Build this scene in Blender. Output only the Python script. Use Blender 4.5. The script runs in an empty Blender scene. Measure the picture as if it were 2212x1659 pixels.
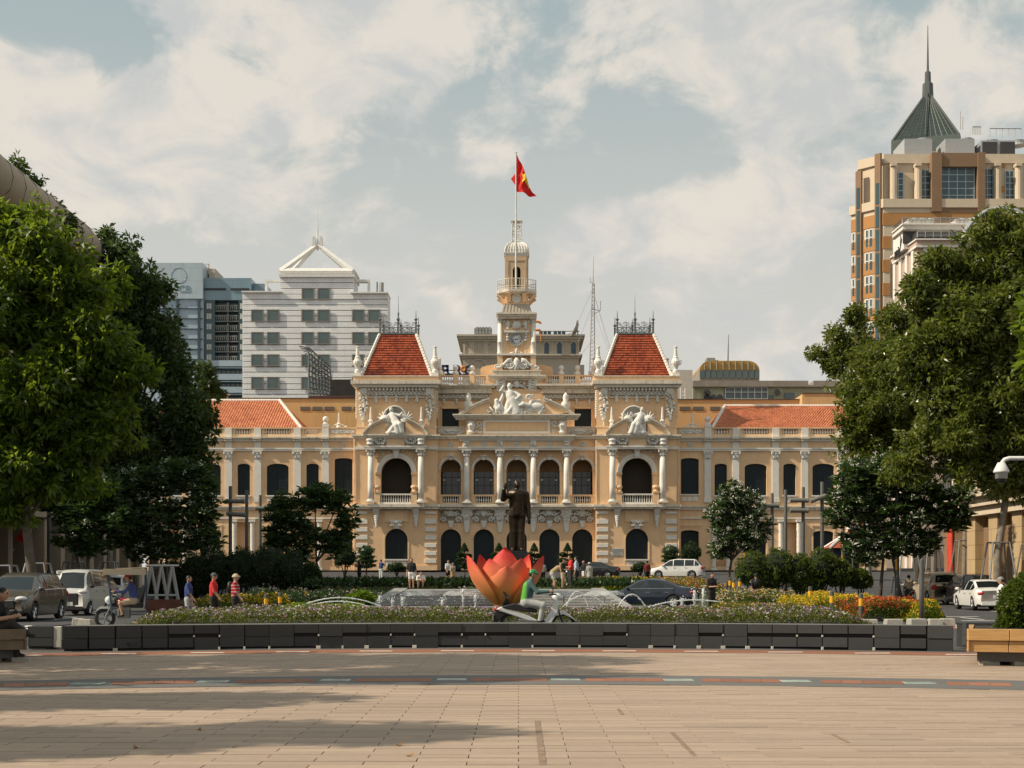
import bpy,bmesh,math,random
import numpy as np
from mathutils import Vector,Matrix,noise as mnoise
R=math.radians
scene=bpy.context.scene
COL=scene.collection
rng=random.Random(7)
# ------------------------------------------------------------------ camera
FP=3072.0            # focal length, in units of a 2212 px wide picture
U0,V0,EYE=1120.0,1244.0,1.57
cam_d=bpy.data.cameras.new('camera')
cam_d.sensor_width=36.0
cam_d.lens=FP/2212.0*36.0
cam_d.shift_x= -(U0 - 1106.0)/2212.0
cam_d.shift_y=(V0 - 829.5)/2212.0
cam_d.clip_start=0.5
cam_d.clip_end=5000
cam=bpy.data.objects.new('camera',cam_d)
COL.objects.link(cam)
cam.location=(0,0,EYE)
cam.rotation_euler=(R(90),0,0)
scene.camera=cam
# ------------------------------------------------------------------ sun and sky
SUN_EL=40.0
SUN_FRONT=13.0        # degrees by which the sun stands on the camera's side of the facade plane
to_sun=Vector((-math.cos(R(SUN_FRONT))*math.cos(R(SUN_EL)), -math.sin(R(SUN_FRONT))*math.cos(R(SUN_EL)),math.sin(R(SUN_EL))))
sun_d=bpy.data.lights.new('sun','SUN')
sun_d.energy=4.6
sun_d.angle=R(0.6)
sun_d.color=(1.0,0.88,0.70)
sun=bpy.data.objects.new('sun',sun_d)
COL.objects.link(sun)
sun.rotation_euler=to_sun.to_track_quat('Z','Y').to_euler()
world=bpy.data.worlds.new('World')
scene.world=world
world.use_nodes=True
wn,wl=world.node_tree.nodes,world.node_tree.links
wn.clear()
w_out=wn.new('ShaderNodeOutputWorld')
w_bg=wn.new('ShaderNodeBackground')
w_bg.inputs['Strength'].default_value=0.15
w_sky=wn.new('ShaderNodeTexSky')
w_sky.sky_type='NISHITA'
w_sky.sun_disc=False
w_sky.sun_elevation=R(SUN_EL)
w_sky.sun_rotation=math.atan2(to_sun.x,to_sun.y)
w_sky.air_density=1.0
w_sky.dust_density=2.2
w_sky.ozone_density=1.0
w_tc=wn.new('ShaderNodeTexCoord')
def wmath(op,a,b=None,c=None):
 n=wn.new('ShaderNodeMath');n.operation=op
 for i,x in enumerate((a,b,c)):
  if x is None:continue
  if isinstance(x,(int,float)):n.inputs[i].default_value=x
  else:wl.new(x,n.inputs[i])
 return n.outputs[0]
def wnoise(scale,detail,rough,loc,sc=(1,1,1),dist=0.0):
 m=wn.new('ShaderNodeMapping')
 m.inputs['Location'].default_value=loc
 m.inputs['Scale'].default_value=sc
 wl.new(w_tc.outputs['Generated'],m.inputs['Vector'])
 n=wn.new('ShaderNodeTexNoise')
 n.inputs['Scale'].default_value=scale
 n.inputs['Detail'].default_value=detail
 n.inputs['Roughness'].default_value=rough
 n.inputs['Distortion'].default_value=dist
 wl.new(m.outputs[0],n.inputs['Vector'])
 return n.outputs['Fac']
def wramp(fac,stops):
 r=wn.new('ShaderNodeValToRGB')
 r.color_ramp.interpolation='EASE'
 while len(r.color_ramp.elements) < len(stops):r.color_ramp.elements.new(0.5)
 for e,(p,c) in zip(r.color_ramp.elements,stops):
  e.position=p
  e.color=(c,c,c,1) if isinstance(c,(int,float)) else (*c,1)
 wl.new(fac,r.inputs[0])
 return r.outputs[0]
def wmix(fac,a,b):
 n=wn.new('ShaderNodeMix');n.data_type='RGBA'
 if isinstance(fac,(int,float)):n.inputs[0].default_value=fac
 else:wl.new(fac,n.inputs[0])
 for i,x in ((6,a),(7,b)):
  if isinstance(x,tuple):n.inputs[i].default_value=(*x,1)
  else:wl.new(x,n.inputs[i])
 return n.outputs[2]
# cumulus in the same style all round; soft banks where the view shows them
sep=wn.new('ShaderNodeSeparateXYZ');wl.new(w_tc.outputs['Generated'],sep.inputs[0])
wu=wmath('DIVIDE',sep.outputs['X'],sep.outputs['Y']);wv=wmath('DIVIDE',sep.outputs['Z'],sep.outputs['Y'])
cl_big=wnoise(3.1,2.0,0.5,(0.30,0.15,0.55),(1,1,1.5))
cl_fine=wnoise(11.0,12.0,0.60,(1.7,0.4,0.2),(1,1,1.5),0.35)
cl_d=wmath('ADD',wmath('MULTIPLY',cl_big,0.30),wmath('MULTIPLY',cl_fine,0.70))
for (u,v,ru,rv,amp) in ((300,260,330,130,0.15),(760,100,280,110,0.17),(660,240,150,80,0.09),(1680,110,270,130,0.19),(1580,440,280,110,0.19),(1750,260,130,80,0.07),(1380,480,160,70,0.12),(1080,340,90,40,0.09),(1230,150,160,200, -0.07),(150,40,260,80, -0.10),(450,400,200,90,0.06),(1460,330,120,120, -0.06)):
 e=wmath('ADD',wmath('POWER',wmath('DIVIDE',wmath('SUBTRACT',wu,(u-U0)/FP),ru/FP),2.0),wmath('POWER',wmath('DIVIDE',wmath('SUBTRACT',wv,(V0-v)/FP),rv/FP),2.0))
 cl_d=wmath('ADD',cl_d,wmath('MULTIPLY',wmath('EXPONENT',wmath('MULTIPLY',e, -1.0)),amp))
cl_mask=wramp(cl_d,[(0.45,0.0),(0.565,1.0)])
cl_shade=wramp(wnoise(13.0,9.0,0.60,(3.1,0.2,0.9),(1,1,1.5),0.5),[(0.36,0.0),(0.60,1.0)])
cl_col=wmix(cl_shade,(3.65,3.68,3.62),(4.95,4.55,4.02))
haze_f=wramp(sep.outputs['Z'],[(0.13,1.0),(0.43,0.0)])
sky_t=wn.new('ShaderNodeMix');sky_t.data_type='RGBA';sky_t.blend_type='MULTIPLY'
sky_t.inputs[0].default_value=1.0
wl.new(w_sky.outputs[0],sky_t.inputs[6]);sky_t.inputs[7].default_value=(0.62,0.66,0.60,1)
sky_c=wmix(0.8,sky_t.outputs[2],(2.45,3.0,3.0))
base=wmix(wmath('MULTIPLY',haze_f,0.92),sky_c,(4.0,3.88,3.6))
final=wmix(wmath('MULTIPLY',cl_mask,0.85),base,cl_col)
wl.new(final,w_bg.inputs['Color'])
wl.new(w_bg.outputs[0],w_out.inputs['Surface'])
scene.view_settings.view_transform='Standard'
scene.view_settings.look='None'
scene.view_settings.exposure=0.14
scene.view_settings.gamma=1.0
scene.view_settings.use_curve_mapping=False
scene.render.engine='CYCLES'
scene.cycles.use_denoising=True
scene.cycles.max_bounces=6
scene.cycles.diffuse_bounces=3
scene.cycles.glossy_bounces=2
scene.cycles.transmission_bounces=3
scene.cycles.transparent_max_bounces=6
scene.cycles.caustics_reflective=False
scene.cycles.caustics_refractive=False
# ------------------------------------------------------------------ helpers
def P(u,v,Y):
 """A point of the place at distance Y whose picture position is (u, v)."""
 return Vector(((u - U0)*Y/FP,Y,EYE+(V0 - v)*Y/FP))
def X_(u,Y):return (u - U0)*Y/FP
def Z_(v,Y):return EYE+(V0 - v)*Y/FP
def zg(y):
 """Height of the ground: flat square, then a gentle rise to the town hall."""
 t=y - 82.0
 return 0.0 if t <=0 else (t*t/12*0.037 if t < 6 else 0.037*(t - 3.0))
class MB:
 def __init__(s):s.v=[];s.f=[];s.mi=[];s.cur=0
 def add(s,vs,fs,M=None):
  b=len(s.v)
  if M is not None:vs=[tuple(M @ Vector(p)) for p in vs]
  s.v.extend(tuple(p) for p in vs)
  s.f.extend(tuple(i+b for i in f) for f in fs)
  s.mi.extend([s.cur]*len(fs))
  return s
 def box(s,x0,x1,y0,y1,z0,z1,M=None):
  if x0 > x1:x0,x1=x1,x0
  if y0 > y1:y0,y1=y1,y0
  if z0 > z1:z0,z1=z1,z0
  v=[(x0,y0,z0),(x1,y0,z0),(x1,y1,z0),(x0,y1,z0),(x0,y0,z1),(x1,y0,z1),(x1,y1,z1),(x0,y1,z1)]
  f=[(3,2,1,0),(4,5,6,7),(0,1,5,4),(1,2,6,5),(2,3,7,6),(3,0,4,7)]
  return s.add(v,f,M)
 def frustum(s,b,t,z0,z1,M=None):
  """b, t: (x0,x1,y0,y1) at z0 and z1"""
  v=[(b[0],b[2],z0),(b[1],b[2],z0),(b[1],b[3],z0),(b[0],b[3],z0),(t[0],t[2],z1),(t[1],t[2],z1),(t[1],t[3],z1),(t[0],t[3],z1)]
  f=[(3,2,1,0),(4,5,6,7),(0,1,5,4),(1,2,6,5),(2,3,7,6),(3,0,4,7)]
  return s.add(v,f,M)
 def prism(s,pts,y0,y1,M=None):
  """polygon in x,z extruded along y"""
  n=len(pts)
  v=[(p[0],y0,p[1]) for p in pts]+[(p[0],y1,p[1]) for p in pts]
  f=[tuple(range(n)),tuple(range(2*n-1,n-1, -1))]
  for i in range(n):
   j=(i+1) % n
   f.append((i,i+n,j+n,j))
  return s.add(v,f,M)
 def lathe(s,prof,cx=0,cy=0,cz=0,n=12,M=None,cap=True):
  """prof: list of (r, z)"""
  v=[];f=[]
  for r,z in prof:
   for k in range(n):
    a=2*math.pi*k/n
    v.append((cx+r*math.cos(a),cy+r*math.sin(a),cz+z))
  for i in range(len(prof)-1):
   for k in range(n):
    k2=(k+1) % n
    f.append((i*n+k,i*n+k2,(i+1)*n+k2,(i+1)*n+k))
  if cap:
   f.append(tuple(range(n-1, -1, -1)))
   m=(len(prof)-1)*n
   f.append(tuple(range(m,m+n)))
  return s.add(v,f,M)
 def tube(s,path,r,n=6,cap=True,M=None):
  """path: points; r: radius or list of radii"""
  pts=[Vector(p) for p in path]
  rs=r if isinstance(r,(list,tuple)) else [r]*len(pts)
  v=[];f=[]
  ref=None
  for i,p in enumerate(pts):
   a=pts[max(0,i-1)];b=pts[min(len(pts)-1,i+1)]
   d=(b - a)
   if d.length < 1e-9:d=Vector((0,0,1))
   d.normalize()
   if ref is None:
    ref=Vector((0,0,1)) if abs(d.z) < 0.9 else Vector((1,0,0))
   x=d.cross(ref)
   if x.length < 1e-4:
    ref=Vector((1,0,0)) if abs(d.x) < 0.9 else Vector((0,1,0));x=d.cross(ref)
   x.normalize();y=x.cross(d);y.normalize();ref=y
   for k in range(n):
    t=2*math.pi*k/n
    v.append(tuple(p+rs[i]*(math.cos(t)*x+math.sin(t)*y)))
  for i in range(len(pts)-1):
   for k in range(n):
    k2=(k+1) % n
    f.append((i*n+k,(i+1)*n+k,(i+1)*n+k2,i*n+k2))
  if cap:
   f.append(tuple(range(n)))
   m=(len(pts)-1)*n
   f.append(tuple(range(m+n-1,m-1, -1)))
  return s.add(v,f,M)
 def ball(s,c,r,nu=8,nv=5,M=None):
  rx,ry,rz=r if isinstance(r,(list,tuple)) else (r,r,r)
  v=[(c[0],c[1],c[2]-rz)];f=[]
  for i in range(1,nv):
   ph= -math.pi/2+math.pi*i/nv
   for k in range(nu):
    a=2*math.pi*k/nu
    v.append((c[0]+rx*math.cos(ph)*math.cos(a),c[1]+ry*math.cos(ph)*math.sin(a),c[2]+rz*math.sin(ph)))
  v.append((c[0],c[1],c[2]+rz));top=len(v)-1
  for k in range(nu):
   k2=(k+1) % nu
   f.append((0,1+k2,1+k))
   f.append((top,1+(nv-2)*nu+k,1+(nv-2)*nu+k2))
   for i in range(nv-2):
    f.append((1+i*nu+k,1+i*nu+k2,1+(i+1)*nu+k2,1+(i+1)*nu+k))
  return s.add(v,f,M)
 def spiral(s,c,r0,turns,hand,w,y0,dep=None,start=0.0,n=22):
  """a scroll in the x,z plane"""
  pts=[];rs=[]
  for i in range(n):
   t=i/(n-1)
   a=start+hand*turns*2*math.pi*t
   rr=r0*(1 - 0.86*t)
   pts.append((c[0]+rr*math.cos(a),y0,c[1]+rr*math.sin(a)))
   rs.append(w*(1-0.45*t))
  return s.tube(pts,rs,6)
 def build(s,name,mat,parent=None,smooth=False,bevel=0,auto=None):
  return mesh_obj(name,s.v,s.f,mat,parent,smooth,s.mi if isinstance(mat,(list,tuple)) else None,bevel)
def mesh_obj(name,verts,faces,mat,parent=None,smooth=False,mi=None,bevel=0):
 me=bpy.data.meshes.new(name)
 me.from_pydata(verts,[],faces)
 mats=mat if isinstance(mat,(list,tuple)) else [mat]
 for m in mats:me.materials.append(m)
 if mi is not None:me.polygons.foreach_set('material_index',mi)
 if smooth:me.polygons.foreach_set('use_smooth',[True]*len(me.polygons))
 me.update()
 o=bpy.data.objects.new(name,me)
 COL.objects.link(o)
 if parent is not None:o.parent=parent
 if bevel:
  b=o.modifiers.new('bevel','BEVEL');b.width=bevel;b.segments=1;b.limit_method='ANGLE';b.angle_limit=R(40)
 return o
def np_mesh(name,V,F,mat,parent=None,smooth=False,mi=None):
 """fast mesh from numpy arrays; F is (m,3) or (m,4)"""
 me=bpy.data.meshes.new(name)
 k=F.shape[1]
 me.vertices.add(len(V));me.vertices.foreach_set('co',np.ascontiguousarray(V,dtype=np.float32).ravel())
 me.loops.add(len(F)*k);me.loops.foreach_set('vertex_index',np.ascontiguousarray(F,dtype=np.int32).ravel())
 me.polygons.add(len(F));me.polygons.foreach_set('loop_start',np.arange(0,len(F)*k,k,dtype=np.int32))
 mats=mat if isinstance(mat,(list,tuple)) else [mat]
 for m in mats:me.materials.append(m)
 if mi is not None:me.polygons.foreach_set('material_index',np.asarray(mi,dtype=np.int32))
 if smooth:me.polygons.foreach_set('use_smooth',np.ones(len(F),dtype=bool))
 me.update(calc_edges=True);me.validate()
 o=bpy.data.objects.new(name,me);COL.objects.link(o)
 if parent is not None:o.parent=parent
 return o
def empty(name,loc=(0,0,0),rz=0.0,sc=1.0,parent=None):
 o=bpy.data.objects.new(name,None);COL.objects.link(o)
 o.location=loc;o.rotation_euler=(0,0,rz);o.scale=(sc,sc,sc)
 o.empty_display_size=0.2
 if parent is not None:o.parent=parent
 return o
def tag(o,label=None,cat=None,group=None,kind=None):
 if label:o['label']=label
 if cat:o['category']=cat
 if group:o['group']=group
 if kind:o['kind']=kind
 return o
def copy_tree(o,parent=None):
 c=o.copy();COL.objects.link(c);c.parent=parent
 for ch in o.children:copy_tree(ch,c)
 return c
def text_mesh(name,body,size,mat,parent=None,M=None,align='CENTER',depth=0.004,bold=0.0):
 cu=bpy.data.curves.new(name,'FONT');cu.body=body;cu.size=size
 cu.align_x=align;cu.align_y='CENTER';cu.extrude=depth;cu.resolution_u=2;cu.offset=bold
 t=bpy.data.objects.new(name,cu);COL.objects.link(t)
 dg=bpy.context.evaluated_depsgraph_get()
 me=bpy.data.meshes.new_from_object(t.evaluated_get(dg))
 bpy.data.objects.remove(t);bpy.data.curves.remove(cu)
 me.materials.clear();me.materials.append(mat)
 if M is not None:me.transform(M)
 o=bpy.data.objects.new(name,me);COL.objects.link(o)
 if parent is not None:o.parent=parent
 return o
FRONT=Matrix.Rotation(R(90),4,'X')      # text facing the camera (-Y)
# ------------------------------------------------------------------ materials
MATS={}
def M(name,col,rough=0.6,metal=0.0,var=0.12,scale=2.0,bump=0.0,bscale=30.0,spec=0.4,coat=0.0,streak=0.0,dirt=None,dirt_amt=0.0,emit=0.0,trans=0.0,alpha=1.0,stretch=(1,1,1),objc=False):
 if name in MATS:return MATS[name]
 m=bpy.data.materials.new(name);m.use_nodes=True
 nt=m.node_tree;N,L=nt.nodes,nt.links
 bs=N['Principled BSDF']
 bs.inputs['Roughness'].default_value=rough
 bs.inputs['Metallic'].default_value=metal
 bs.inputs['Specular IOR Level'].default_value=spec
 bs.inputs['Coat Weight'].default_value=coat
 bs.inputs['Coat Roughness'].default_value=0.05
 bs.inputs['Base Color'].default_value=(*col,1)
 bs.inputs['Alpha'].default_value=alpha
 geo=N.new('ShaderNodeNewGeometry');posn=geo.outputs['Position']
 if objc:
  tc=N.new('ShaderNodeTexCoord');posn=tc.outputs['Object']
 mp=N.new('ShaderNodeMapping');mp.inputs['Scale'].default_value=stretch
 L.new(posn,mp.inputs['Vector']);pos=mp.outputs[0]
 cur=None
 if var > 0:
  n=N.new('ShaderNodeTexNoise');n.inputs['Scale'].default_value=scale;n.inputs['Detail'].default_value=6;n.inputs['Roughness'].default_value=0.65
  L.new(pos,n.inputs['Vector'])
  mr=N.new('ShaderNodeMapRange');mr.inputs[1].default_value=0.25;mr.inputs[2].default_value=0.75
  mr.inputs[3].default_value=1 - var;mr.inputs[4].default_value=1+var
  L.new(n.outputs['Fac'],mr.inputs[0])
  mx=N.new('ShaderNodeVectorMath');mx.operation='SCALE';mx.inputs[0].default_value=col
  L.new(mr.outputs[0],mx.inputs['Scale']);cur=mx.outputs[0]
  rr=N.new('ShaderNodeMapRange');rr.inputs[3].default_value=max(0.02,rough - 0.12*min(1,var*5));rr.inputs[4].default_value=min(1,rough+0.12*min(1,var*5))
  L.new(n.outputs['Fac'],rr.inputs[0]);L.new(rr.outputs[0],bs.inputs['Roughness'])
 if dirt_amt > 0 or streak > 0:
  n2=N.new('ShaderNodeTexNoise');n2.inputs['Scale'].default_value=1.0;n2.inputs['Detail'].default_value=8;n2.inputs['Roughness'].default_value=0.72
  m2=N.new('ShaderNodeMapping');m2.inputs['Scale'].default_value=(3.2,3.2,0.45) if streak > 0 else (1.6,1.6,1.6)
  L.new(posn,m2.inputs['Vector']);L.new(m2.outputs[0],n2.inputs['Vector'])
  r2=N.new('ShaderNodeMapRange');r2.inputs[1].default_value=0.52;r2.inputs[2].default_value=0.74;r2.inputs[3].default_value=0;r2.inputs[4].default_value=max(dirt_amt,streak)
  L.new(n2.outputs['Fac'],r2.inputs[0])
  mm=N.new('ShaderNodeMix');mm.data_type='RGBA'
  L.new(r2.outputs[0],mm.inputs[0])
  if cur is not None:L.new(cur,mm.inputs[6])
  else:mm.inputs[6].default_value=(*col,1)
  d=dirt or tuple(c*0.45 for c in col)
  mm.inputs[7].default_value=(*d,1);cur=mm.outputs[2]
 if cur is not None:L.new(cur,bs.inputs['Base Color'])
 if bump > 0:
  nb=N.new('ShaderNodeTexNoise');nb.inputs['Scale'].default_value=bscale;nb.inputs['Detail'].default_value=4
  L.new(pos,nb.inputs['Vector'])
  b=N.new('ShaderNodeBump');b.inputs['Strength'].default_value=bump;b.inputs['Distance'].default_value=0.02
  L.new(nb.outputs['Fac'],b.inputs['Height']);L.new(b.outputs[0],bs.inputs['Normal'])
 if emit > 0:
  bs.inputs['Emission Color'].default_value=(*col,1);bs.inputs['Emission Strength'].default_value=emit
 if trans > 0:
  out=N['Material Output']
  tb=N.new('ShaderNodeBsdfTranslucent');tb.inputs['Color'].default_value=(*[min(1,c*1.6) for c in col],1)
  ms=N.new('ShaderNodeMixShader');ms.inputs[0].default_value=trans
  L.new(bs.outputs[0],ms.inputs[1]);L.new(tb.outputs[0],ms.inputs[2]);L.new(ms.outputs[0],out.inputs['Surface'])
 MATS[name]=m
 return m
def leaf_mat(name,c1,c2,tr=(0.18,0.30,0.03),trans=0.35,rough=0.45,scale=1.3):
 """foliage: colour varies from leaf to leaf and from clump to clump"""
 if name in MATS:return MATS[name]
 m=bpy.data.materials.new(name);m.use_nodes=True
 N,L=m.node_tree.nodes,m.node_tree.links
 bs=N['Principled BSDF'];bs.inputs['Roughness'].default_value=rough;bs.inputs['Specular IOR Level'].default_value=0.35
 geo=N.new('ShaderNodeNewGeometry')
 n=N.new('ShaderNodeTexNoise');n.inputs['Scale'].default_value=scale;n.inputs['Detail'].default_value=3
 L.new(geo.outputs['Position'],n.inputs['Vector'])
 ad=N.new('ShaderNodeMath');ad.operation='ADD'
 ml=N.new('ShaderNodeMath');ml.operation='MULTIPLY';ml.inputs[1].default_value=0.55
 L.new(geo.outputs['Random Per Island'],ml.inputs[0])
 L.new(n.outputs['Fac'],ad.inputs[0]);L.new(ml.outputs[0],ad.inputs[1])
 mr=N.new('ShaderNodeMapRange');mr.inputs[1].default_value=0.42;mr.inputs[2].default_value=1.12
 L.new(ad.outputs[0],mr.inputs[0])
 mx=N.new('ShaderNodeMix');mx.data_type='RGBA'
 L.new(mr.outputs[0],mx.inputs[0]);mx.inputs[6].default_value=(*c1,1);mx.inputs[7].default_value=(*c2,1)
 L.new(mx.outputs[2],bs.inputs['Base Color'])
 tb=N.new('ShaderNodeBsdfTranslucent')
 m2=N.new('ShaderNodeMix');m2.data_type='RGBA';L.new(mr.outputs[0],m2.inputs[0])
 m2.inputs[6].default_value=(*[c*0.55 for c in tr],1);m2.inputs[7].default_value=(*tr,1)
 L.new(m2.outputs[2],tb.inputs['Color'])
 ms=N.new('ShaderNodeMixShader');ms.inputs[0].default_value=trans
 L.new(bs.outputs[0],ms.inputs[1]);L.new(tb.outputs[0],ms.inputs[2]);L.new(ms.outputs[0],N['Material Output'].inputs['Surface'])
 MATS[name]=m
 return m
PLASTER=M('ochre_plaster',(0.79,0.535,0.32),0.85,var=0.10,scale=0.7,bump=0.06,bscale=18,streak=0.34,dirt=(0.42,0.30,0.18),spec=0.15)
PLASTER2=M('ochre_plaster_trim',(0.80,0.555,0.34),0.85,var=0.10,scale=0.9,bump=0.05,streak=0.35,dirt=(0.30,0.22,0.14),spec=0.15)
WHITE=M('white_stucco',(0.76,0.72,0.65),0.8,var=0.08,scale=1.4,bump=0.05,bscale=22,streak=0.20,dirt=(0.40,0.37,0.32),spec=0.15)
LEDGE=M('weathered_ledge',(0.70,0.63,0.52),0.85,var=0.16,scale=1.6,bump=0.08,streak=0.75,dirt=(0.13,0.12,0.10),spec=0.1)
STONE=M('sculpture_stucco',(0.72,0.70,0.65),0.8,var=0.12,scale=3.0,bump=0.12,bscale=12,dirt=(0.22,0.21,0.19),dirt_amt=0.45,spec=0.15)
RELIEF_BACK=M('grey_brown_relief_ground',(0.33,0.27,0.20),0.9,var=0.2,scale=2)  # one darker grey-brown tone behind the stucco relief
SHUT=M('dark_green_shutter',(0.012,0.020,0.024),0.5,var=0.2,scale=2.0,spec=0.3)
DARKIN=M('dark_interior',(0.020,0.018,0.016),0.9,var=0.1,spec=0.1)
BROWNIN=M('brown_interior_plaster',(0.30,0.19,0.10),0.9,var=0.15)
GLASSD=M('dark_glass',(0.015,0.022,0.028),0.08,var=0.0,spec=0.6)
IRON=M('grey_iron',(0.16,0.17,0.17),0.5,metal=0.3,var=0.2,scale=6)
# ------------------------------------------------------------------ continuous bodies: blended tapered limbs, meshed as one surface
def sdf_body(name,prims,mats,res=0.025,k=0.03,parent=None,smooth=True):
 """prims: ('c', a, b, ra, rb, mat) tapered limb | ('e', centre, (rx,ry,rz), mat[, rot]) ellipsoid"""
 lo=np.array([1e9]*3);hi= -lo
 for p in prims:
  if p[0]=='c':
   for q,r in ((p[1],p[3]),(p[2],p[4])):
    q=np.array(q);lo=np.minimum(lo,q - r);hi=np.maximum(hi,q+r)
  else:
   q=np.array(p[1]);r=max(p[2]) if len(p) > 4 and p[4] is not None else np.array(p[2]);lo=np.minimum(lo,q - r);hi=np.maximum(hi,q+r)
 lo -=2.5*res;hi+=2.5*res
 n=np.ceil((hi - lo)/res).astype(int)+1
 ax=[lo[i]+res*np.arange(n[i]) for i in range(3)]
 G=np.stack(np.meshgrid(*ax,indexing='ij'), -1)
 def dist(p,X):
  if p[0]=='c':
   a=np.array(p[1],float);b=np.array(p[2],float);d=b - a
   t=np.clip(((X - a) @ d)/max(1e-9,d @ d),0,1)
   return np.linalg.norm(X - a - t[...,None]*d,axis=-1) - (p[3]+t*(p[4] - p[3]))
  c=np.array(p[1],float);r=np.array(p[2],float);Q=X - c
  if len(p) > 4 and p[4] is not None:Q=Q @ np.array(p[4])
  k0=np.linalg.norm(Q/r,axis=-1);k1=np.linalg.norm(Q/(r*r),axis=-1)
  return k0*(k0 - 1)/np.maximum(k1,1e-9)
 D=np.full(G.shape[:3],1e3)
 best=np.full(G.shape[:3],1e3);who=np.zeros(G.shape[:3],int)
 for p in prims:
  if p[0]=='c':
   q=np.minimum(p[1],p[2]) - max(p[3],p[4]);w=np.maximum(p[1],p[2])+max(p[3],p[4])
  else:
   rr=np.array([max(p[2])]*3) if len(p) > 4 and p[4] is not None else np.array(p[2]);q=np.array(p[1]) - rr;w=np.array(p[1])+rr
  m=3*k+3*res
  i0=np.clip(np.floor((q - m - lo)/res).astype(int),0,n);i1=np.clip(np.ceil((w+m - lo)/res).astype(int)+1,0,n)
  sl=tuple(slice(a,b) for a,b in zip(i0,i1))
  d=dist(p,G[sl])
  h=np.clip(0.5+0.5*(D[sl] - d)/k,0,1)
  D[sl]=np.where(D[sl] > 900,d,D[sl]*(1-h)+d*h - k*h*(1-h))
  mi=p[5] if p[0]=='c' else p[3]
  sub=best[sl];ww=who[sl];mk=d < sub
  sub[mk]=d[mk];ww[mk]=mi
 S=D < 0
 nx,ny,nz=n
 cor=[(0,0,0),(1,0,0),(0,1,0),(1,1,0),(0,0,1),(1,0,1),(0,1,1),(1,1,1)]
 cnt=sum(S[a:nx-1+a,b:ny-1+b,c:nz-1+c].astype(int) for a,b,c in cor)
 act=(cnt > 0) & (cnt < 8)
 idx= -np.ones(act.shape,int);I,J,K=np.nonzero(act);idx[I,J,K]=np.arange(len(I))
 acc=np.zeros((len(I),3));num=np.zeros(len(I))
 edges=[(a,b) for a in range(8) for b in range(a+1,8) if sum(abs(cor[a][i]-cor[b][i]) for i in range(3))==1]
 for a,b in edges:
  ca,cb=cor[a],cor[b]
  da=D[I+ca[0],J+ca[1],K+ca[2]];db=D[I+cb[0],J+cb[1],K+cb[2]]
  m=(da < 0) !=(db < 0)
  t=np.where(m,da/np.where(m,da - db,1),0)
  pt=np.array(ca)[None]+t[:,None]*(np.array(cb) - np.array(ca))[None]
  acc[m]+=pt[m];num[m]+=1
 Vv=lo+res*(np.stack([I,J,K], -1)+acc/np.maximum(num,1)[:,None])
 mat_v=who[I,J,K]
 Fs=[]
 for axis in range(3):
  o1,o2=[(1,2),(2,0),(0,1)][axis]
  A=[slice(0,d) for d in n];Bq=list(A)
  A[axis]=slice(0,n[axis]-1);Bq[axis]=slice(1,n[axis])
  s0=S[tuple(A)];s1=S[tuple(Bq)]
  e=np.argwhere(s0 !=s1)
  e=e[(e[:,o1] > 0) & (e[:,o2] > 0) & (e[:,o1] < n[o1]-1) & (e[:,o2] < n[o2]-1)]
  if not len(e):continue
  fl=s0[tuple(e.T)]
  def cell(d1,d2):
   c=e.copy();c[:,o1] -=d1;c[:,o2] -=d2
   return idx[c[:,0],c[:,1],c[:,2]]
  q=np.stack([cell(1,1),cell(0,1),cell(0,0),cell(1,0)], -1)
  q[~fl]=q[~fl][:,::-1]
  Fs.append(q[(q >=0).all(1)])
 F=np.concatenate(Fs)
 return np_mesh(name,Vv,F,mats,parent,smooth,mi=mat_v[F[:,0]])
def rotm(axis,deg):
 return np.array(Matrix.Rotation(R(deg),3,axis))
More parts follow.
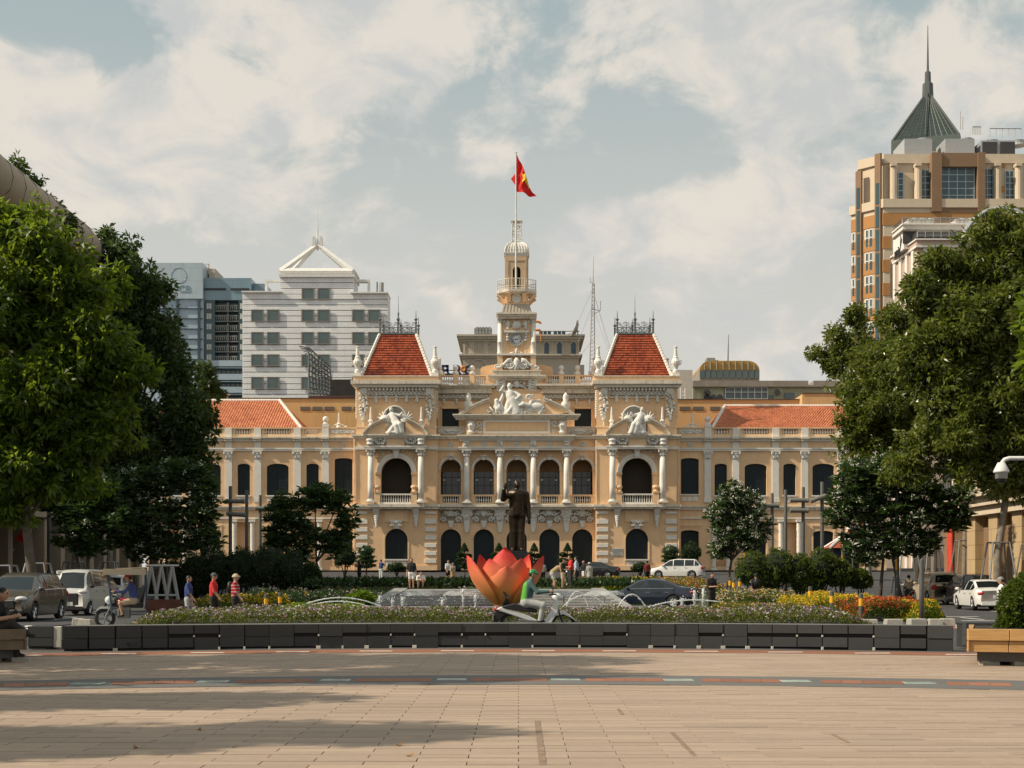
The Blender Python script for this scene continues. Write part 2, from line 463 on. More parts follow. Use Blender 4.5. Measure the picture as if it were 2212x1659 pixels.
# ------------------------------------------------------------------ ground, roads, paving
ASPH=M('asphalt',(0.055,0.055,0.058),0.9,var=0.25,scale=1.2,bump=0.3,bscale=60,dirt=(0.09,0.085,0.08),dirt_amt=0.6)
ys=[-60,0,40,78]+[82+i for i in range(0,8)]+[95,110,125,150,175,400,3000]
gv=[];gf=[]
for i,y in enumerate(ys):
 z=min(zg(y),zg(150)) - 0.03
 gv+=[(-2500,y,z),(2500,y,z)]
 if i:gf.append((2*i-2,2*i-1,2*i+1,2*i))
tag(mesh_obj('ground',gv,gf,ASPH),kind='structure')
def paving_mat(name,col,var=0.22):
 m=bpy.data.materials.new(name);m.use_nodes=True
 N,L=m.node_tree.nodes,m.node_tree.links
 bs=N['Principled BSDF'];bs.inputs['Roughness'].default_value=0.7;bs.inputs['Specular IOR Level'].default_value=0.3
 geo=N.new('ShaderNodeNewGeometry');oi=N.new('ShaderNodeObjectInfo')
 ad=N.new('ShaderNodeMath');ad.operation='ADD';L.new(geo.outputs['Random Per Island'],ad.inputs[0]);L.new(oi.outputs['Random'],ad.inputs[1])
 fr=N.new('ShaderNodeMath');fr.operation='FRACT';L.new(ad.outputs[0],fr.inputs[0])
 n1=N.new('ShaderNodeTexNoise');n1.inputs['Scale'].default_value=0.35;n1.inputs['Detail'].default_value=5
 mp=N.new('ShaderNodeMapping');mp.inputs['Scale'].default_value=(0.5,2.4,1);L.new(geo.outputs['Position'],mp.inputs[0]);L.new(mp.outputs[0],n1.inputs['Vector'])
 n2=N.new('ShaderNodeTexNoise');n2.inputs['Scale'].default_value=9;n2.inputs['Detail'].default_value=6;n2.inputs['Roughness'].default_value=0.7;L.new(geo.outputs['Position'],n2.inputs['Vector'])
 s1=N.new('ShaderNodeMath');s1.operation='MULTIPLY_ADD';L.new(fr.outputs[0],s1.inputs[0]);s1.inputs[1].default_value=var;s1.inputs[2].default_value=1 - var*0.5 - 0.36
 s2=N.new('ShaderNodeMath');s2.operation='MULTIPLY_ADD';L.new(n1.outputs['Fac'],s2.inputs[0]);s2.inputs[1].default_value=0.42;L.new(s1.outputs[0],s2.inputs[2])
 s3=N.new('ShaderNodeMath');s3.operation='MULTIPLY_ADD';L.new(n2.outputs['Fac'],s3.inputs[0]);s3.inputs[1].default_value=0.30;L.new(s2.outputs[0],s3.inputs[2])
 sc=N.new('ShaderNodeVectorMath');sc.operation='SCALE';sc.inputs[0].default_value=col;L.new(s3.outputs[0],sc.inputs['Scale'])
 # old stains with a shape of their own
 n3=N.new('ShaderNodeTexNoise');n3.inputs['Scale'].default_value=2.2;L.new(mp.outputs[0],n3.inputs['Vector']);n3.inputs['Detail'].default_value=8;n3.inputs['Roughness'].default_value=0.75
 r3=N.new('ShaderNodeMapRange');r3.inputs[1].default_value=0.58;r3.inputs[2].default_value=0.72;r3.inputs[4].default_value=0.45;L.new(n3.outputs['Fac'],r3.inputs[0])
 mx=N.new('ShaderNodeMix');mx.data_type='RGBA';L.new(r3.outputs[0],mx.inputs[0]);L.new(sc.outputs[0],mx.inputs[6]);mx.inputs[7].default_value=(*[c*0.5 for c in col],1)
 L.new(mx.outputs[2],bs.inputs['Base Color'])
 b=N.new('ShaderNodeBump');b.inputs['Strength'].default_value=0.15;b.inputs['Distance'].default_value=0.01
 n4=N.new('ShaderNodeTexNoise');n4.inputs['Scale'].default_value=45;L.new(geo.outputs['Position'],n4.inputs['Vector']);L.new(n4.outputs['Fac'],b.inputs['Height']);L.new(b.outputs[0],bs.inputs['Normal'])
 return m
PAVE=paving_mat('beige_granite_paving',(0.36,0.272,0.205),0.18)
JOINT=M('dark_joint_bed',(0.07,0.06,0.05),0.95,var=0.2)
plaza=tag(MB().box(-40,40, -6,30.45, -0.2,0.004).build('plaza_paving',JOINT),kind='structure')
TW,TD=0.854,0.222
slab_me=None
def slab(mb,x,y,w,d,dz):
 b=0.003;g=0.0028
 mb.frustum((x+g,x+w-g,y+g,y+d-g),(x+g+b,x+w-g-b,y+g+b,y+d-g-b),0.004,0.024+dz)
rs=random.Random(3)
near=[];far=[]
y=5.2;row=0
while y < 28.6:
 half=(y+TD)*1150/FP+1.2;off=(row % 2)*TW/2
 nx=int(half/TW)+1
 for i in range(-nx,nx):
  (near if (11.0 < y < 18 and abs((i+0.5)*TW+off) < y*1112/FP+0.45) else far).append((i*TW+off,y))
 y+=TD;row+=1
mb=MB();slab(mb, -TW/2, -TD/2,TW,TD,0)
proto=None
near.sort(key=lambda p:p[1])
for (x,yy) in near[:300]:
 if proto is None:
  o=mb.build('slab',PAVE,plaza);proto=o
 else:
  o=proto.copy();COL.objects.link(o);o.parent=plaza
 o.location=(x+TW/2,yy+TD/2,rs.uniform(-0.003,0.002))
mb=MB()
for (x,yy) in near[300:]+far:slab(mb,x,yy,TW,TD,rs.uniform(-0.003,0.002))
tag(mb.build('slabs',PAVE,plaza),kind='stuff')
STAIN=M('dark_joint_stain',(0.23,0.165,0.115),0.9,var=0.4,scale=6)
for u,va,vb,w in ((1166,1562,1659,0.03),(1475,1588,1640,0.022),(1815,1592,1610,0.02),(1340,1536,1548,0.02)):
 ya,yb=EYE*FP/(vb-V0),EYE*FP/(va-V0);x=X_(u,(ya+yb)/2);MB().box(x-w,x+w,ya,yb,0.0245,0.0275).build('repaired_joint',STAIN,plaza)
def arc_strip(name,mat,yc,k,d0,d1,x0,x1,z,parent,n=40,thick=0.004):
 """a strip across the square that follows the gentle arc y = yc - k x^2"""
 v=[];f=[]
 for i in range(n+1):
  x=x0+(x1-x0)*i/n;y=yc - k*x*x
  v+=[(x,y+d0,z),(x,y+d1,z)]
  if i:f.append((2*i-2,2*i,2*i+1,2*i-1))
 return mesh_obj(name,v,f,mat,parent)
BGREY=paving_mat('grey_band_stone',(0.13,0.125,0.12))
BRED=paving_mat('red_band_brick',(0.27,0.115,0.065),0.3)
INLAY=M('pale_green_glass_inlay',(0.34,0.41,0.36),0.25,var=0.25,scale=4,spec=0.5)
INLAYW=M('pale_stone_inlay',(0.62,0.60,0.54),0.5,var=0.2,scale=4)
band=tag(arc_strip('paving_band',BGREY,21.15,0.021, -0.95,0.95, -11,11,0.028,None),kind='structure')
# individual red bricks in the near band and its glass inlays
bm_=MB();bm_.box(-0.140,0.140, -0.30,0.30,0.028,0.033)
b0=None
inl=[470,725,975,1222,1465,1710,1960,220,2200]
inx=[X_(u,21.1) for u in inl]
for i in range(-30,31):
 x=i*0.285
 if any(abs(x - q) < 0.30 for q in inx):continue
 if b0 is None:b0=bm_.build('brick',BRED,band);o=b0
 else:o=b0.copy();COL.objects.link(o);o.parent=band
 o.location=(x,21.15 - 0.021*x*x,0);o.rotation_euler=(0,0, -2*0.021*x)
i0=None
for x in inx:
 if i0 is None:
  i0=MB().frustum((-0.22,0.22, -0.14,0.14),(-0.21,0.21, -0.13,0.13),0.028,0.036).build('glass_inlay',INLAY,band);o=i0
 else:o=i0.copy();COL.objects.link(o);o.parent=band
 o.location=(x,21.2 - 0.021*x*x,0)
band2=tag(arc_strip('bench_paving_strip',BRED,29.4,0.019, -0.55,0.62, -13,13,0.028,None),kind='structure')
arc_strip('border',BGREY,29.4,0.019,0.624,1.0, -13,13,0.030,band2)
i0=None
for i in range(-7,8):
 x=X_(1163+i*175,29.2)
 if i0 is None:i0=MB().box(-0.34,0.34, -0.09,0.09,0.028,0.034).build('stone_inlay',INLAYW,band2);o=i0
 else:o=i0.copy();COL.objects.link(o);o.parent=band2
 o.location=(x,29.3 - 0.019*x*x,0)
# painted road markings
PAINT=M('worn_white_road_paint',(0.62,0.61,0.57),0.8,var=0.3,scale=3,dirt=(0.12,0.12,0.12),dirt_amt=0.8)
REDP=M('faded_red_road_paint',(0.36,0.10,0.09),0.85,var=0.3,scale=3,dirt=(0.12,0.10,0.10),dirt_amt=0.6)
zebra=tag(MB().box(-18.5, -10.5,40.6,46.0, -0.03, -0.024).build('zebra_crossing',ASPH),kind='structure')
for i in range(8):
 x= -18.1+i*0.95
 mesh_obj('stripe',[(x,41.0, -0.020),(x+0.5,41.0, -0.020),(x+0.95,45.6, -0.020),(x+0.45,45.6, -0.020)],[(0,1,2,3)],PAINT,zebra)
patch=tag(MB().box(13.2,16.5,43.0,46.6, -0.026, -0.021).build('red_road_patch',REDP),kind='structure')
for k in range(3):
 mesh_obj('stripe',[(13.3+k*1.0,43.2, -0.017),(13.75+k*1.0,43.2, -0.017),(13.6+k*1.0+1.0,46.2, -0.017),(13.15+k*1.0+1.0,46.2, -0.017)],[(0,1,2,3)],PAINT,patch)
road=tag(MB().box(19.2,19.34,47,49.6, -0.028, -0.0245).build('road_markings',PAINT),kind='structure')
for k,(x,yy) in enumerate([(17,52),(17.4,58),(18,65),(20.5,53),(21.5,62),(-17,52),(-18,60)]):
 MB().box(x-0.07,x+0.07,yy,yy+2.6, -0.027, -0.0235).build('dash',PAINT,road)
for k,(x,yy) in enumerate([(15.8,50.5),(16.4,55.5),(15.6,61)]):
 MB().box(x,x+1.6,yy,yy+0.3, -0.027, -0.0235).build('stop_bar',PAINT,road)
# ------------------------------------------------------------------ the dark granite bench wall, block by block
GRAN=paving_mat('dark_granite',(0.052,0.053,0.053),0.28)
GRANC=M('granite_bench_core',(0.030,0.030,0.030),0.8,var=0.2)
GPALE=M('pale_sunlit_stone',(0.62,0.58,0.50),0.7,var=0.15)  # pale tone stands for sun on the small bench stones
KB=0.019;YB=30.6
bench=empty('stone_bench',(0,YB,0))
tag(bench,'long low bench wall of dark granite blocks across the front of the square','bench wall')
def by(x):return -KB*x*x
xl,xr=X_(140,29.2),X_(2070,28.8)
v=[];f=[]
n=44
for i in range(n+1):
 x=xl+0.03+(xr-xl-0.06)*i/n
 v+=[(x,by(x)+0.10,0.03),(x,by(x)+0.62,0.03),(x,by(x)+0.62,0.535),(x,by(x)+0.10,0.535)]
 if i:
  a=4*(i-1);b=4*i
  f+=[(a,a+3,b+3,b),(a+1,b+1,b+2,a+2),(a+2,b+2,b+3,a+3)]
f+=[(0,1,2,3),(4*n,4*n+3,4*n+2,4*n+1)]
mesh_obj('core',v,f,GRANC,bench)
mesh_obj('seat_slab',*(lambda pts:(pts,[tuple(range(4*i,4*i+4)) for i in range(len(pts)//4)] ))(
 [q for i in range(n) for q in ((xl+(xr-xl)*i/n,by(xl+(xr-xl)*i/n)+0.012,0.545),(xl+(xr-xl)*(i+1)/n,by(xl+(xr-xl)*(i+1)/n)+0.012,0.545),(xl+(xr-xl)*(i+1)/n,by(xl+(xr-xl)*(i+1)/n)+0.64,0.545),(xl+(xr-xl)*i/n,by(xl+(xr-xl)*i/n)+0.64,0.545))]),paving_mat('sunlit_granite_top',(0.15,0.148,0.14),0.3),bench)  # top coloured paler than the blocks to imitate sun glint
BW=0.495
nb=int((xr-xl)/BW)
BW=(xr-xl)/nb
rb=random.Random(11)
protos={}
for i in range(nb):
 x=xl+(i+0.5)*BW
 rot=math.atan(-2*KB*x)
 gap_u=rb.random() < 0.34      # upper block shorter: a dark slot under it
 gap_l=rb.random() < 0.72      # lower block clear of the ground
 for row,gap,z0,z1 in ((1,gap_u,0.285,0.54),(0,gap_l,0.02,0.278)):
  zz0=z0+(0.075 if gap else 0.0) if row else (0.075 if gap else 0.012)
  key=(row,gap)
  if key not in protos:
   b=MB().box(-BW/2+0.002,BW/2-0.002,0,0.30,zz0,z1)
   o=b.build('block',GRAN,bench,bevel=0.003);protos[key]=o
  else:
   o=protos[key].copy();COL.objects.link(o);o.parent=bench
  o.location=(x,by(x)+rb.choice((0,0,0.006,0.018, -0.010)),rb.uniform(-0.003,0.003));o.rotation_euler=(0,0,rot)
 if rb.random() < 0.62:
  s=rb.choice((0.035,0.045,0.09))
  o=MB().box(-s/2,s/2, -0.02,0.05,0.012,0.082).build('foot',GPALE,bench,bevel=0.004)  # sunlit bits at the wall base, brightness put into the colour
  xx=x+BW/2;o.location=(xx,by(xx)-0.012,0)
 if gap_u and rb.random() < 0.6:
  o=MB().box(-0.015,0.015, -0.005,0.04,0.290,0.330).build('sunlit_spacer',GPALE,bench);xx=x+BW/2;o.location=(xx,by(xx),0)  # pale chip in the slot, sun painted in by its colour
# scribble of old graffiti on one block
gr=M('dark_graffiti',(0.015,0.015,0.015),0.8,var=0)
gx=X_(275,29.4);pts=[(gx+0.016*i,by(gx)-0.012,0.15+0.045*math.sin(i*2.1)+0.02*math.sin(i*0.7)) for i in range(26)]
MB().tube(pts,0.004,4).build('graffiti',gr,bench)
# shorter bench pieces at both ends
def bench_piece(label,x0,x1,y0,y1,h):
 e=empty('stone_bench',((x0+x1)/2,y0,0));tag(e,label,'bench wall')
 w=x1-x0
 MB().box(-w/2+0.02,w/2-0.02,0.03,y1-y0,0.02,h-0.03).build('core',GRANC,e)
 k=max(1,round(w/0.5))
 for i in range(k):
  a= -w/2+w*i/k;b=a+w/k
  MB().box(a+0.004,b-0.004,0,0.26,h*0.52,h).build('block',GRAN,e,bevel=0.006)
  MB().box(a+0.004,b-0.004,0.004,0.26,0.07,h*0.52-0.006).build('block',GRAN,e,bevel=0.006)
 MB().box(w/2,w/2+0.16,0.02,0.3,0.05,h-0.01).build('end_stone',GPALE,e,bevel=0.006)
 MB().box(-w/2,w/2,0.28,y1-y0+0.02,h-0.028,h+0.004).build('seat_slab',GRAN,e)
bench_piece('short dark bench piece with a pale end stone, left of the long bench wall',X_(52,30),X_(108,30),30.2,31.4,0.50)
bench_piece('short dark bench piece behind the wooden planter, right of the long bench wall',X_(2086,30.6),X_(2300,30.6),30.6,31.3,0.56)
# fallen leaves on the paving
DRYL=M('dry_brown_leaf',(0.30,0.13,0.035),0.7,var=0.3,scale=20)
dl=empty('fallen_leaf',(0,0,0))
for i,(u,v,lab) in enumerate([(862,1617,'dark dry leaf on the paving near the picture bottom, right of the tree shadow'),(883,1640,'orange curled dry leaf lowest on the paving'),
                             (293,1622,'thin dry leaf lying in the lowest tree shadow'),(1918,1450,'dry leaf on the paving left of the wooden planter'),(432,1583,'dry leaf at the upper edge of the lowest tree shadow')]):
 yy=EYE*FP/(v-V0)
 a=rng.uniform(0,3)
 m=MB()
 pts=[(-0.07,0,0.03),(-0.02, -0.03,0.004),(0.05, -0.012,0.012),(0.085,0.006,0.045),(0.03,0.035,0.02),(-0.03,0.03,0.01)]
 m.add(pts,[(0,1,5),(1,2,4,5),(2,3,4)])
 m.add([(p[0],p[1],p[2]+0.0025) for p in pts],[(5,1,0),(5,4,2,1),(4,3,2)])
 o=m.build('fallen_leaf',DRYL);o.location=(X_(u,yy),yy,0.026);o.rotation_euler=(0,0,a);o.scale=(0.6,)*3
 tag(o,lab,'leaf','dry leaves on the paving')
bpy.data.objects.remove(dl)
# ------------------------------------------------------------------ town hall
YH=139.0;SH=YH/FP;XC=X_(1116,YH)
def hx(o):return XC+o*SH
def hz(v):return Z_(v,YH)
hall=empty('town_hall',(XC,YH,hz(1232)))
tag(hall,'ochre and white town hall with a clock tower, two red roofed pavilions and long wings','town hall')
hall_inv=Matrix.Translation(-Vector((XC,YH,hz(1232))))
LONE={'frieze','impost','corner_strip','clock_panel','shutter','plate_frame','wall_lamp','side_panel','sill','frame','surround','balcony_brackets'}
def loose(mb):
 p=list(range(len(mb.v)))
 def fd(a):
  while p[a] !=a:p[a]=p[p[a]];a=p[a]
  return a
 for f in mb.f:
  for a in f[1:]:p[fd(a)]=fd(f[0])
 g={}
 for f in mb.f:g.setdefault(fd(f[0]),[]).append(f)
 out=[]
 for fs in g.values():
  us=sorted({a for f in fs for a in f});ix={a:i for i,a in enumerate(us)};q=MB();q.add([mb.v[a] for a in us],[tuple(ix[a] for a in f) for f in fs]);out.append(q)
 return out
def hb(mb,name,mat,parent=None,smooth=False,kind=None,bevel=0):
 """build a part of the hall; its vertices are in world coordinates"""
 par=parent if parent is not None else hall
 if name in LONE:            # several alike pieces from one pass: each becomes its own part
  for q in loose(mb)[1:]:o=q.build(name,mat,par,smooth,bevel);o.matrix_parent_inverse=hall_inv if par is hall else Matrix.Identity(4)
  mb=loose(mb)[0]
 o=mb.build(name,mat,par,smooth,bevel)
 o.matrix_parent_inverse=hall_inv if par is hall else Matrix.Identity(4)
 if kind:o['kind']=kind
 return o
def bo(mb,o0,o1,v0,v1,y0,y1):
 return mb.box(hx(o0),hx(o1),y0,y1,hz(v1),hz(v0))
def wall_open(mb,x0,x1,z0,z1,ops,y,t,n=10):
 """front wall with real openings: ops = (xc, w, zb, zs, rise)"""
 def q(a,b,c,d):mb.add([a,b,c,d],[(0,1,2,3)])
 cur=x0
 for (xc,w,zb,zs,rise) in sorted(ops):
  a,b=xc - w/2,xc+w/2
  if a > cur:q((cur,y,z0),(a,y,z0),(a,y,z1),(cur,y,z1))
  if zb > z0:
   q((a,y,z0),(b,y,z0),(b,y,zb),(a,y,zb))
   q((a,y,zb),(b,y,zb),(b,y+t,zb),(a,y+t,zb))
  q((a,y,zb),(a,y+t,zb),(a,y+t,zs),(a,y,zs));q((b,y,zb),(b,y,zs),(b,y+t,zs),(b,y+t,zb))
  pts=[(xc - w/2*math.cos(math.pi*i/n),zs+rise*math.sin(math.pi*i/n)) for i in range(n+1)]
  for (p,r) in zip(pts[:-1],pts[1:]):
   q((p[0],y,p[1]),(r[0],y,r[1]),(r[0],y,z1),(p[0],y,z1))
   q((p[0],y,p[1]),(p[0],y+t,p[1]),(r[0],y+t,r[1]),(r[0],y,r[1]))
  cur=b
 if cur < x1:q((cur,y,z0),(x1,y,z0),(x1,y,z1),(cur,y,z1))
 return mb
def arch_pts(xc,w,zs,rise,n=14):
 return [(xc - w/2*math.cos(math.pi*i/n),zs+rise*math.sin(math.pi*i/n)) for i in range(n+1)]
def archivolt(mb,xc,w,zs,rise,bw,y0,y1,n=18):
 a=arch_pts(xc,w,zs,rise,n);b=arch_pts(xc,w+2*bw,zs,rise+bw,n)
 for i in range(n):
  mb.add([(a[i][0],y0,a[i][1]),(a[i+1][0],y0,a[i+1][1]),(b[i+1][0],y0,b[i+1][1]),(b[i][0],y0,b[i][1]),
    (a[i][0],y1,a[i][1]),(a[i+1][0],y1,a[i+1][1]),(b[i+1][0],y1,b[i+1][1]),(b[i][0],y1,b[i][1])],
               [(0,1,2,3),(3,2,6,7),(0,4,5,1),(0,3,7,4),(1,5,6,2)])
 return mb
def shutter_window(xc,w,zb,zs,rise,y,name='window',louvre=True):
 """dark shuttered window: frame, two leaves, louvres"""
 m=MB();pts=[(xc - w/2,zb)]+arch_pts(xc,w,zs,rise,10)+[(xc+w/2,zb)]
 m.prism(pts,y,y+0.08)
 o=hb(m,name,SHUT)
 l=MB()
 for s in (-1,1):
  l.box(xc+s*0.02,xc+s*(w/2-0.05),y-0.03,y-0.002,zb+0.04,zs)
 l2=MB()
 k=int((zs-zb)/0.3)
 for s in (-1,1):
  for i in range(k):
   z=zb+0.12+i*(zs-zb-0.15)/max(1,k)
   l2.box(xc+s*0.10,xc+s*(w/2-0.12),y-0.05,y-0.031,z,z+0.10)
 hb(l,'shutter',SHUT,o);hb(l2,'louvres',SHUT,o,kind='stuff')
 return o
def orn(mb,cx,cz,w,h,y,seed,n=16,dep=0.12,r=0.09):
 """stucco relief: mirrored leaves, buds and scrolls"""
 q=random.Random(seed)
 for i in range(n):
  dx=q.random()**0.8*w/2;dz=(q.random()-0.5)*h
  a=q.uniform(0.5,1.5)*r;b=q.uniform(0.4,0.9)*r
  for s in (-1,1):
   mb.ball((cx+s*dx,y - dep*0.5,cz+dz),(a,dep*q.uniform(0.9,1.9),b),6,4)
 return mb
CAPZ=[(0.62,0),(0.66,0.02),(0.60,0.04),(0.62,0.10),(0.70,0.24),(0.86,0.42),(0.98,0.52),(0.98,0.56)]
def capital(mb,x,y,z0,h,hw):
 mb.lathe([(hw*r*0.72,z*h/0.62) for r,z in CAPZ],x,y,z0,12)
 for s in (-1,1):
  mb.ball((x+s*hw*0.78,y - hw*0.62,z0+h*0.72),(hw*0.26,hw*0.24,hw*0.26),8,5)
  mb.ball((x+s*hw*0.78,y+hw*0.62,z0+h*0.72),(hw*0.26,hw*0.24,hw*0.26),6,4)
 mb.ball((x,y - hw*0.80,z0+h*0.80),(hw*0.22,hw*0.16,hw*0.20),6,4)
 for k in range(8):
  a=math.pi*k/4+0.2
  mb.ball((x+hw*0.62*math.cos(a),y+hw*0.62*math.sin(a),z0+h*0.30),(hw*0.20,hw*0.20,h*0.22),6,4)
 mb.box(x - hw,x+hw,y - hw,y+hw,z0+h*0.90,z0+h)
def column(off,v_cap0=973.8,v_cap1=989.4,v_base0=1080,v_base1=1088,hw_px=6.4,y=YH-0.55,cap_px=9.9):
 x=hx(off);r=hw_px*SH;z0=hz(v_base1);zb=hz(v_base0);zt=hz(v_cap1);zc=hz(v_cap0)
 m=MB()
 H=zt - zb
 m.lathe([(r,0),(r*1.0,H*0.3),(r*0.97,H*0.6),(r*0.88,H)],x,y,zb,18)
 o=hb(m,'column',WHITE,smooth=False)
 for p in o.data.polygons:p.use_smooth=len(p.vertices)==4
 b=MB();bh=zb - z0
 b.box(x - r*1.5,x+r*1.5,y - r*1.5,y+r*1.5,z0,z0+bh*0.35)
 b.lathe([(r*1.45,0),(r*1.5,bh*0.12),(r*1.4,bh*0.25),(r*1.15,bh*0.35),(r*1.25,bh*0.5),(r*1.0,bh*0.65)],x,y,z0+bh*0.35,16)
 hb(b,'base',WHITE,o)
 c=MB();capital(c,x,y,zt,zc - zt,cap_px*SH)
 hb(c,'capital',STONE,o)
 return o
def pilaster(off,y,v0,v1,vc0,vc1,hw=7.2):
 m=MB();bo(m,off-hw,off+hw,vc1,v1,y-0.16,y+0.1)
 o=hb(m,'pilaster',WHITE)
 b=MB();bo(b,off-hw-1.4,off+hw+1.4,v1-8,v1-1.6,y-0.22,y);bo(b,off-hw-0.6,off+hw+0.6,v1-11,v1-8.1,y-0.19,y);hb(b,'base',WHITE,o)
 c=MB();x=hx(off);z0=hz(vc1);h=hz(vc0)-z0;w=hw*SH
 c.frustum((x-w,x+w,y-0.18,y),(x-w*1.25,x+w*1.25,y-0.36,y),z0,z0+h*0.88)
 c.box(x-w*1.4,x+w*1.4,y-0.42,y,z0+h*0.88,z0+h)
 for s in (-1,1):
  c.ball((x+s*w*1.15,y-0.36,z0+h*0.70),(w*0.32,0.1,w*0.32),8,5)
  c.ball((x+s*w*0.5,y-0.27,z0+h*0.30),(w*0.26,0.09,h*0.28),6,4)
 c.ball((x,y-0.28,z0+h*0.30),(w*0.24,0.1,h*0.28),6,4);c.ball((x,y-0.36,z0+h*0.66),(w*0.25,0.08,w*0.25),6,4)
 hb(c,'capital',STONE,o)
 return o
def moulding(name,o0,o1,y,steps,mat=WHITE):
 """stacked courses: (v_top, v_bottom, projection)"""
 m=MB()
 for i,(a,b,p) in enumerate(steps):
  m.box(hx(o0)-p*0.8,hx(o1)+p*0.8,y-p,y+0.25+0.002*i,hz(b),hz(a))
 return hb(m,name,mat)
BAL=[(0.055,0),(0.055,0.06),(0.030,0.09),(0.075,0.26),(0.070,0.40),(0.032,0.62),(0.030,0.72),(0.055,0.80),(0.055,0.86)]
def balusters(xa,xb,y,z0,h,n,parent=None,mat=WHITE,fat=1.0):
 m=MB()
 for i in range(n):
  x=xa+(i+0.5)*(xb-xa)/n
  m.lathe([(r*fat,z/0.86*h) for r,z in BAL],x,y,z0,8)
 return hb(m,'balusters',mat,parent,smooth=True,kind='stuff')
def medallion(off,v,y,r_px=5.6):
 x,z,r=hx(off),hz(v),r_px*SH
 m=MB();Mx=Matrix.Translation((x,y-0.012,z)) @ Matrix.Rotation(R(90),4,'X')
 m.lathe([(r*0.72,0.0),(r*0.74,0.05),(r*0.86,0.09),(r,0.05),(r, -0.02)],n=18,M=Mx)
 q=random.Random(int(off*7)+3)
 for i in range(7):
  m.ball((x+q.uniform(-.4,.4)*r,y-0.05,z+q.uniform(-.45,.45)*r),(r*0.22,0.06,r*0.16),6,4)
 return hb(m,'medallion',STONE)
YP=YH - 1.0            # pavilion face
YW=YH+0.3            # wing face
VG=1232
# --- solid cores behind the fronts
c=MB()
for s in (-1,1):
 bo(c,s*172.5,s*345,838,VG,YP+1.9,YP+9)
 bo(c,s*346,s*800,925,VG,YW+0.9,YW+10)
bo(c, -171.5,171.5,850,VG,YH+1.9,YH+11)
hb(c,'inner_walls',PLASTER)
# ====================================================== centre block
m=MB()
ops=[(hx(o),44*SH,hz(VG),hz(1165),22*SH) for o in (-142, -71,0,71,142)]
wall_open(m,hx(-172),hx(172),hz(VG),hz(1094),ops,YH,0.6)
hb(m,'wall',PLASTER)
for o in (-142, -71,0,71,142):
 d=shutter_window(hx(o),44*SH,hz(VG),hz(1165),22*SH,YH+0.45,'door')
 a=MB();archivolt(a,hx(o),44*SH,hz(1165),22*SH,3.2*SH,YH-0.05,YH+0.0);hb(a,'arch_moulding',PLASTER2)
m=MB()
ops=[(hx(o),44*SH,hz(1088),hz(1014),22*SH) for o in (-142, -71,0,71,142)]
wall_open(m,hx(-172),hx(172),hz(1094),hz(966),ops,YH,0.6)
hb(m,'wall',PLASTER)
m=MB();bo(m, -171,171,1017,1093,YH+1.86,YH+1.89);hb(m,'glazed_screen',GLASSD)
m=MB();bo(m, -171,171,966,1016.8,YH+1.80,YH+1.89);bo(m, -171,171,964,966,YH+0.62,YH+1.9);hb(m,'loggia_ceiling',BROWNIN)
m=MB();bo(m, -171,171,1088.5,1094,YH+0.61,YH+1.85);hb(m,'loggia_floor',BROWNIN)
LAMPW=M('white_lamp_glass',(0.8,0.78,0.72),0.4,var=0)
for i,o in enumerate((-142, -71,0,71,142)):
 a=MB();archivolt(a,hx(o),44*SH,hz(1014),22*SH,5.2*SH,YH-0.12,YH+0.0);archivolt(a,hx(o),44*SH+0.16,hz(1014),22*SH+0.08,2.2*SH,YH-0.17,YH-0.121)
 av=hb(a,'archivolt',WHITE)
 k=MB();k.frustum((hx(o)-0.14,hx(o)+0.14,YH-0.3,YH),(hx(o)-0.24,hx(o)+0.24,YH-0.42,YH),hz(994),hz(984));orn(k,hx(o),hz(984.5),0.5,0.2,YH-0.36,40+i,5,0.1,0.10);hb(k,'keystone',STONE,av)
 p=MB()
 for s in (-1,1):
  bo(p,o+s*21,o+s*30,1012.5,1016.5,YH-0.16,YH);bo(p,o+s*22.0,o+s*29.2,1016.6,1087,YH-0.10,YH-0.001)
 p2=hb(p,'impost',PLASTER2)
 # balustrade
 b=MB();bo(b,o-27.5,o+27.5,1068.6,1072.2,YH-0.22,YH+0.14);bo(b,o-27.5,o+27.5,1086,1089.5,YH-0.22,YH+0.14)
 for s in (-1,1):bo(b,o+s*17.6,o+s*26.8,1072.2,1086,YH-0.18,YH+0.10)
 br=hb(b,'balustrade',PLASTER2)
 balusters(hx(o-17.2),hx(o+17.2),YH-0.04,hz(1086),hz(1072.2)-hz(1086),7,br)
 l=MB();Y9=YH+1.5
 for dx in (-16,15):l.box(hx(o+dx)-0.11,hx(o+dx)+0.11,Y9,Y9+0.1,hz(1036.5),hz(1033)) 
 hb(l,'wall_lamp',LAMPW)
 # glazing bars of the screen
 g=MB()
 for dx in (-14,0,14):bo(g,o+dx-0.5,o+dx+0.5,1018,1088,YH+1.82,YH+1.859)
 for vv in (1028,1045):bo(g,o-20,o+20,vv,vv+0.9,YH+1.825,YH+1.858)
 hb(g,'glazing_bars',SHUT)
for o in (-107.5, -36,36,107.5):column(o)
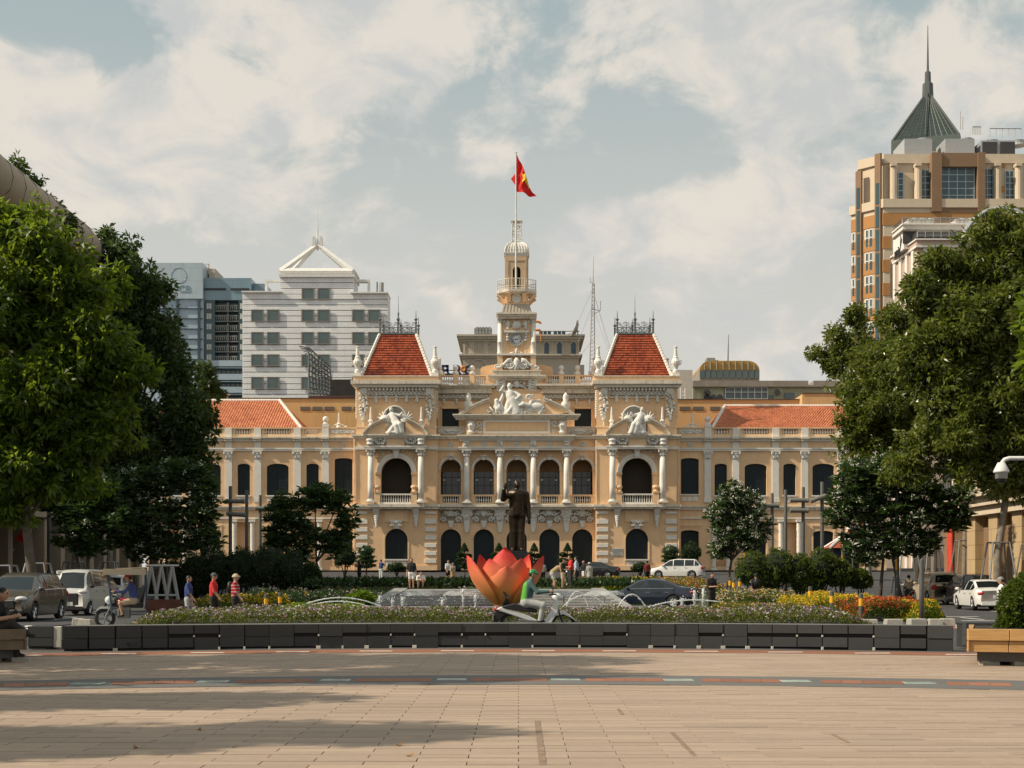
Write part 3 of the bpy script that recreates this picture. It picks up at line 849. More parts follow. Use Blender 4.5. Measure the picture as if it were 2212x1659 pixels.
# entablature over the columns
moulding('architrave', -118,118,YH-0.55,[(966.5,970,0.42),(970.02,973.6,0.34)])
m=MB();bo(m, -117,117,954,966.4,YH-0.78,YH+0.2);hb(m,'frieze',PLASTER2)
moulding('architrave', -171.5, -119.5,YH,[(966.5,970,0.22),(970.02,973.6,0.16)]);moulding('architrave',119.5,171.5,YH,[(966.5,970,0.22),(970.02,973.6,0.16)])
m=MB();bo(m, -171.5, -118,941.5,966.4,YH-0.10,YH+0.2);bo(m,118,171.5,941.5,966.4,YH-0.10,YH+0.2);hb(m,'frieze',PLASTER2)
for o in (-142,142):medallion(o,960,YH-0.10)
for o in (-71,0,71):medallion(o,960,YH-0.78)
for i,o in enumerate((-107.5, -36,36,107.5)):
 k=MB();x=hx(o);bo(k,o-6,o+6,953.6,966.2,YH-0.94,YH-0.7);bo(k,o-6.6,o+6.6,952.4,953.6,YH-1.0,YH-0.7);orn(k,x,hz(960),0.42,0.42,YH-0.95,60+i,7,0.08,0.10);hb(k,'frieze_block',STONE)
moulding('cornice', -118,118,YH-0.75,[(941.5,945,0.55),(945.02,948.2,0.42)],LEDGE);moulding('cornice_band', -118,118,YH-0.75,[(948.3,951,0.30),(951.02,953.6,0.2)])
for s in (-1,1):
 a,b=sorted((s*119.6,s*171.5));moulding('cornice',a,b,YH-0.06,[(941.5,945,0.35),(945.02,949.0,0.25)],LEDGE)
# floor ledge and stucco panels between the storeys
moulding('ledge', -171.5,171.5,YH-0.15,[(1089.6,1091.2,0.50),(1091.22,1096,0.72),(1096.02,1101,0.45)],LEDGE)
for i,o in enumerate((-142, -71,0,71,142)):
 k=MB();bo(k,o-22.5,o+22.5,1101.2,1128.5,YH-0.06,YH+0.01);sg_=hb(k,'panel_ground',RELIEF_BACK);k=MB()
 x,z=hx(o),hz(1115)
 for s in (-1,1):
  k.spiral((x+s*0.74,hz(1122.5)),0.30,1.6,s,0.085,YH-0.16,start=(0 if s > 0 else math.pi))
  k.spiral((x+s*0.50,hz(1108.5)),0.24,1.3, -s,0.075,YH-0.16)
 orn(k,x,hz(1109),1.9,0.70,YH-0.10,80+i,17,0.12,0.11)
 k.ball((x,YH-0.08,hz(1108)),(0.34,0.14,0.36),10,6)
 k.frustum((x-0.14,x+0.14,YH-0.2,YH),(x-0.30,x+0.30,YH-0.3,YH),hz(1140),hz(1125))
 hb(k,'stucco_panel',STONE)
for i,o in enumerate((-107.5, -36,36,107.5)):
 k=MB();x=hx(o)
 k.frustum((x-0.42,x+0.42,YH-0.28,YH),(x-0.60,x+0.60,YH-0.5,YH),hz(1109.5),hz(1101.3))
 k.frustum((x-0.20,x+0.20,YH-0.18,YH),(x-0.40,x+0.40,YH-0.28,YH),hz(1144),hz(1109.6))
 k.prism([(x-0.20,hz(1144)),(x-0.13,hz(1149)),(x,hz(1150.5)),(x+0.13,hz(1149)),(x+0.20,hz(1144))],YH-0.18,YH)
 for s in (-1,1):
  k.spiral((x+s*0.42,hz(1112)),0.17,1.4,s,0.06,YH-0.3)
  for j in range(4):k.ball((x+s*0.50,YH-0.12,hz(1118+j*3.2)),(0.07,0.07,0.07),6,4)
 orn(k,x,hz(1118),0.55,0.8,YH-0.24,100+i,9,0.08,0.07)
 hb(k,'bracket',STONE)
# attic of the centre, with the two square windows
m=MB()
ops=[(hx(o),36.5*SH,hz(921.5),hz(880.5),0.0) for o in (-144,144)]
wall_open(m,hx(-172),hx(172),hz(941),hz(838),ops,YH+0.9,0.5,n=1);hb(m,'wall',PLASTER)
for o in (-144,144):
 w=MB();bo(w,o-18.3,o+18.3,880.5,921.5,YH+1.25,YH+1.35);wo=hb(w,'window',SHUT)
 f=MB()
 for (a,b,cc,d) in ((-20.5, -18.3,878.5,921.5),(18.3,20.5,878.5,921.5),(-20.5,20.5,877,880.4)):bo(f,o+a,o+b,cc,d,YH+0.82,YH+0.95)
 hb(f,'frame',PLASTER2,wo)
for s in (-1,1):
 r=MB();a,b=sorted((s*107,s*171.5));bo(r,a,b,922.5,941.4,YH+0.2,YH+0.88);hb(r,'parapet',PLASTER2)
 r=MB();bo(r,a+3,b-3,925,937,YH+0.14,YH+0.199);orn(r,hx((a+b)/2),hz(931),(b-a-8)*SH,0.38,YH+0.13,7,26,0.06,0.09);hb(r,'relief_panel',STONE)
 r=MB();bo(r,a,b,921,923.6,YH+0.10,YH+0.9);hb(r,'coping',LEDGE)
# frieze and cornice between tower and pavilions
for s in (-1,1):
 a,b=sorted((s*60,s*172));Y1=YH+0.9
 r=MB();bo(r,a,b,848,862,Y1-0.14,Y1);hb(r,'relief_band',RELIEF_BACK)
 r=MB()
 for i in range(11):
  x=hx(a+(i+0.5)*(b-a)/11);r.spiral((x-0.1,hz(855)),0.17,1.2,1,0.045,Y1-0.16);r.spiral((x+0.12,hz(855)),0.14,1.1, -1,0.04,Y1-0.16)
 hb(r,'relief_scrolls',STONE)
 for i in range(4):
  x=hx(a+(i+0.5)*(b-a)/4);r=MB()
  for j in range(3):r.ball((x,Y1-0.16,hz(862+j*3.6)),(0.15-0.02*j,0.13,0.10),8,5)
  hb(r,'pendant',STONE)
 moulding('cornice',a,b,Y1,[(829,833,1.0),(833.02,836.5,0.7),(836.52,847.8,0.35)],LEDGE)
 # rooftop balustrade behind
 Y2=YH+2.2
 r=MB();bo(r,a,b,823,829.2,Y2,Y2+0.3);bo(r,a,b,803.5,806,Y2-0.1,Y2+0.4)
 for t in (0.02,0.34,0.66,0.98):
  o=a+t*(b-a) if s > 0 else b - t*(b-a)
  bo(r,o-5,o+5,803,829,Y2-0.12,Y2+0.42)
 rb_=hb(r,'roof_balustrade',PLASTER2)
 balusters(hx(a),hx(b),Y2+0.15,hz(823),hz(806)-hz(823),22,rb_,fat=1.6)
 for t in (0.34,0.66,0.98):
  o=a+t*(b-a) if s > 0 else b - t*(b-a)
  f=MB();x=hx(o);f.lathe([(0.30,0),(0.30,0.25),(0.22,0.32),(0.16,0.42),(0.12,0.5)],x,Y2+0.15,hz(803),10);f.ball((x,Y2+0.15,hz(803)+0.72),0.27,12,8);hb(f,'ball_finial',WHITE,smooth=True)
 # scrolled buttress beside the tower
 r=MB();o0=s*44;o1=s*80
 r.prism([(hx(o0),hz(829)),(hx(o1),hz(829)),(hx(o1),hz(788)),(hx(s*76),hz(783)),(hx(s*66),hz(780.5)),(hx(s*52),hz(778)),(hx(o0),hz(778))][::(1 if s > 0 else -1)],YH+2.9,YH+5.5);hb(r,'buttress',PLASTER)
 # vase finials over the pediment ends
 f=MB();x=hx(s*104 if s < 0 else s*106);f.box(x-0.3,x+0.3,YH-0.6,YH+0.0,hz(905),hz(894));f.lathe([(0.28,0),(0.30,0.2),(0.2,0.35),(0.40,0.7),(0.46,1.0),(0.22,1.25),(0.30,1.5),(0.24,1.8),(0.05,2.05)],x,YH-0.3,hz(894),12);hb(f,'vase_finial',WHITE,smooth=True)
# pediment with its framed plate
def seg_pediment(o0,o1,v_end,v_top,y,name,half_gap,band=5.5,mat=LEDGE,n=26):
 """broken segmental pediment: two arcs leaving the middle open"""
 c0=(o0+o1)/2;hw=(o1-o0)/2;rise=v_end - v_top
 rad=(hw*hw+rise*rise)/(2*rise);oc=[]
 for i in range(n+1):
  d= -hw+2*hw*i/n
  v=v_top+rad - math.sqrt(max(0,rad*rad - d*d));oc.append((c0+d,v))
 H2=[[MB(),MB(),MB()],[MB(),MB(),MB()]]
 for (p,q) in zip(oc[:-1],oc[1:]):
  if abs((p[0]+q[0])/2 - c0) < half_gap:continue
  m,m2,m3=H2[p[0] >=c0]
  for (mm,t0,t1,yy) in ((m,0,band*0.42,y-0.55),(m2,band*0.42,band,y-0.36)):
   mm.add([(hx(p[0]),yy,hz(p[1]+t0)),(hx(q[0]),yy,hz(q[1]+t0)),(hx(q[0]),yy,hz(q[1]+t1)),(hx(p[0]),yy,hz(p[1]+t1)),
     (hx(p[0]),y+0.3,hz(p[1]+t0)),(hx(q[0]),y+0.3,hz(q[1]+t0)),(hx(q[0]),y+0.3,hz(q[1]+t1)),(hx(p[0]),y+0.3,hz(p[1]+t1))],
                   [(0,3,2,1),(0,1,5,4),(3,7,6,2),(1,2,6,5),(0,4,7,3)])
  m3.add([(hx(p[0]),y-0.1,hz(p[1]+band)),(hx(q[0]),y-0.1,hz(q[1]+band)),(hx(q[0]),y-0.1,hz(v_end+4)),(hx(p[0]),y-0.1,hz(v_end+4))],[(0,3,2,1)])
 for m,m2,m3 in H2:o=hb(m,name,mat);hb(m2,'lower_moulding',WHITE,o);hb(m3,'tympanum',PLASTER2,o)
seg_pediment(-126,126,897,853,YH-0.5,'pediment',56,7.5)
moulding('cornice', -124,124,YH-0.5,[(897,900,0.75),(900.02,904,0.58),(904.02,908,0.4)],LEDGE)
m=MB();bo(m, -108,108,908.1,941.4,YH-0.62,YH+0.6);hb(m,'plate_wall',PLASTER)
m=MB()
for (a,b,cc,d) in ((-72,72,908.5,913.5),(-72,72,933,938),(-72, -66.5,913.6,932.9),(66.5,72,913.6,932.9)):bo(m,a,b,cc,d,YH-0.74,YH-0.61)
hb(m,'plate_frame',WHITE)
for s in (-1,1):
 k=MB();x=hx(s*98);k.lathe([(0.2,0),(0.34,0.15),(0.24,0.35),(0.42,0.8),(0.3,1.1),(0.38,1.25)],x,YH-0.75,hz(939),10);orn(k,hx(s*86),hz(928),0.9,0.8,YH-0.66,5+s,12,0.10,0.11)
 k.spiral((hx(s*80),hz(917)),0.28,1.5,s,0.08,YH-0.7);hb(k,'plate_scroll',STONE)
# sculpture group: draped woman, cherubs, bull
def fig(prims,name,y_off=0.0):
 o=sdf_body(name,prims,[STONE],0.06,0.07,None)
 o.parent=sgroup;return o
sgroup=hb(MB().box(hx(-57),hx(59),YH-1.05,YH+0.5,hz(900.5),hz(898.2)),'sculpture_group',STONE)
def W(o,v,dy=0.0):return (hx(o),YH - 0.7+dy,hz(v))
pr=[('e',W(-15,836),(0.24,0.26,0.31),0),('c',W(-15,841),W(-14,848),0.14,0.2,0),('e',W(-14,853),(0.48,0.3,0.42),0),('c',W(-14,858),W(-9,868),0.40,0.46,0),('c',W(-9,866),W(2,894),0.48,0.58,0),('c',W(-15,868),W(-22,896),0.30,0.42,0),('c',W(-9,868),W(-6,897),0.4,0.5,0),
      ('c',W(-23,850),W(-34,846, -.1),0.17,0.14,0),('c',W(-34,846, -.1),W(-28,836, -.1),0.13,0.10,0),('c',W(-4,850),W(8,857, -.2),0.18,0.15,0),('c',W(8,857, -.2),W(0,864, -.4),0.15,0.11,0),
      ('c',W(-26,848,.2),W(-36,872,.2),0.14,0.20,0),('c',W(-36,872,.2),W(-28,895,0),0.18,0.28,0),('c',W(4,862, -.2),W(-18,893, -.35),0.16,0.20,0),('c',W(10,858,.1),W(8,890,0),0.18,0.42,0)]
fig(pr,'draped_figure')
for (o,v,s,lean) in ((-43,868,1,1),(31,872,1, -1)):
 pr=[('e',W(o,v, -.1),(0.22,0.22,0.24),0),('c',W(o,v+6, -.1),W(o+lean*2,v+15, -.1),0.24,0.27,0),('c',W(o+lean*2,v+15, -.1),W(o+lean*1-3,v+27, -.15),0.2,0.12,0),('c',W(o+lean*2,v+15, -.1),W(o+lean*5+2,v+27, -.1),0.2,0.12,0),
          ('c',W(o,v+6, -.1),W(o+lean*7,v+11, -.3),0.12,0.10,0),('c',W(o-2,v+6, -.1),W(o-5,v+14, -.2),0.12,0.10,0),('e',W(o+lean*4,v+17, -.25),(0.35,0.2,0.28),0)]
 fig(pr,'cherub')
pr=[('e',W(40,882),(0.95,0.42,0.48),0),('c',W(26,880, -.2),W(14,876, -.4),0.32,0.22,0),('e',W(11,878, -.45),(0.3,0.2,0.18),0),('c',W(30,888, -.1),W(27,898, -.1),0.2,0.12,0),('c',W(24,886, -.2),W(14,897, -.2),0.18,0.11,0),('c',W(50,888, -.1),W(44,898, -.1),0.22,0.12,0),('c',W(52,886,0),W(56,898,0),0.2,0.1,0),('c',W(12,873, -.4),W(14,868, -.4),0.07,0.03,0)]
fig(pr,'bull')
k=MB();k.spiral((hx(26),hz(861)),0.30,1.5,1,0.11,YH-0.8);k.tube([W(18,890, -.3),W(30,870,0),W(50,866,.1),W(58,880,.1)],[0.10,0.14,0.12,0.06],7)
for s in (-1,1):
 for i in range(4):k.tube([W(s*48,897, -.3),W(s*(52+i*2),888-i*2, -.2),W(s*(60+i),893-i, -.2)],[0.09,0.12,0.03],6)
o=hb(k,'leaf_scrolls',STONE,sgroup,smooth=True)
# ====================================================== clock tower
YT=YH+1.2
def tx(o):return X_(1116,YT)+o*YT/FP
def tz(v):return Z_(v,YT)
def to(mb,o0,o1,v0,v1,dy0,dy1):return mb.box(tx(o0),tx(o1),YT+dy0,YT+dy1,tz(v1),tz(v0))
m=MB();to(m, -56,57,822,905,0,5.6);hb(m,'tower_base',PLASTER)
m=MB();to(m, -62.5,63,811.5,815, -0.75,6.3);to(m, -61,61.5,815.1,818.5, -0.6,6.2);to(m, -58,58.5,818.6,822.4, -0.3,5.9);hb(m,'cornice',LEDGE)
m=MB();to(m, -51.5,52,801.5,811.6, -0.45,5.9);to(m, -53,53.5,801,803.5, -0.6,6.0);hb(m,'ledge_block',LEDGE)
for s in (-1,1):
 k=MB()
 for j in (-1,1):
  o=s*35+j*6.5;to(k,o-3.4,o+3.4,823,846, -0.22,0.0);k.ball((tx(o),YT-0.22,tz(824)),(0.2,0.15,0.12),8,5);k.ball((tx(o),YT-0.22,tz(845)),(0.18,0.13,0.12),8,5)
 for j in range(10):k.ball((tx(s*35),YT-0.2,tz(826+j*5.6)),(0.18,0.14,0.13),8,5)
 hb(k,'pilaster_pair',STONE)
 k=MB();to(k,s*47,s*56.5,850,855, -0.1,0.0);to(k,s*49,s*50.5,855,878, -0.05,0.0);to(k,s*55,s*56.5,855,878, -0.05,0.0);hb(k,'side_panel',WHITE)
 k=MB();k.spiral((tx(s*63),tz(853)),0.26,1.5,s,0.09,YT-0.1);k.tube([(tx(s*65),YT-0.1,tz(858)),(tx(s*60),YT-0.1,tz(872)),(tx(s*66),YT-0.1,tz(878))],[0.1,0.09,0.14],6);hb(k,'side_scroll',STONE)
k=MB();k.ball((tx(0),YT-0.15,tz(831)),(0.3,0.25,0.4),10,6);orn(k,tx(0),tz(830),2.4,0.5,YT-0.08,33,14,0.12,0.13)
for s in (-1,1):k.tube([(tx(s*5),YT-0.12,tz(834)),(tx(s*16),YT-0.16,tz(837)),(tx(s*24),YT-0.14,tz(846)),(tx(s*21),YT-0.12,tz(858))],0.11,7)
hb(k,'cartouche',STONE,smooth=True)
# volutes below the clock
k=MB()
for s in (-1,1):
 k.spiral((tx(s*14),tz(788)),0.46,1.9,s,0.13,YT-0.35,start=(math.pi if s > 0 else 0))
 k.tube([(tx(s*10),YT-0.33,tz(777)),(tx(s*18),YT-0.33,tz(779)),(tx(s*27),YT-0.33,tz(788)),(tx(s*36),YT-0.33,tz(795)),(tx(s*44),YT-0.33,tz(793))],[0.14,0.17,0.16,0.13,0.10],8)
 k.spiral((tx(s*43),tz(794)),0.24,1.4, -s,0.09,YT-0.35)
 k.tube([(tx(s*2),YT-0.2,tz(770)),(tx(s*12),YT-0.2,tz(769)),(tx(s*14),YT-0.2,tz(763)),(tx(s*5),YT-0.2,tz(761.5))],0.07,6)
k.lathe([(0.28,0),(0.2,0.4),(0.34,0.8),(0.24,1.0),(0.1,1.2)],tx(0),YT-0.35,tz(800),12);k.lathe([(0.22,0),(0.1,0.2),(0.18,0.32),(0.02,0.6)],tx(0),YT-0.2,tz(765),10)
orn(k,tx(0),tz(791),3.0,0.4,YT-0.33,12,10,0.10,0.13)
hb(k,'volutes',STONE,smooth=True)
# clock stage
m=MB();to(m, -35,35,689,801.6,0.15,3.8);hb(m,'clock_stage',PLASTER)
m=MB();to(m, -42.5,42.5,765,768.5, -0.42,4.2);hb(m,'string_course',WHITE)
for s in (-1,1):
 for dy in (0,3.35):
  m=MB();to(m,s*30,s*41.5,768.6,801.5, -0.32+dy,0.5+dy);hb(m,'pedestal',PLASTER2)
 x=tx(s*36);y=YT+0.05
 for dy in (0,3.5):
  m=MB();z0=tz(765);z1=tz(699)
  m.lathe([(0.29,0),(0.29,0.12),(0.25,0.2),(0.245,(z1-z0)*0.38),(0.265,(z1-z0)*0.385),(0.265,(z1-z0)*0.40),(0.235,(z1-z0)*0.405),(0.20,z1-z0)],x,y+dy,z0,16)
  co=hb(m,'column',WHITE,smooth=True)
  c=MB();capital(c,x,y+dy,z1,tz(689)-z1,0.30);hb(c,'capital',STONE,co)
 k=MB()
 for j in range(3):k.ball((tx(s*20),YT+0.02,tz(722+j*6.2)),(0.16,0.14,0.14),8,6)
 k.ball((tx(s*19),YT+0.02,tz(700)),(0.2,0.15,0.38),8,6);k.ball((tx(s*19),YT+0.02,tz(709)),(0.17,0.14,0.12),8,6)
 hb(k,'bead_drop',STONE)
m=MB();to(m, -43.5,43.5,677.5,681, -0.75,4.6);to(m, -42,42,681.1,685, -0.6,4.5);to(m, -40.5,40.5,685.1,689.1, -0.42,4.3);hb(m,'cornice',LEDGE)
m=MB();to(m, -27,27,714.5,718.5, -0.22,0.16);to(m, -25,25,718.6,720, -0.1,0.16);hb(m,'clock_hood',WHITE)
k=MB();k.ball((tx(0),YT+0.05,tz(702)),(0.48,0.22,0.42),12,8);orn(k,tx(0),tz(698),2.5,0.5,YT+0.1,21,14,0.12,0.12);hb(k,'coat_of_arms',STONE,smooth=True)
m=MB();to(m, -21, -15.5,746,764.8,0.08,0.151);to(m,15.5,21,746,764.8,0.08,0.151);to(m, -31, -21,689.4,764.8,0.10,0.151);to(m,21,31,689.4,764.8,0.10,0.151);hb(m,'clock_panel',PLASTER2)
CK=Matrix.Translation((tx(0),YT+0.12,tz(732.6))) @ Matrix.Rotation(R(90),4,'X')
DIAL=M('clock_dial',(0.74,0.74,0.72),0.5,var=0.05);BLK=M('black_paint',(0.012,0.012,0.013),0.5,var=0.0);RING=M('clock_ring_stone',(0.30,0.31,0.29),0.7,var=0.15)
m=MB();r=12.2*SH;m.lathe([(r,0),(r,0.05),(0.001,0.055)],n=36,M=CK);clock=hb(m,'clock',DIAL)
m=MB();m.lathe([(r,0),(r,0.14),(r*1.22,0.16),(r*1.26,0.06),(r*1.26,0)],n=36,M=CK,cap=False);hb(m,'rim',RING,clock)
m=MB();m.lathe([(r*1.27,0),(r*1.27,0.10),(r*1.44,0.08),(r*1.46,0)],n=36,M=CK,cap=False);hb(m,'surround',PLASTER2,clock)
m=MB();m.lathe([(r*0.60,0.058),(r*0.60,0.062),(r*0.63,0.062),(r*0.63,0.058)],n=30,M=CK,cap=False);m.lathe([(r*0.965,0.056),(r*0.965,0.062),(r*0.995,0.062),(r*0.995,0.056)],n=30,M=CK,cap=False);hb(m,'dial_rings',BLK,clock)
for i,num in enumerate(['XII','I','II','III','IIII','V','VI','VII','VIII','IX','X','XI']):
 a=R(-30*i)
 o=text_mesh('numeral',num,r*0.30,BLK,clock,CK @ Matrix.Translation((-r*0.79*math.sin(a),r*0.79*math.cos(a),0.060)) @ Matrix.Rotation(a,4,'Z'),bold=0.006)
for ang,ln,w in ((-(2+43/60)*30,0.42,0.035),(-43*6,0.62,0.025)):
 h=MB();h.box(-w,w, -r*0.14,r*ln,0.068,0.078,M=CK @ Matrix.Rotation(R(ang),4,'Z'));hb(h,'hand',BLK,clock)
# small mansard, neck, balcony, belfry, dome
TILEG=M('grey_zinc_tiles',(0.42,0.37,0.30),0.7,var=0.15,scale=3,streak=0.3,dirt=(0.2,0.17,0.13))
yc=YT+1.9
def ring(hw,v):
 w=hw*YT/FP;return (tx(0)-w,tx(0)+w,yc-w,yc+w),tz(v)
m=MB();prof=[(33.5,677.4),(31.5,668),(29,659),(26.5,652)]
for (a,va),(b,vb) in zip(prof[:-1],prof[1:]):
 ra,za=ring(a,va);rb2,zb2=ring(b,vb);m.frustum(ra,rb2,za,zb2)
mo=hb(m,'mansard',TILEG)
m=MB()
for (a,va),(b,vb) in zip(prof[:-1],prof[1:]):
 for i in range(9):
  t= -0.92+i*0.23;w0=a*YT/FP;w1=b*YT/FP
  m.tube([(tx(0)+t*w0,yc-w0-0.01,tz(va)),(tx(0)+t*w1,yc-w1-0.02,tz(vb))],0.045,5)
hb(m,'tile_rolls',TILEG,mo,kind='stuff')
m=MB();ra,za=ring(25.5,652);rb2,_=ring(25.5,630);m.frustum(ra,rb2,za,tz(631));rc,_=ring(28,0);m.frustum(rc,rc,tz(653.5),tz(651.8));hb(m,'neck',PLASTER)
k=MB()
for s in (-1,1):
 for q in ((17, -1),):
  x=tx(s*17);y0=yc - 25.5*YT/FP
  k.frustum((x-0.18,x+0.18,y0-0.15,y0),(x-0.24,x+0.24,y0-0.75,y0),tz(650),tz(633))
 k.tube([(tx(s*25.5),yc-0.9,tz(650)),(tx(s*33),yc-0.9,tz(640)),(tx(s*41),yc-0.9,tz(634))],[0.12,0.16,0.2],7)
 k.tube([(tx(s*25.5),yc+0.9,tz(650)),(tx(s*33),yc+0.9,tz(640)),(tx(s*41),yc+0.9,tz(634))],[0.12,0.16,0.2],7)
hb(k,'balcony_brackets',PLASTER2)
medal=MB();y0=yc - 25.5*YT/FP;Mx=Matrix.Translation((tx(0),y0-0.012,tz(641))) @ Matrix.Rotation(R(90),4,'X');medal.lathe([(0.36,0),(0.38,0.06),(0.48,0.08),(0.5, -0.02)],n=16,M=Mx);hb(medal,'medallion',STONE)
# balcony slab (octagonal) and railing
def octa(hw,v0,v1,name,mat,n=8):
 w=hw*YT/FP;m=MB();m.lathe([(w,0),(w,tz(v0)-tz(v1))],tx(0),yc,tz(v1),n,M=None);return hb(m,name,mat)
rot8=Matrix.Translation((tx(0),yc,0)) @ Matrix.Rotation(R(22.5),4,'Z')
w=46.5*YT/FP
m=MB();m.lathe([(w*0.93,tz(632)),(w,tz(629)),(w*1.01,tz(625)),(w*1.01,tz(623.8))],n=8,M=rot8);hb(m,'balcony',LEDGE)
m=MB();RAIL=M('cream_iron_railing',(0.66,0.60,0.50),0.6,var=0.12,scale=5)
for k8 in range(8):
 a0=R(22.5+45*k8);a1=R(22.5+45*(k8+1));p0=Vector((tx(0)+w*0.97*math.cos(a0),yc+w*0.97*math.sin(a0),0));p1=Vector((tx(0)+w*0.97*math.cos(a1),yc+w*0.97*math.sin(a1),0))
 zz0,zz1=tz(623.5),tz(601)
 for zz in (zz0+0.08,zz1,zz0+0.30):m.tube([(p0.x,p0.y,zz),(p1.x,p1.y,zz)],0.035,5)
 for j in range(6):
  p=p0.lerp(p1,j/6);m.tube([(p.x,p.y,zz0),(p.x,p.y,zz1)],0.028 if j else 0.05,5)
hb(m,'railing',RAIL)
# belfry with arched openings on its four sides
BELF=M('faded_tower_plaster',(0.58,0.42,0.27),0.85,var=0.12,scale=1.2,bump=0.05,streak=0.3,dirt=(0.3,0.22,0.15))
w=24.2*YT/FP;zb,zt2=tz(624),tz(549)
for k4 in range(4):
 m=MB();wall_open(m, -w,w,zb,zt2,[(0,17*YT/FP,zb,tz(580),8.5*YT/FP)], -w,0.4)
 m.box(-w*0.99, -w*0.75, -w-0.06, -w-0.001,zb,zt2-0.5);m.box(w*0.75,w*0.99, -w-0.06, -w-0.001,zb,zt2-0.5);m.box(-w*0.99,w*0.99, -w-0.06, -w-0.001,zt2-0.48,zt2)
 m2=MB();Mx=Matrix.Translation((tx(0),yc,0)) @ Matrix.Rotation(R(90*k4),4,'Z');m2.add(m.v,m.f,Mx);hb(m2,'belfry_wall',BELF)
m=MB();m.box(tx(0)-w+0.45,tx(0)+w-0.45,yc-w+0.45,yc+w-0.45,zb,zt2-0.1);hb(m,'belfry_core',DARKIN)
m=MB();
for hw,va,vb in ((26.5,542.5,546),(27.5,541,542.6),(25.4,546,549)):
 q=hw*YT/FP;m.box(tx(0)-q,tx(0)+q,yc-q,yc+q,tz(vb),tz(va))
hb(m,'cornice',WHITE)
m=MB();pf=[(25.5,541),(24.8,534),(22.5,527),(18.5,521.5),(13,518),(10.5,516.5)]
for (a,va),(b,vb) in zip(pf[:-1],pf[1:]):
 ra,za=ring(a,va);rb2,zb2=ring(b,vb);m.frustum(ra,rb2,za,zb2)
dome=hb(m,'dome',M('pale_zinc_dome',(0.60,0.58,0.52),0.7,var=0.12,scale=3,streak=0.4,dirt=(0.35,0.33,0.28)))
m=MB()
for sx in (-1,1):
 for sy in (-1,1):
  m.tube([(tx(0)+sx*a*YT/FP,yc+sy*a*YT/FP,tz(v)) for a,v in pf],0.085,6)
for i in range(7):
 t= -0.75+0.25*i
 m.tube([(tx(0)+t*a*YT/FP,yc-a*YT/FP-0.01,tz(v)) for a,v in pf[:4]],0.04,5)
hb(m,'dome_ribs',WHITE,dome)
m=MB();WST=M('white_painted_steel',(0.68,0.66,0.60),0.55,var=0.15,scale=5,dirt=(0.35,0.22,0.12),dirt_amt=0.4)
zl0,zl1=tz(530),tz(467)
def lc(sx,sy,t):
 q=(11.5 - 2.2*t)*YT/FP;return (tx(0)+sx*q,yc+sy*q,zl0+t*(zl1-zl0))
cs=[(-1, -1),(1, -1),(1,1),(-1,1)]
for i in range(4):
 m.tube([lc(*cs[i],0),lc(*cs[i],1)],0.06,5)
 for j in range(6):
  t0,t1=j/6,(j+1)/6
  a,b=(cs[i],cs[(i+1) % 4]) if j % 2 else (cs[(i+1) % 4],cs[i])
  m.tube([lc(*a,t0),lc(*b,t1)],0.035,4);m.tube([lc(*cs[i],t1),lc(*cs[(i+1) % 4],t1)],0.03,4)
m.box(tx(-12.5),tx(12.5),yc-0.5,yc+0.5,tz(470),tz(468));m.box(tx(-5),tx(6),yc-0.3,yc+0.3,tz(468),tz(464.5))
hb(m,'steel_lattice',WST)
YF=yc - 1.5
m=MB();m.lathe([(0.10,Z_(625,YF)),(0.10,Z_(540,YF)),(0.075,Z_(440,YF)),(0.05,Z_(332,YF)),(0.04,Z_(330,YF))],X_(1114.6,YF),YF,0,8);m.tube([(X_(1114.6,YF),YF,Z_(331,YF)),(X_(1114.6,YF),YF,Z_(323,YF))],0.025,5);m.ball((X_(1114.6,YF),YF,Z_(329,YF)),0.09,8,5)
m.tube([(X_(1111,YF),YF,Z_(330.5,YF)),(X_(1118,YF),YF,Z_(330.5,YF))],0.02,4)
hb(m,'flagpole',WST)
# national flag on the pole
RED=M('red_flag_cloth',(0.62,0.018,0.016),0.75,var=0.08,scale=3,trans=0.25);YEL=M('yellow_star_cloth',(0.85,0.58,0.03),0.75,var=0.05,trans=0.2)
EDG=[(1116.3,333.5),(1127.9,354.9),(1134.6,376.9),(1143.8,403.8),(1159.5,427)]
def cloth(u,v,d=0.0):
 return P(u,v,YF)+Vector((0,(0.42*math.sin((u-1114)/5.5+(v-333)/40)+0.15*math.sin((u+v)/4))*min(1,(u-1114)/10)+d,0))
def flag_uv(a,b):
 t=a*4;i=min(3,int(t));t -=i
 e=(EDG[i][0]+(EDG[i+1][0]-EDG[i][0])*t,EDG[i][1]+(EDG[i+1][1]-EDG[i][1])*t)
 h=(1115.9,333.5+80*a)
 return h[0]+(e[0]-h[0])*b,h[1]+(e[1]-h[1])*b
na,nb_=18,14
fv=[tuple(cloth(*flag_uv(i/na,j/nb_))) for i in range(na+1) for j in range(nb_+1)]
ff=[(i*(nb_+1)+j,(i+1)*(nb_+1)+j,(i+1)*(nb_+1)+j+1,i*(nb_+1)+j+1) for i in range(na) for j in range(nb_)]
flag=mesh_obj('national_flag',fv,ff,RED,None,True)
tag(flag,'red flag with a yellow star hanging at the top of the town hall flagpole','flag')
star=[(1126,375.7),(1130.9,380),(1134.4,376.5),(1137.5,386.7),(1140.6,394),(1143.6,404.4),(1141.8,406.2),(1136.3,397.7),(1127.8,397.1),(1128.4,391.6),(1130.3,386.7)]
mesh_obj('star',[tuple(cloth(1134.5,390, -0.12))]+[tuple(cloth(u,v, -0.08)) for u,v in star],[(0,i,i % 11+1) for i in range(1,12)],YEL,flag)
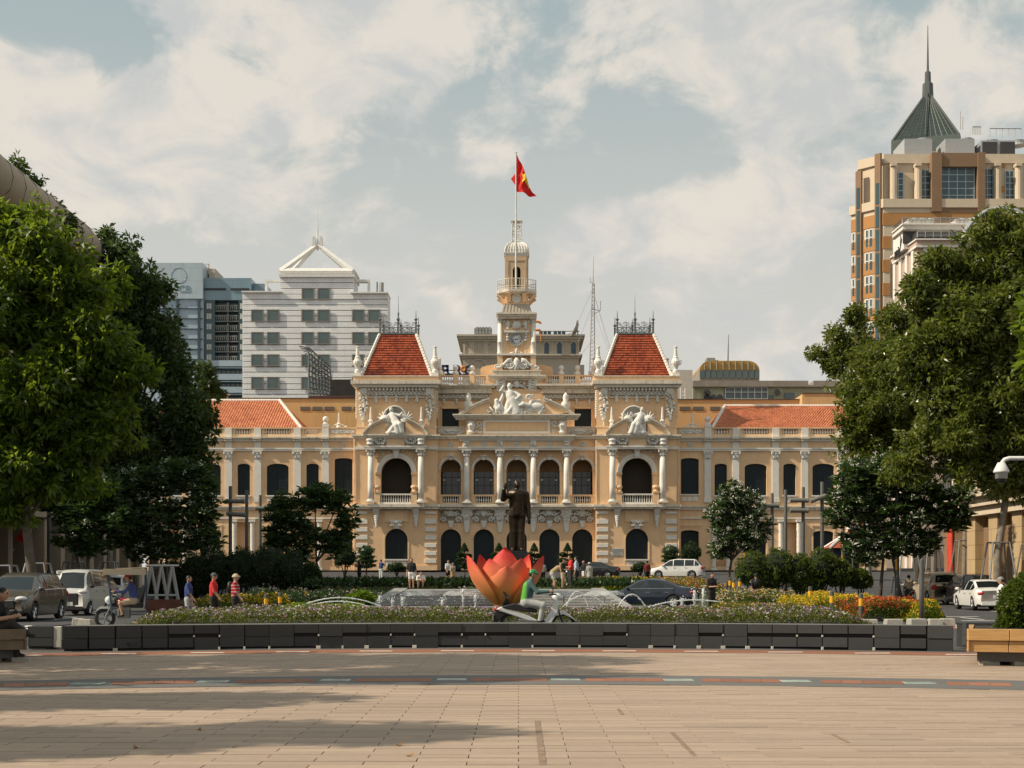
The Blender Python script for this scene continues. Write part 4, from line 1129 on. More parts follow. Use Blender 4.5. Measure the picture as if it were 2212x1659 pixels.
# slack corner of the cloth behind the pole
m=MB();pts=[P(1113.8,374,YF+0.3),P(1103.5,386,YF+0.5),P(1113.8,401,YF+0.35),P(1118,404,YF+0.2),P(1118,380,YF+0.15)]
m.add([tuple(p) for p in pts]+[tuple(p+Vector((0,0.03,0))) for p in pts],[(0,1,2,3,4),(9,8,7,6,5),(0,5,6,1),(1,6,7,2)]);m.build('slack_corner',RED,flag)
# ====================================================== pavilions
ROOFR=bpy.data.materials.new('glazed_red_tiles')
def tile_mat(m,c1,c2,rough):
 m.use_nodes=True;N,L=m.node_tree.nodes,m.node_tree.links;bs=N['Principled BSDF'];bs.inputs['Roughness'].default_value=rough
 geo=N.new('ShaderNodeNewGeometry');n=N.new('ShaderNodeTexNoise');n.inputs['Scale'].default_value=0.9;n.inputs['Detail'].default_value=5;L.new(geo.outputs['Position'],n.inputs['Vector'])
 ad=N.new('ShaderNodeMath');ad.operation='MULTIPLY_ADD';L.new(geo.outputs['Random Per Island'],ad.inputs[0]);ad.inputs[1].default_value=0.6;L.new(n.outputs['Fac'],ad.inputs[2])
 mr=N.new('ShaderNodeMapRange');mr.inputs[1].default_value=0.4;mr.inputs[2].default_value=1.15;L.new(ad.outputs[0],mr.inputs[0])
 mx=N.new('ShaderNodeMix');mx.data_type='RGBA';L.new(mr.outputs[0],mx.inputs[0]);mx.inputs[6].default_value=(*c1,1);mx.inputs[7].default_value=(*c2,1);L.new(mx.outputs[2],bs.inputs['Base Color'])
 return m
tile_mat(ROOFR,(0.17,0.026,0.012),(0.42,0.092,0.032),0.33)
ROOFO=tile_mat(bpy.data.materials.new('orange_clay_tiles'),(0.40,0.125,0.055),(0.62,0.235,0.11),0.75)
def tiles(p00,p10,p11,p01,rows,tw,lift=0.05,curve=0.0):
 """overlapping tiles on a sloped quad (bottom-left, bottom-right, top-right, top-left)"""
 p00,p10,p11,p01=map(Vector,(p00,p10,p11,p01))
 nrm=(p10-p00).cross(p01-p00).normalized()
 m=MB()
 for r in range(rows):
  t0,t1=r/rows,min(1.0,(r+1.25)/rows)
  a0,b0=p00.lerp(p01,t0),p10.lerp(p11,t0);a1,b1=p00.lerp(p01,t1),p10.lerp(p11,t1)
  wdt=(b0-a0).length;n=max(1,int(wdt/tw));off=(r % 2)*0.5
  for i in range(-1,n+1):
   s0=(i+off)/n;s1=(i+0.94+off)/n
   s0=max(0,s0);s1=min(1,s1)
   if s1 - s0 < 0.2/n:continue
   sm=(s0+s1)/2
   q=[a0.lerp(b0,s0)+nrm*lift,a0.lerp(b0,sm)+nrm*(lift+curve),a0.lerp(b0,s1)+nrm*lift,a1.lerp(b1,s1)+nrm*0.01,a1.lerp(b1,sm)+nrm*(0.012+curve),a1.lerp(b1,s0)+nrm*0.01,a0.lerp(b0,s0),a0.lerp(b0,s1)]
   m.add([tuple(x) for x in q],[(0,1,4,5),(1,2,3,4),(6,7,2,1,0),(6,0,5),(7,3,2)])
 return m
def urn(x,y,z,s=1.0):
 f=MB();f.box(x-0.34*s,x+0.34*s,y-0.34*s,y+0.34*s,z,z+0.34*s)
 f.lathe([(0.30,0.34),(0.30,0.55),(0.18,0.72),(0.22,0.85),(0.42,1.25),(0.44,1.45),(0.26,1.75),(0.28,1.85),(0.20,1.95),(0.13,2.75),(0.19,2.8),(0.19,2.9),(0.08,2.95)],x,y,z,12)
 for k in (-1,1):f.tube([(x+k*0.40,y,z+1.5),(x+k*0.56,y,z+1.55),(x+k*0.52,y,z+1.25),(x+k*0.40,y,z+1.1)],0.05,5)
 return f
OB=258.0
def pavilion(s):
 c0=s*OB
 def o_(d):return c0+d*1.0
 HW=86.5
 # ---- ground storey
 m=MB();wall_open(m,hx(c0-HW),hx(c0+HW),hz(VG),hz(1097),[(hx(c0),48.5*SH,hz(1208),hz(1167),24.3*SH)],YP,0.5)
 for e in (-1,1):m.add([(hx(c0+e*HW),YP,hz(VG)),(hx(c0+e*HW),YP+3,hz(VG)),(hx(c0+e*HW),YP+3,hz(941)),(hx(c0+e*HW),YP,hz(941))],[(0,1,2,3)])
 hb(m,'wall',PLASTER)
 w=shutter_window(hx(c0),48.5*SH,hz(1208),hz(1167),24.3*SH,YP+0.4)
 a=MB();archivolt(a,hx(c0),48.5*SH,hz(1167),24.3*SH,3.2*SH,YP-0.05,YP);bo(a,c0-27.4,c0-24.3,1167,1225,YP-0.05,YP);bo(a,c0+24.3,c0+27.4,1167,1225,YP-0.05,YP);hb(a,'surround',PLASTER2,w)
 sl=MB();bo(sl,c0-25.5,c0+25.5,1208,1211,YP-0.18,YP+0.3)
 for e in (-1,0,1):bo(sl,c0+e*15.5-6.5,c0+e*15.5+6.5,1212.5,1223,YP-0.07,YP)
 hb(sl,'sill',WHITE,w)
 for e in (-1,1):
  for j,(va,vb) in enumerate(((1105.5,1111.2),(1122,1132.5),(1140,1149.2),(1157,1166),(1174,1183),(1191,1200),(1207.5,1216.5))):
   q=MB();a,b=sorted((c0+e*61.5,c0+e*85.8));bo(q,a,b,va,vb,YP-0.13,YP);hb(q,'quoin',WHITE,bevel=0.02)
 m=MB();a,b=c0-HW-1,c0+HW+1;bo(m,a,b,1222,VG,YP-0.12,YP-0.0005);hb(m,'plinth',PLASTER2)
 m=MB();bo(m,c0-25,c0+25,1103,1129,YP-0.08,YP+0.01);hb(m,'recessed_panel',PLASTER2)
 m=MB();bo(m,c0-61,c0+61,1104.2,1105.8,YP-0.12,YP-0.081);hb(m,'string_course',WHITE)
 k=MB();x=hx(c0);k.frustum((x-0.26,x+0.26,YP-0.3,YP),(x-0.5,x+0.5,YP-0.42,YP),hz(1143),hz(1128));k.box(x-0.62,x+0.62,YP-0.5,YP,hz(1127.8),hz(1124.4));orn(k,x,hz(1133),1.1,0.5,YP-0.4,300,9,0.1,0.1);hb(k,'keystone',STONE)
 for e in (-1,1):
  k=MB();x=hx(c0+e*42.3);k.frustum((x-0.2,x+0.2,YP-0.3,YP),(x-0.32,x+0.32,YP-0.75,YP),hz(1116),hz(1101.4))
  for j in range(6):k.ball((x,YP-0.24,hz(1116+j*4.2)),(0.28-0.035*j,0.22-0.02*j,0.16),8,5)
  hb(k,'bracket',STONE,smooth=False)
 # ---- balcony ledge
 moulding('ledge',c0-HW,c0+HW,YP-0.1,[(1091.22,1096,0.42),(1096.02,1101,0.30)],LEDGE)
 m=MB();bo(m,c0-60,c0+60,1091,1097.4,YP-0.95,YP-0.55);bo(m,c0-57,c0+57,1097.5,1101.2,YP-0.72,YP-0.45);hb(m,'balcony',LEDGE)
 # ---- upper storey
 m=MB();wall_open(m,hx(c0-HW),hx(c0+HW),hz(1096),hz(941),[(hx(c0),65.5*SH,hz(1090),hz(1023.7),32.8*SH)],YP,0.6,n=16);hb(m,'wall',PLASTER)
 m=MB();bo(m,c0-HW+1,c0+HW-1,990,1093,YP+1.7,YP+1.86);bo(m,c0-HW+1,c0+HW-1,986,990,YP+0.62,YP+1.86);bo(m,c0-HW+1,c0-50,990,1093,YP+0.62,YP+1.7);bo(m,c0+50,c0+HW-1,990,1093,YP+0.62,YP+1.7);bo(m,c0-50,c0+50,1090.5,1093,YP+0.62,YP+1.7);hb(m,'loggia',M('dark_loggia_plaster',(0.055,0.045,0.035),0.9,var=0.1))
 a=MB();archivolt(a,hx(c0),65.5*SH,hz(1023.7),32.8*SH,10.5*SH,YP-0.16,YP,24);archivolt(a,hx(c0),65.5*SH+0.4,hz(1023.7),32.8*SH+0.2,4.6*SH,YP-0.22,YP-0.161,24);av=hb(a,'archivolt',WHITE)
 k=MB();x=hx(c0);k.frustum((x-0.16,x+0.16,YP-0.4,YP),(x-0.3,x+0.3,YP-0.6,YP),hz(992),hz(973));k.ball((x,YP-0.55,hz(968.5)),(0.42,0.35,0.30),10,7)
 for j in range(5):k.ball((x-0.34+0.17*j,YP-0.72,hz(969)),(0.10,0.2,0.32),6,5)
 hb(k,'keystone_shell',STONE,av)
 for e in (-1,1):
  p=MB();bo(p,c0+e*32,c0+e*45,1022,1027.5,YP-0.24,YP);bo(p,c0+e*33.5,c0+e*43.5,1027.6,1088,YP-0.12,YP-0.001);hb(p,'impost',PLASTER2)
  k=MB();q=random.Random(50)
  for j in range(60):
   d=q.uniform(6,41);z=q.uniform(975.5,1001)
   if (d/46)**2+((1023.7-z)/46.5)**2 < 1.06:continue
   k.ball((hx(c0+e*d),YP-0.05,hz(z)),(q.uniform(.07,.15),0.1,q.uniform(.06,.12)),6,4)
  hb(k,'spandrel_relief',STONE)
  column(c0+e*53.4,y=YP-0.62)
  # balcony posts with urns
  b=MB();a1,b1=sorted((c0+e*33,c0+e*45.5));bo(b,a1,b1,1066.5,1090.9,YP-0.86,YP-0.30);bo(b,a1-1,b1+1,1064.5,1066.6,YP-0.92,YP-0.26)
  xx=hx((a1+b1)/2);b.lathe([(0.2,0),(0.26,0.1),(0.16,0.2),(0.34,0.42),(0.30,0.6),(0.16,0.66)],xx,YP-0.58,hz(1064.5),10);hb(b,'balcony_post',PLASTER2)
 b=MB();bo(b,c0-33,c0+33,1068.4,1071.6,YP-0.78,YP-0.42);bo(b,c0-33,c0+33,1086.4,1090.9,YP-0.78,YP-0.42);br=hb(b,'balustrade',WHITE)
 balusters(hx(c0-32.6),hx(c0+32.6),YP-0.6,hz(1086.4),hz(1071.6)-hz(1086.4),13,br)
 # ---- entablature
 moulding('architrave',c0-61,c0+61,YP-0.62,[(966.5,970,0.38),(970.02,973.4,0.30)])
 moulding('architrave',c0-HW,c0+HW,YP-0.02,[(966.5,973.2,0.14)])
 m=MB();bo(m,c0-60,c0+60,951,966.4,YP-0.82,YP+0.2);bo(m,c0-HW+0.5,c0+HW-0.5,951,966.3,YP-0.06,YP+0.18);hb(m,'frieze',PLASTER2)
 for e in (-1,1):
  k=MB();x=hx(c0+e*54);k.lathe([(0.2,0),(0.36,0.12),(0.30,0.3),(0.40,0.5),(0.34,0.66)],x,YP-0.9,hz(966),10)
  xx=hx(c0+e*32);bg_=MB();bo(bg_,c0+e*19,c0+e*47,952,965.5,YP-0.86,YP-0.825);hb(bg_,'festoon_ground',RELIEF_BACK)
  k.tube([(hx(c0+e*(20+2*j)),YP-0.9,hz(954+8*math.sin(math.pi*j/13))) for j in range(14)],0.085,6)
  orn(k,xx,hz(958),1.0,0.5,YP-0.88,77,11,0.10,0.09)
  hb(k,'festoon',STONE)
 moulding('cornice',c0-HW,c0+HW,YP-0.05,[(941.5,945,0.45),(945.02,948.2,0.34)],LEDGE);moulding('cornice_band',c0-HW,c0+HW,YP-0.05,[(948.3,951,0.2)])
 moulding('cornice',c0-60,c0+60,YP-0.75,[(942,945.4,0.48),(945.42,948.4,0.36)],LEDGE);moulding('cornice_band',c0-60,c0+60,YP-0.75,[(948.5,951,0.22)])
 # ---- attic storey
 m=MB();bo(m,c0-HW+2,c0+HW-2,838,941.4,YP+0.25,YP+8);hb(m,'attic_wall',PLASTER)
 m=MB()
 for e in (-1,1):a1,b1=sorted((c0+e*60.5,c0+e*85.5));bo(m,a1,b1,840,923,YP+0.12,YP+0.24)
 hb(m,'corner_strip',PLASTER2)
 for e in (-1,1):
  m=MB();a1,b1=sorted((c0+e*58,c0+e*86.5));bo(m,a1,b1,923.2,926,YP-0.02,YP+0.3);bo(m,a1+0.5,b1-0.5,926.1,941.4,YP+0.02,YP+0.3);hb(m,'corner_base',PLASTER2)
  k=MB();x=hx(c0+e*71);q=random.Random(9)
  k.ball((x,YP+0.02,hz(848)),(0.40,0.22,0.36),10,6)
  for j in range(48):
   t=j/47;ww=0.40*(1-0.25*t) if t < 0.8 else 0.40*(1-t)*3.2
   k.ball((x+q.uniform(-1,1)*ww,YP+0.03,hz(843+66*t)),(q.uniform(.12,.20),0.2,q.uniform(.10,.17)),6,4)
  k.tube([(x,YP+0.05,hz(908)),(x,YP+0.05,hz(923))],0.05,5)
  k2=MB();side=hx(c0+e*HW)
  for j in range(16):k2.ball((side,YP+0.7,hz(846+3.8*j)),(0.14,0.3,0.11),6,4)
  hb(k,'fruit_drop',STONE);hb(k2,'fruit_drop',STONE)
 m=MB();bo(m,c0-HW+3,c0+HW-3,846,860,YP+0.10,YP+0.24);hb(m,'frieze',PLASTER2)
 m=MB();bo(m,c0-59,c0+59,847,858.5,YP+0.06,YP+0.099);hb(m,'relief_ground',RELIEF_BACK);m=MB();bo(m,c0-59,c0+59,859.5,861.5,YP+0.02,YP+0.24)
 for j in range(14):
  x=hx(c0-54+108*j/13);m.spiral((x-0.11,hz(852.5)),0.19,1.2,1,0.055,YP+0.0);m.spiral((x+0.12,hz(853)),0.16,1.1, -1,0.05,YP+0.0)
 hb(m,'relief_band',STONE)
 m=MB()
 for j in range(18):
  x=hx(c0-66+132*j/17)
  m.prism([(x-0.11,hz(846.5)),(x+0.11,hz(846.5)),(x+0.11,hz(842.5)),(x,hz(839.6)),(x-0.11,hz(842.5))],YP-0.12,YP+0.2)
 hb(m,'cornice_dentils',WHITE,kind='stuff')
 for j in range(5):
  x=hx(c0+(-44+22*j));k=MB()
  for i in range(3):k.ball((x,YP+0.02,hz(859.5+i*4.6)),(0.17,0.16,0.12+0.02*i),8,5)
  hb(k,'pendant',STONE)
 m=MB();P8=8.5
 m.box(hx(c0-HW-4),hx(c0+HW+4),YP-0.35,YP+P8,hz(840),hz(834));hb(m,'cornice_cove',WHITE)
 m=MB();m.box(hx(c0-HW-9.5),hx(c0+HW+9.5),YP-0.75,YP+P8+0.4,hz(834),hz(826.5));hb(m,'cornice',LEDGE)
 m=MB();m.box(hx(c0-HW-5),hx(c0+HW+5),YP-0.45,YP+P8+0.2,hz(826.6),hz(817.5));hb(m,'roof_plinth',PLASTER2)
 m=MB();m.box(hx(c0-HW-6),hx(c0+HW+6),YP-0.55,YP+P8+0.3,hz(818),hz(815.8));hb(m,'roof_ledge',LEDGE)
 # ---- pediment, sculpture, obelisks
 seg_pediment(c0-69,c0+69,940,905,YP-0.75,'pediment',22,6.0)
 shell=MB();cx,cz=hx(c0-s*0 - (2 if s < 0 else 8)),hz(906);n1,n2=14,5;sv=[];sf=[];rr=24*SH
 for i in range(n1+1):
  a=R(-25+230*i/n1)
  for j in range(n2+1):
   t=j/n2;ph=t*math.pi/2;sv.append((cx+rr*math.cos(a)*math.sin(ph),YP+0.15 - 0.75*(1-math.cos(ph)),cz+rr*math.sin(a)*math.sin(ph)))
 for i in range(n1):
  for j in range(n2):b=i*(n2+1)+j;sf.append((b,b+1,b+n2+2,b+n2+1))
 shell.add(sv,sf)
 rim=[(cx+rr*1.01*math.cos(R(-25+230*i/20)),YP-0.62,cz+rr*1.01*math.sin(R(-25+230*i/20))) for i in range(21)];shell.tube(rim,0.085,6)
 grp=hb(shell,'sculpture_group',STONE,smooth=True)
 b=MB();bo(b,c0-18,c0+18,916,941,YP-0.7,YP+0.2);bo(b,c0-19.5,c0+19.5,914,916.1,YP-0.85,YP+0.2);hb(b,'pedestal',WHITE,grp)
 def W2(d,v,dy=0.0):return (hx(c0+d*(-s)),YP - 0.75+dy,hz(v))
 pr=[('e',W2(-10,889,.2),(0.22,0.24,0.28),0),('c',W2(-10,893,.2),W2(-8,897,.2),0.11,0.18,0),('e',W2(-7,902,.15),(0.38,0.26,0.36),0),('c',W2(-6,905,.1),W2(-1,914,0),0.32,0.38,0),
          ('c',W2(-1,914,0),W2(9,922, -.45),0.32,0.24,0),('c',W2(9,922, -.45),W2(14,938, -.4),0.24,0.26,0),('c',W2(-3,915,0),W2(2,924, -.45),0.3,0.24,0),('c',W2(2,924, -.45),W2(6,939, -.35),0.24,0.32,0),
          ('c',W2(-13,899,.15),W2(-21,907,.05),0.14,0.12,0),('c',W2(-21,907,.05),W2(-18,914, -.1),0.12,0.10,0),('c',W2(-1,899,.15),W2(9,902,0),0.15,0.13,0),('c',W2(9,902,0),W2(14,896, -.1),0.13,0.09,0),('c',W2(-4,925, -.3),W2(-12,939, -.3),0.2,0.3,0),('e',W2(0,939, -.3),(1.0,0.3,0.2),0)]
 g=sdf_body('seated_figure',pr,[STONE],0.055,0.06,grp)
 k=MB();k.ball(W2(-23,910,.1),(0.55,0.35,0.42),10,7);k.ball(W2(20,910,.2),(0.5,0.3,0.45),10,7)
 for j in range(7):
  a=R(30*j-20)
  for e in (-1,1):k.tube([W2(e*23,908,.1),(W2(e*23,908)[0]+0.75*math.cos(a)*(1 if e*(-s) > 0 else -1),YP-0.6,hz(908)+0.75*math.sin(a))],[0.10,0.03],5)
 hb(k,'foliage_scrolls',STONE,grp,smooth=True)
 for e in (-1,1):
  f=MB();x=hx(c0+e*54.3);yy=YP-0.2;bo(f,c0+e*54.3-5,c0+e*54.3+5,922,934,yy-0.25,yy+0.25);f.lathe([(0.20,0),(0.24,0.1),(0.14,0.2),(0.26,0.38),(0.24,0.5),(0.12,0.62),(0.15,0.7),(0.075,1.75),(0.03,1.8)],x,yy,hz(922),10);hb(f,'obelisk',WHITE,smooth=False)
 # ---- roof
 YR0=YP+0.35;bx0,bx1=hx(c0-75),hx(c0+75);depth=bx1-bx0;zb=hz(816)
 YR1=YR0+1.65;tx0,tx1=hx(c0-39)*1.0,hx(c0+39);zt=Z_(722.5,YR1)
 B=[(bx0,YR0,zb),(bx1,YR0,zb),(bx1,YR0+depth,zb),(bx0,YR0+depth,zb)]
 T=[(tx0,YR1,zt),(tx1,YR1,zt),(tx1,YR0+depth-1.65,zt),(tx0,YR0+depth-1.65,zt)]
 m=MB();m.frustum((bx0+.02,bx1-.02,YR0+.02,YR0+depth-.02),(tx0+.02,tx1-.02,YR1+.02,YR0+depth-1.67),zb,zt);rf=hb(m,'roof',ROOFR)
 for i in range(4):
  j=(i+1) % 4
  hb(tiles(B[i],B[j],T[j],T[i],18,0.235,0.10),'roof_tiles',ROOFR,rf,kind='stuff')
 hcap=MB()
 for i in range(4):
  p,q=Vector(B[i]),Vector(T[i]);n=15
  d=(q-p)/n;out=Vector(((-1 if i in (0,3) else 1)*0.05,(-1 if i in (0,1) else 1)*0.05,0))
  for j in range(n):hcap.tube([p+d*j+out,p+d*(j+1.08)+out],[0.19,0.15],7)
 hb(hcap,'hip_caps',WHITE,rf,kind='stuff')
 # iron cresting
 zc=zt;ic=MB();ic.box(tx0-0.12,tx1+0.12,YR1-0.12,YR0+depth-1.5,zc,zc+0.16)
 def zz(v):return Z_(v,YR1)
 for yy in (YR1,YR0+depth-1.65):
  for va,vb in ((719.5,718.2),(708.2,706.6)):ic.box(tx0,tx1,yy-0.04,yy+0.04,zz(va),zz(vb))
  for i in range(9):
   x=tx0+(tx1-tx0)*i/8;big=i % 4==0
   ic.box(x-(0.09 if big else 0.03),x+(0.09 if big else 0.03),yy-0.06,yy+0.06,zz(719.5),zz(698 if big else 706.8))
  for i in range(4):
   if True:
    for j in range(2):
     xa=tx0+(tx1-tx0)*(2*i+j)/8;xb=tx0+(tx1-tx0)*(2*i+j+1)/8
     for e in (0,1):
      p0=(xa,yy,zz(718.5));p1=(xb,yy,zz(708));q0=(xb,yy,zz(718.5));q1=(xa,yy,zz(708))
     ic.tube([p0,p1],0.022,4);ic.tube([q0,q1],0.022,4)
  for i in range(2):
   xa=tx0+(tx1-tx0)*i/2;xb=tx0+(tx1-tx0)*(i+1)/2;xm=(xa+xb)/2;hw=(xb-xa)/2
   for e in (-1,1):
    ic.tube([(xm,yy,zz(703)),(xm+e*hw*0.35,yy,zz(705)),(xm+e*hw*0.7,yy,zz(702.5)),(xm+e*hw*0.85,yy,zz(699))],0.035,5)
    ic.spiral((xm+e*hw*0.68,zz(699)),0.16,1.3,e,0.032,yy);ic.spiral((xm+e*hw*0.22,zz(698.5)),0.16,1.3, -e,0.032,yy)
   ic.tube([(xm,yy,zz(706.6)),(xm,yy,zz(694))],0.03,5)
  for x,top in ((tx0,671),(tx1,671),((tx0+tx1)/2,676)):
   ic.lathe([(0.10,zz(698)),(0.13,zz(697)),(0.06,zz(694)),(0.16,zz(690.5)),(0.20,zz(690)),(0.05,zz(687)),(0.02,zz(top))],x,yy,0,6)
 hb(ic,'iron_cresting',IRON)
 sp=MB();xm=(tx0+tx1)/2;ymid=YR1+0.05;sp.lathe([(0.10,zz(700)),(0.14,zz(686)),(0.05,zz(684)),(0.10,zz(676)),(0.03,zz(672)),(0.012,zz(636))],xm,ymid+0.3,0,6);hb(sp,'lightning_rod',IRON)
 for e in (-1,1):
  hb(urn(hx(c0+e*(HW-3.5)),YP+0.0,hz(816.5)),'urn',WHITE)
  hb(urn(hx(c0+e*(HW-3.5)),YP+7.6,hz(816.5)),'urn',WHITE)
for s in (-1,1):pavilion(s)
# marble plaque with illegible lines on the right pavilion
pq=MB();x0,x1=hx(1320-1116),hx(1343-1116);pq.box(x0,x1,YP-0.06,YP-0.001,hz(1201),hz(1184.6));pl=hb(pq,'plaque',M('grey_marble',(0.50,0.49,0.47),0.4,var=0.1,scale=6),bevel=0.02)
INK=M('engraved_grey_letters',(0.12,0.12,0.11),0.7,var=0)
lines=['TRỤ SỞ ỦY BAN NHÂN DÂN','DI TÍCH KIẾN TRÚC','NGHỆ THUẬT QUỐC GIA','Quyết định số 1272','của Bộ Văn hóa','Thể thao và Du lịch']
for i,t in enumerate(lines):
 text_mesh('plaque_text',t,0.098,INK,pl,Matrix.Translation(((x0+x1)/2,YP-0.064,hz(1187.2+i*2.35))) @ FRONT,depth=0.002)
# ====================================================== wings
def wing(s):
 def bw(m,o0,o1,v0,v1,y0,y1):
  a,b=sorted((s*o0,s*o1));return bo(m,a,b,v0,v1,y0,y1)
 O1=800
 # upper wall
 wins=[(375,38.7,1067,993,4.2),(442,27,1069.5,1006,5),(517.5,47.5,1069.5,1009,8),(591,27,1069.5,1006,5),(664,47,1069.5,1009,8),(738,27,1069.5,1006,5)]
 m=MB();xa,xb=sorted((hx(s*346),hx(s*O1)))
 wall_open(m,xa,xb,hz(1100),hz(941),[(hx(s*o),w*SH,hz(vb),hz(vs),r*SH) for o,w,vb,vs,r in wins],YW,0.4,n=8);hb(m,'wall',PLASTER)
 for o,w,vb,vs,r in wins:
  wo=shutter_window(hx(s*o),w*SH,hz(vb),hz(vs),r*SH,YW+0.26)
  sl=MB();bo(sl,s*o-w/2-2,s*o+w/2+2,vb,vb+3,YW-0.16,YW+0.2)
  for e in (-1,0,1):bo(sl,s*o+e*w*0.32-w*0.14,s*o+e*w*0.32+w*0.14,vb+5,vb+15,YW-0.06,YW)
  hb(sl,'sill',WHITE,wo)
 # lower wall
 low=[(375,39,1215,1150,5),(442,22,VG,1128,0.01),(517.5,46,1215,1156,10),(591,30,VG,1128,0.01),(664,44,1215,1152,6),(738,30,VG,1128,0.01)]
 m=MB();wall_open(m,xa,xb,hz(VG),hz(1099),[(hx(s*o),w*SH,hz(vb),hz(vs),r*SH) for o,w,vb,vs,r in low],YW,0.7,n=8);hb(m,'wall',PLASTER)
 for o,w,vb,vs,r in low:
  if w in (22,30):
   n=MB();bo(n,s*o-w/2,s*o+w/2,vs,VG,YW+0.7,YW+0.75);hb(n,'niche',PLASTER)
   for e in (-1,1):
    x=hx(s*o+e*(w/2+4.6));c=MB();z0=hz(VG-6);z1=hz(1127.5)
    prof=[];k=9
    for i in range(k):
     a=(z1-z0)*i/k;b=(z1-z0)*(i+1)/k;prof+=[(0.215,a+0.03),(0.215,b-0.03),(0.185,b-0.015),(0.185,b+0.015)]
    c.lathe(prof[:-2],x,YW-0.12,z0,14);c.box(x-0.3,x+0.3,YW-0.42,YW+0.1,hz(1127.4),hz(1122.5));c.box(x-0.28,x+0.28,YW-0.4,YW+0.1,hz(VG),z0);hb(c,'rusticated_column',WHITE)
  else:
   wo=shutter_window(hx(s*o),w*SH,hz(vb),hz(vs),r*SH,YW+0.45)
   f=MB()
   for e in (-1,1):
    a,b=sorted((s*o+e*(w/2),s*o+e*(w/2+4)));bo(f,a,b,1138,1222,YW-0.05,YW)
   bo(f,s*o-w/2-4,s*o+w/2+4,1133,1137,YW-0.07,YW);hb(f,'surround',PLASTER2,wo)
 moulding('ledge',min(s*346,s*O1),max(s*346,s*O1),YW,[(1092.5,1096,0.34),(1096.02,1101,0.2)],LEDGE)
 moulding('string_course',min(s*346,s*O1),max(s*346,s*O1),YW,[(1117.5,1120.5,0.12)],WHITE)
 m=MB();bw(m,346,O1,1224,VG,YW-0.1,YW-0.001);hb(m,'plinth',PLASTER2)
 for o in (413.5,474,560,623,702,770):
  pilaster(s*o,YW,991,1086,974,991.5)
  m=MB();bo(m,s*o-7.2,s*o+7.2,953,966.6,YW-0.18,YW);hb(m,'frieze_block',WHITE)
  m=MB();bo(m,s*o-7.4,s*o+7.4,924.5,943.4,YW-0.32,YW+0.16);hb(m,'parapet_block',WHITE)
  m=MB();bo(m,s*o-9,s*o+9,944,948.5,YW-0.62,YW);bo(m,s*o-8.4,s*o+8.4,948.6,953,YW-0.45,YW);hb(m,'cornice_break',LEDGE)
 m=MB();bw(m,346,O1,953.1,966.4,YW-0.06,YW+0.001);hb(m,'frieze',PLASTER2)
 moulding('architrave',min(s*346,s*O1),max(s*346,s*O1),YW,[(967,970.3,0.26),(970.32,974,0.18)])
 moulding('cornice',min(s*346,s*O1),max(s*346,s*O1),YW,[(943.5,946.5,0.5),(946.52,949.5,0.36)],LEDGE);moulding('cornice_band',min(s*346,s*O1),max(s*346,s*O1),YW,[(949.6,953,0.22)])
 medallion(s*375,960,YW-0.06)
 # parapet with balusters
 m=MB();bw(m,346,O1,923,925.6,YW-0.26,YW+0.2);bw(m,346,O1,937.5,943.4,YW-0.18,YW+0.1)
 bw(m,346,406,925.7,937.4,YW-0.12,YW+0.08)
 segs=[(421,466),(482,552),(568,615),(631,694),(710,762)]
 for a,b in segs:
  bw(m,a,a+7,925.7,937.4,YW-0.14,YW+0.1);bw(m,b-7,b,925.7,937.4,YW-0.14,YW+0.1)
 pa=hb(m,'parapet',PLASTER2)
 for a,b in segs:
  xa2,xb2=sorted((hx(s*(a+7)),hx(s*(b-7))));balusters(xa2,xb2,YW-0.02,hz(937.5),hz(925.6)-hz(937.5),max(4,int((b-a-14)/5.2)),pa,fat=1.25)
 m=MB();bw(m,350,402,926.5,936.5,YW-0.16,YW-0.121);orn(m,hx(s*376),hz(931.5),2.1,0.3,YW-0.16,8,24,0.05,0.08);hb(m,'relief_panel',STONE,pa)
 f=MB();x=hx(s*(385 if s < 0 else 380));yy=YW+0.0
 for e in (-1,1):f.tube([(x+e*0.1,yy,hz(916)),(x+e*0.35,yy,hz(917)),(x+e*0.6,yy,hz(921.5)),(x+e*0.8,yy,hz(920))],0.08,6)
 f.lathe([(0.3,0),(0.2,0.2),(0.24,0.35),(0.1,0.5),(0.07,1.35),(0.02,1.45)],x,yy,hz(923),10);hb(f,'roof_finial',WHITE)
 f=MB();x=hx(s*413.5);f.box(x-0.3,x+0.3,yy-0.3,yy+0.3,hz(923),hz(915));f.lathe([(0.26,0),(0.2,0.12),(0.12,0.2)],x,yy,hz(915),10);f.ball((x,yy,hz(915)+0.45),0.3,12,8);hb(f,'ball_finial',WHITE,smooth=False)
 # hipped roof behind the parapet
 Y0,Y1=YW+0.6,YW+7.5;vr=866 if s < 0 else 877.5
 ze=hz(924.5);zr=Z_(vr,Y1)
 def rx(u,Y):return X_(u,Y)
 if s < 0:e_in,r_in=651,604
 else:e_in,r_in=1538,1566
 xin=rx(e_in,Y0);rin=rx(r_in,Y1);xo=hx(s*O1)
 Bq=[(xin,Y0,ze),(xo,Y0,ze)] if s > 0 else [(xo,Y0,ze),(xin,Y0,ze)]
 Tq=[(rin,Y1,zr),(xo,Y1,zr)] if s > 0 else [(xo,Y1,zr),(rin,Y1,zr)]
 base=MB();base.add([Bq[0],Bq[1],Tq[1],Tq[0]],[(0,1,2,3)])
 Yb=2*Y1 - Y0
 hip=[(xin,Y0,ze),(rin,Y1,zr),(xin,Yb,ze)]
 base.add(hip,[(0,1,2)] if s < 0 else [(0,2,1)]);base.add([(xo,Y1,zr),(rin,Y1,zr),(xin,Yb,ze),(xo,Yb,ze)],[(0,1,2,3)])
 rf=hb(base,'roof',ROOFO)
 hb(tiles(Bq[0],Bq[1],Tq[1],Tq[0],26,0.26,0.06,0.05),'roof_tiles',ROOFO,rf,kind='stuff')
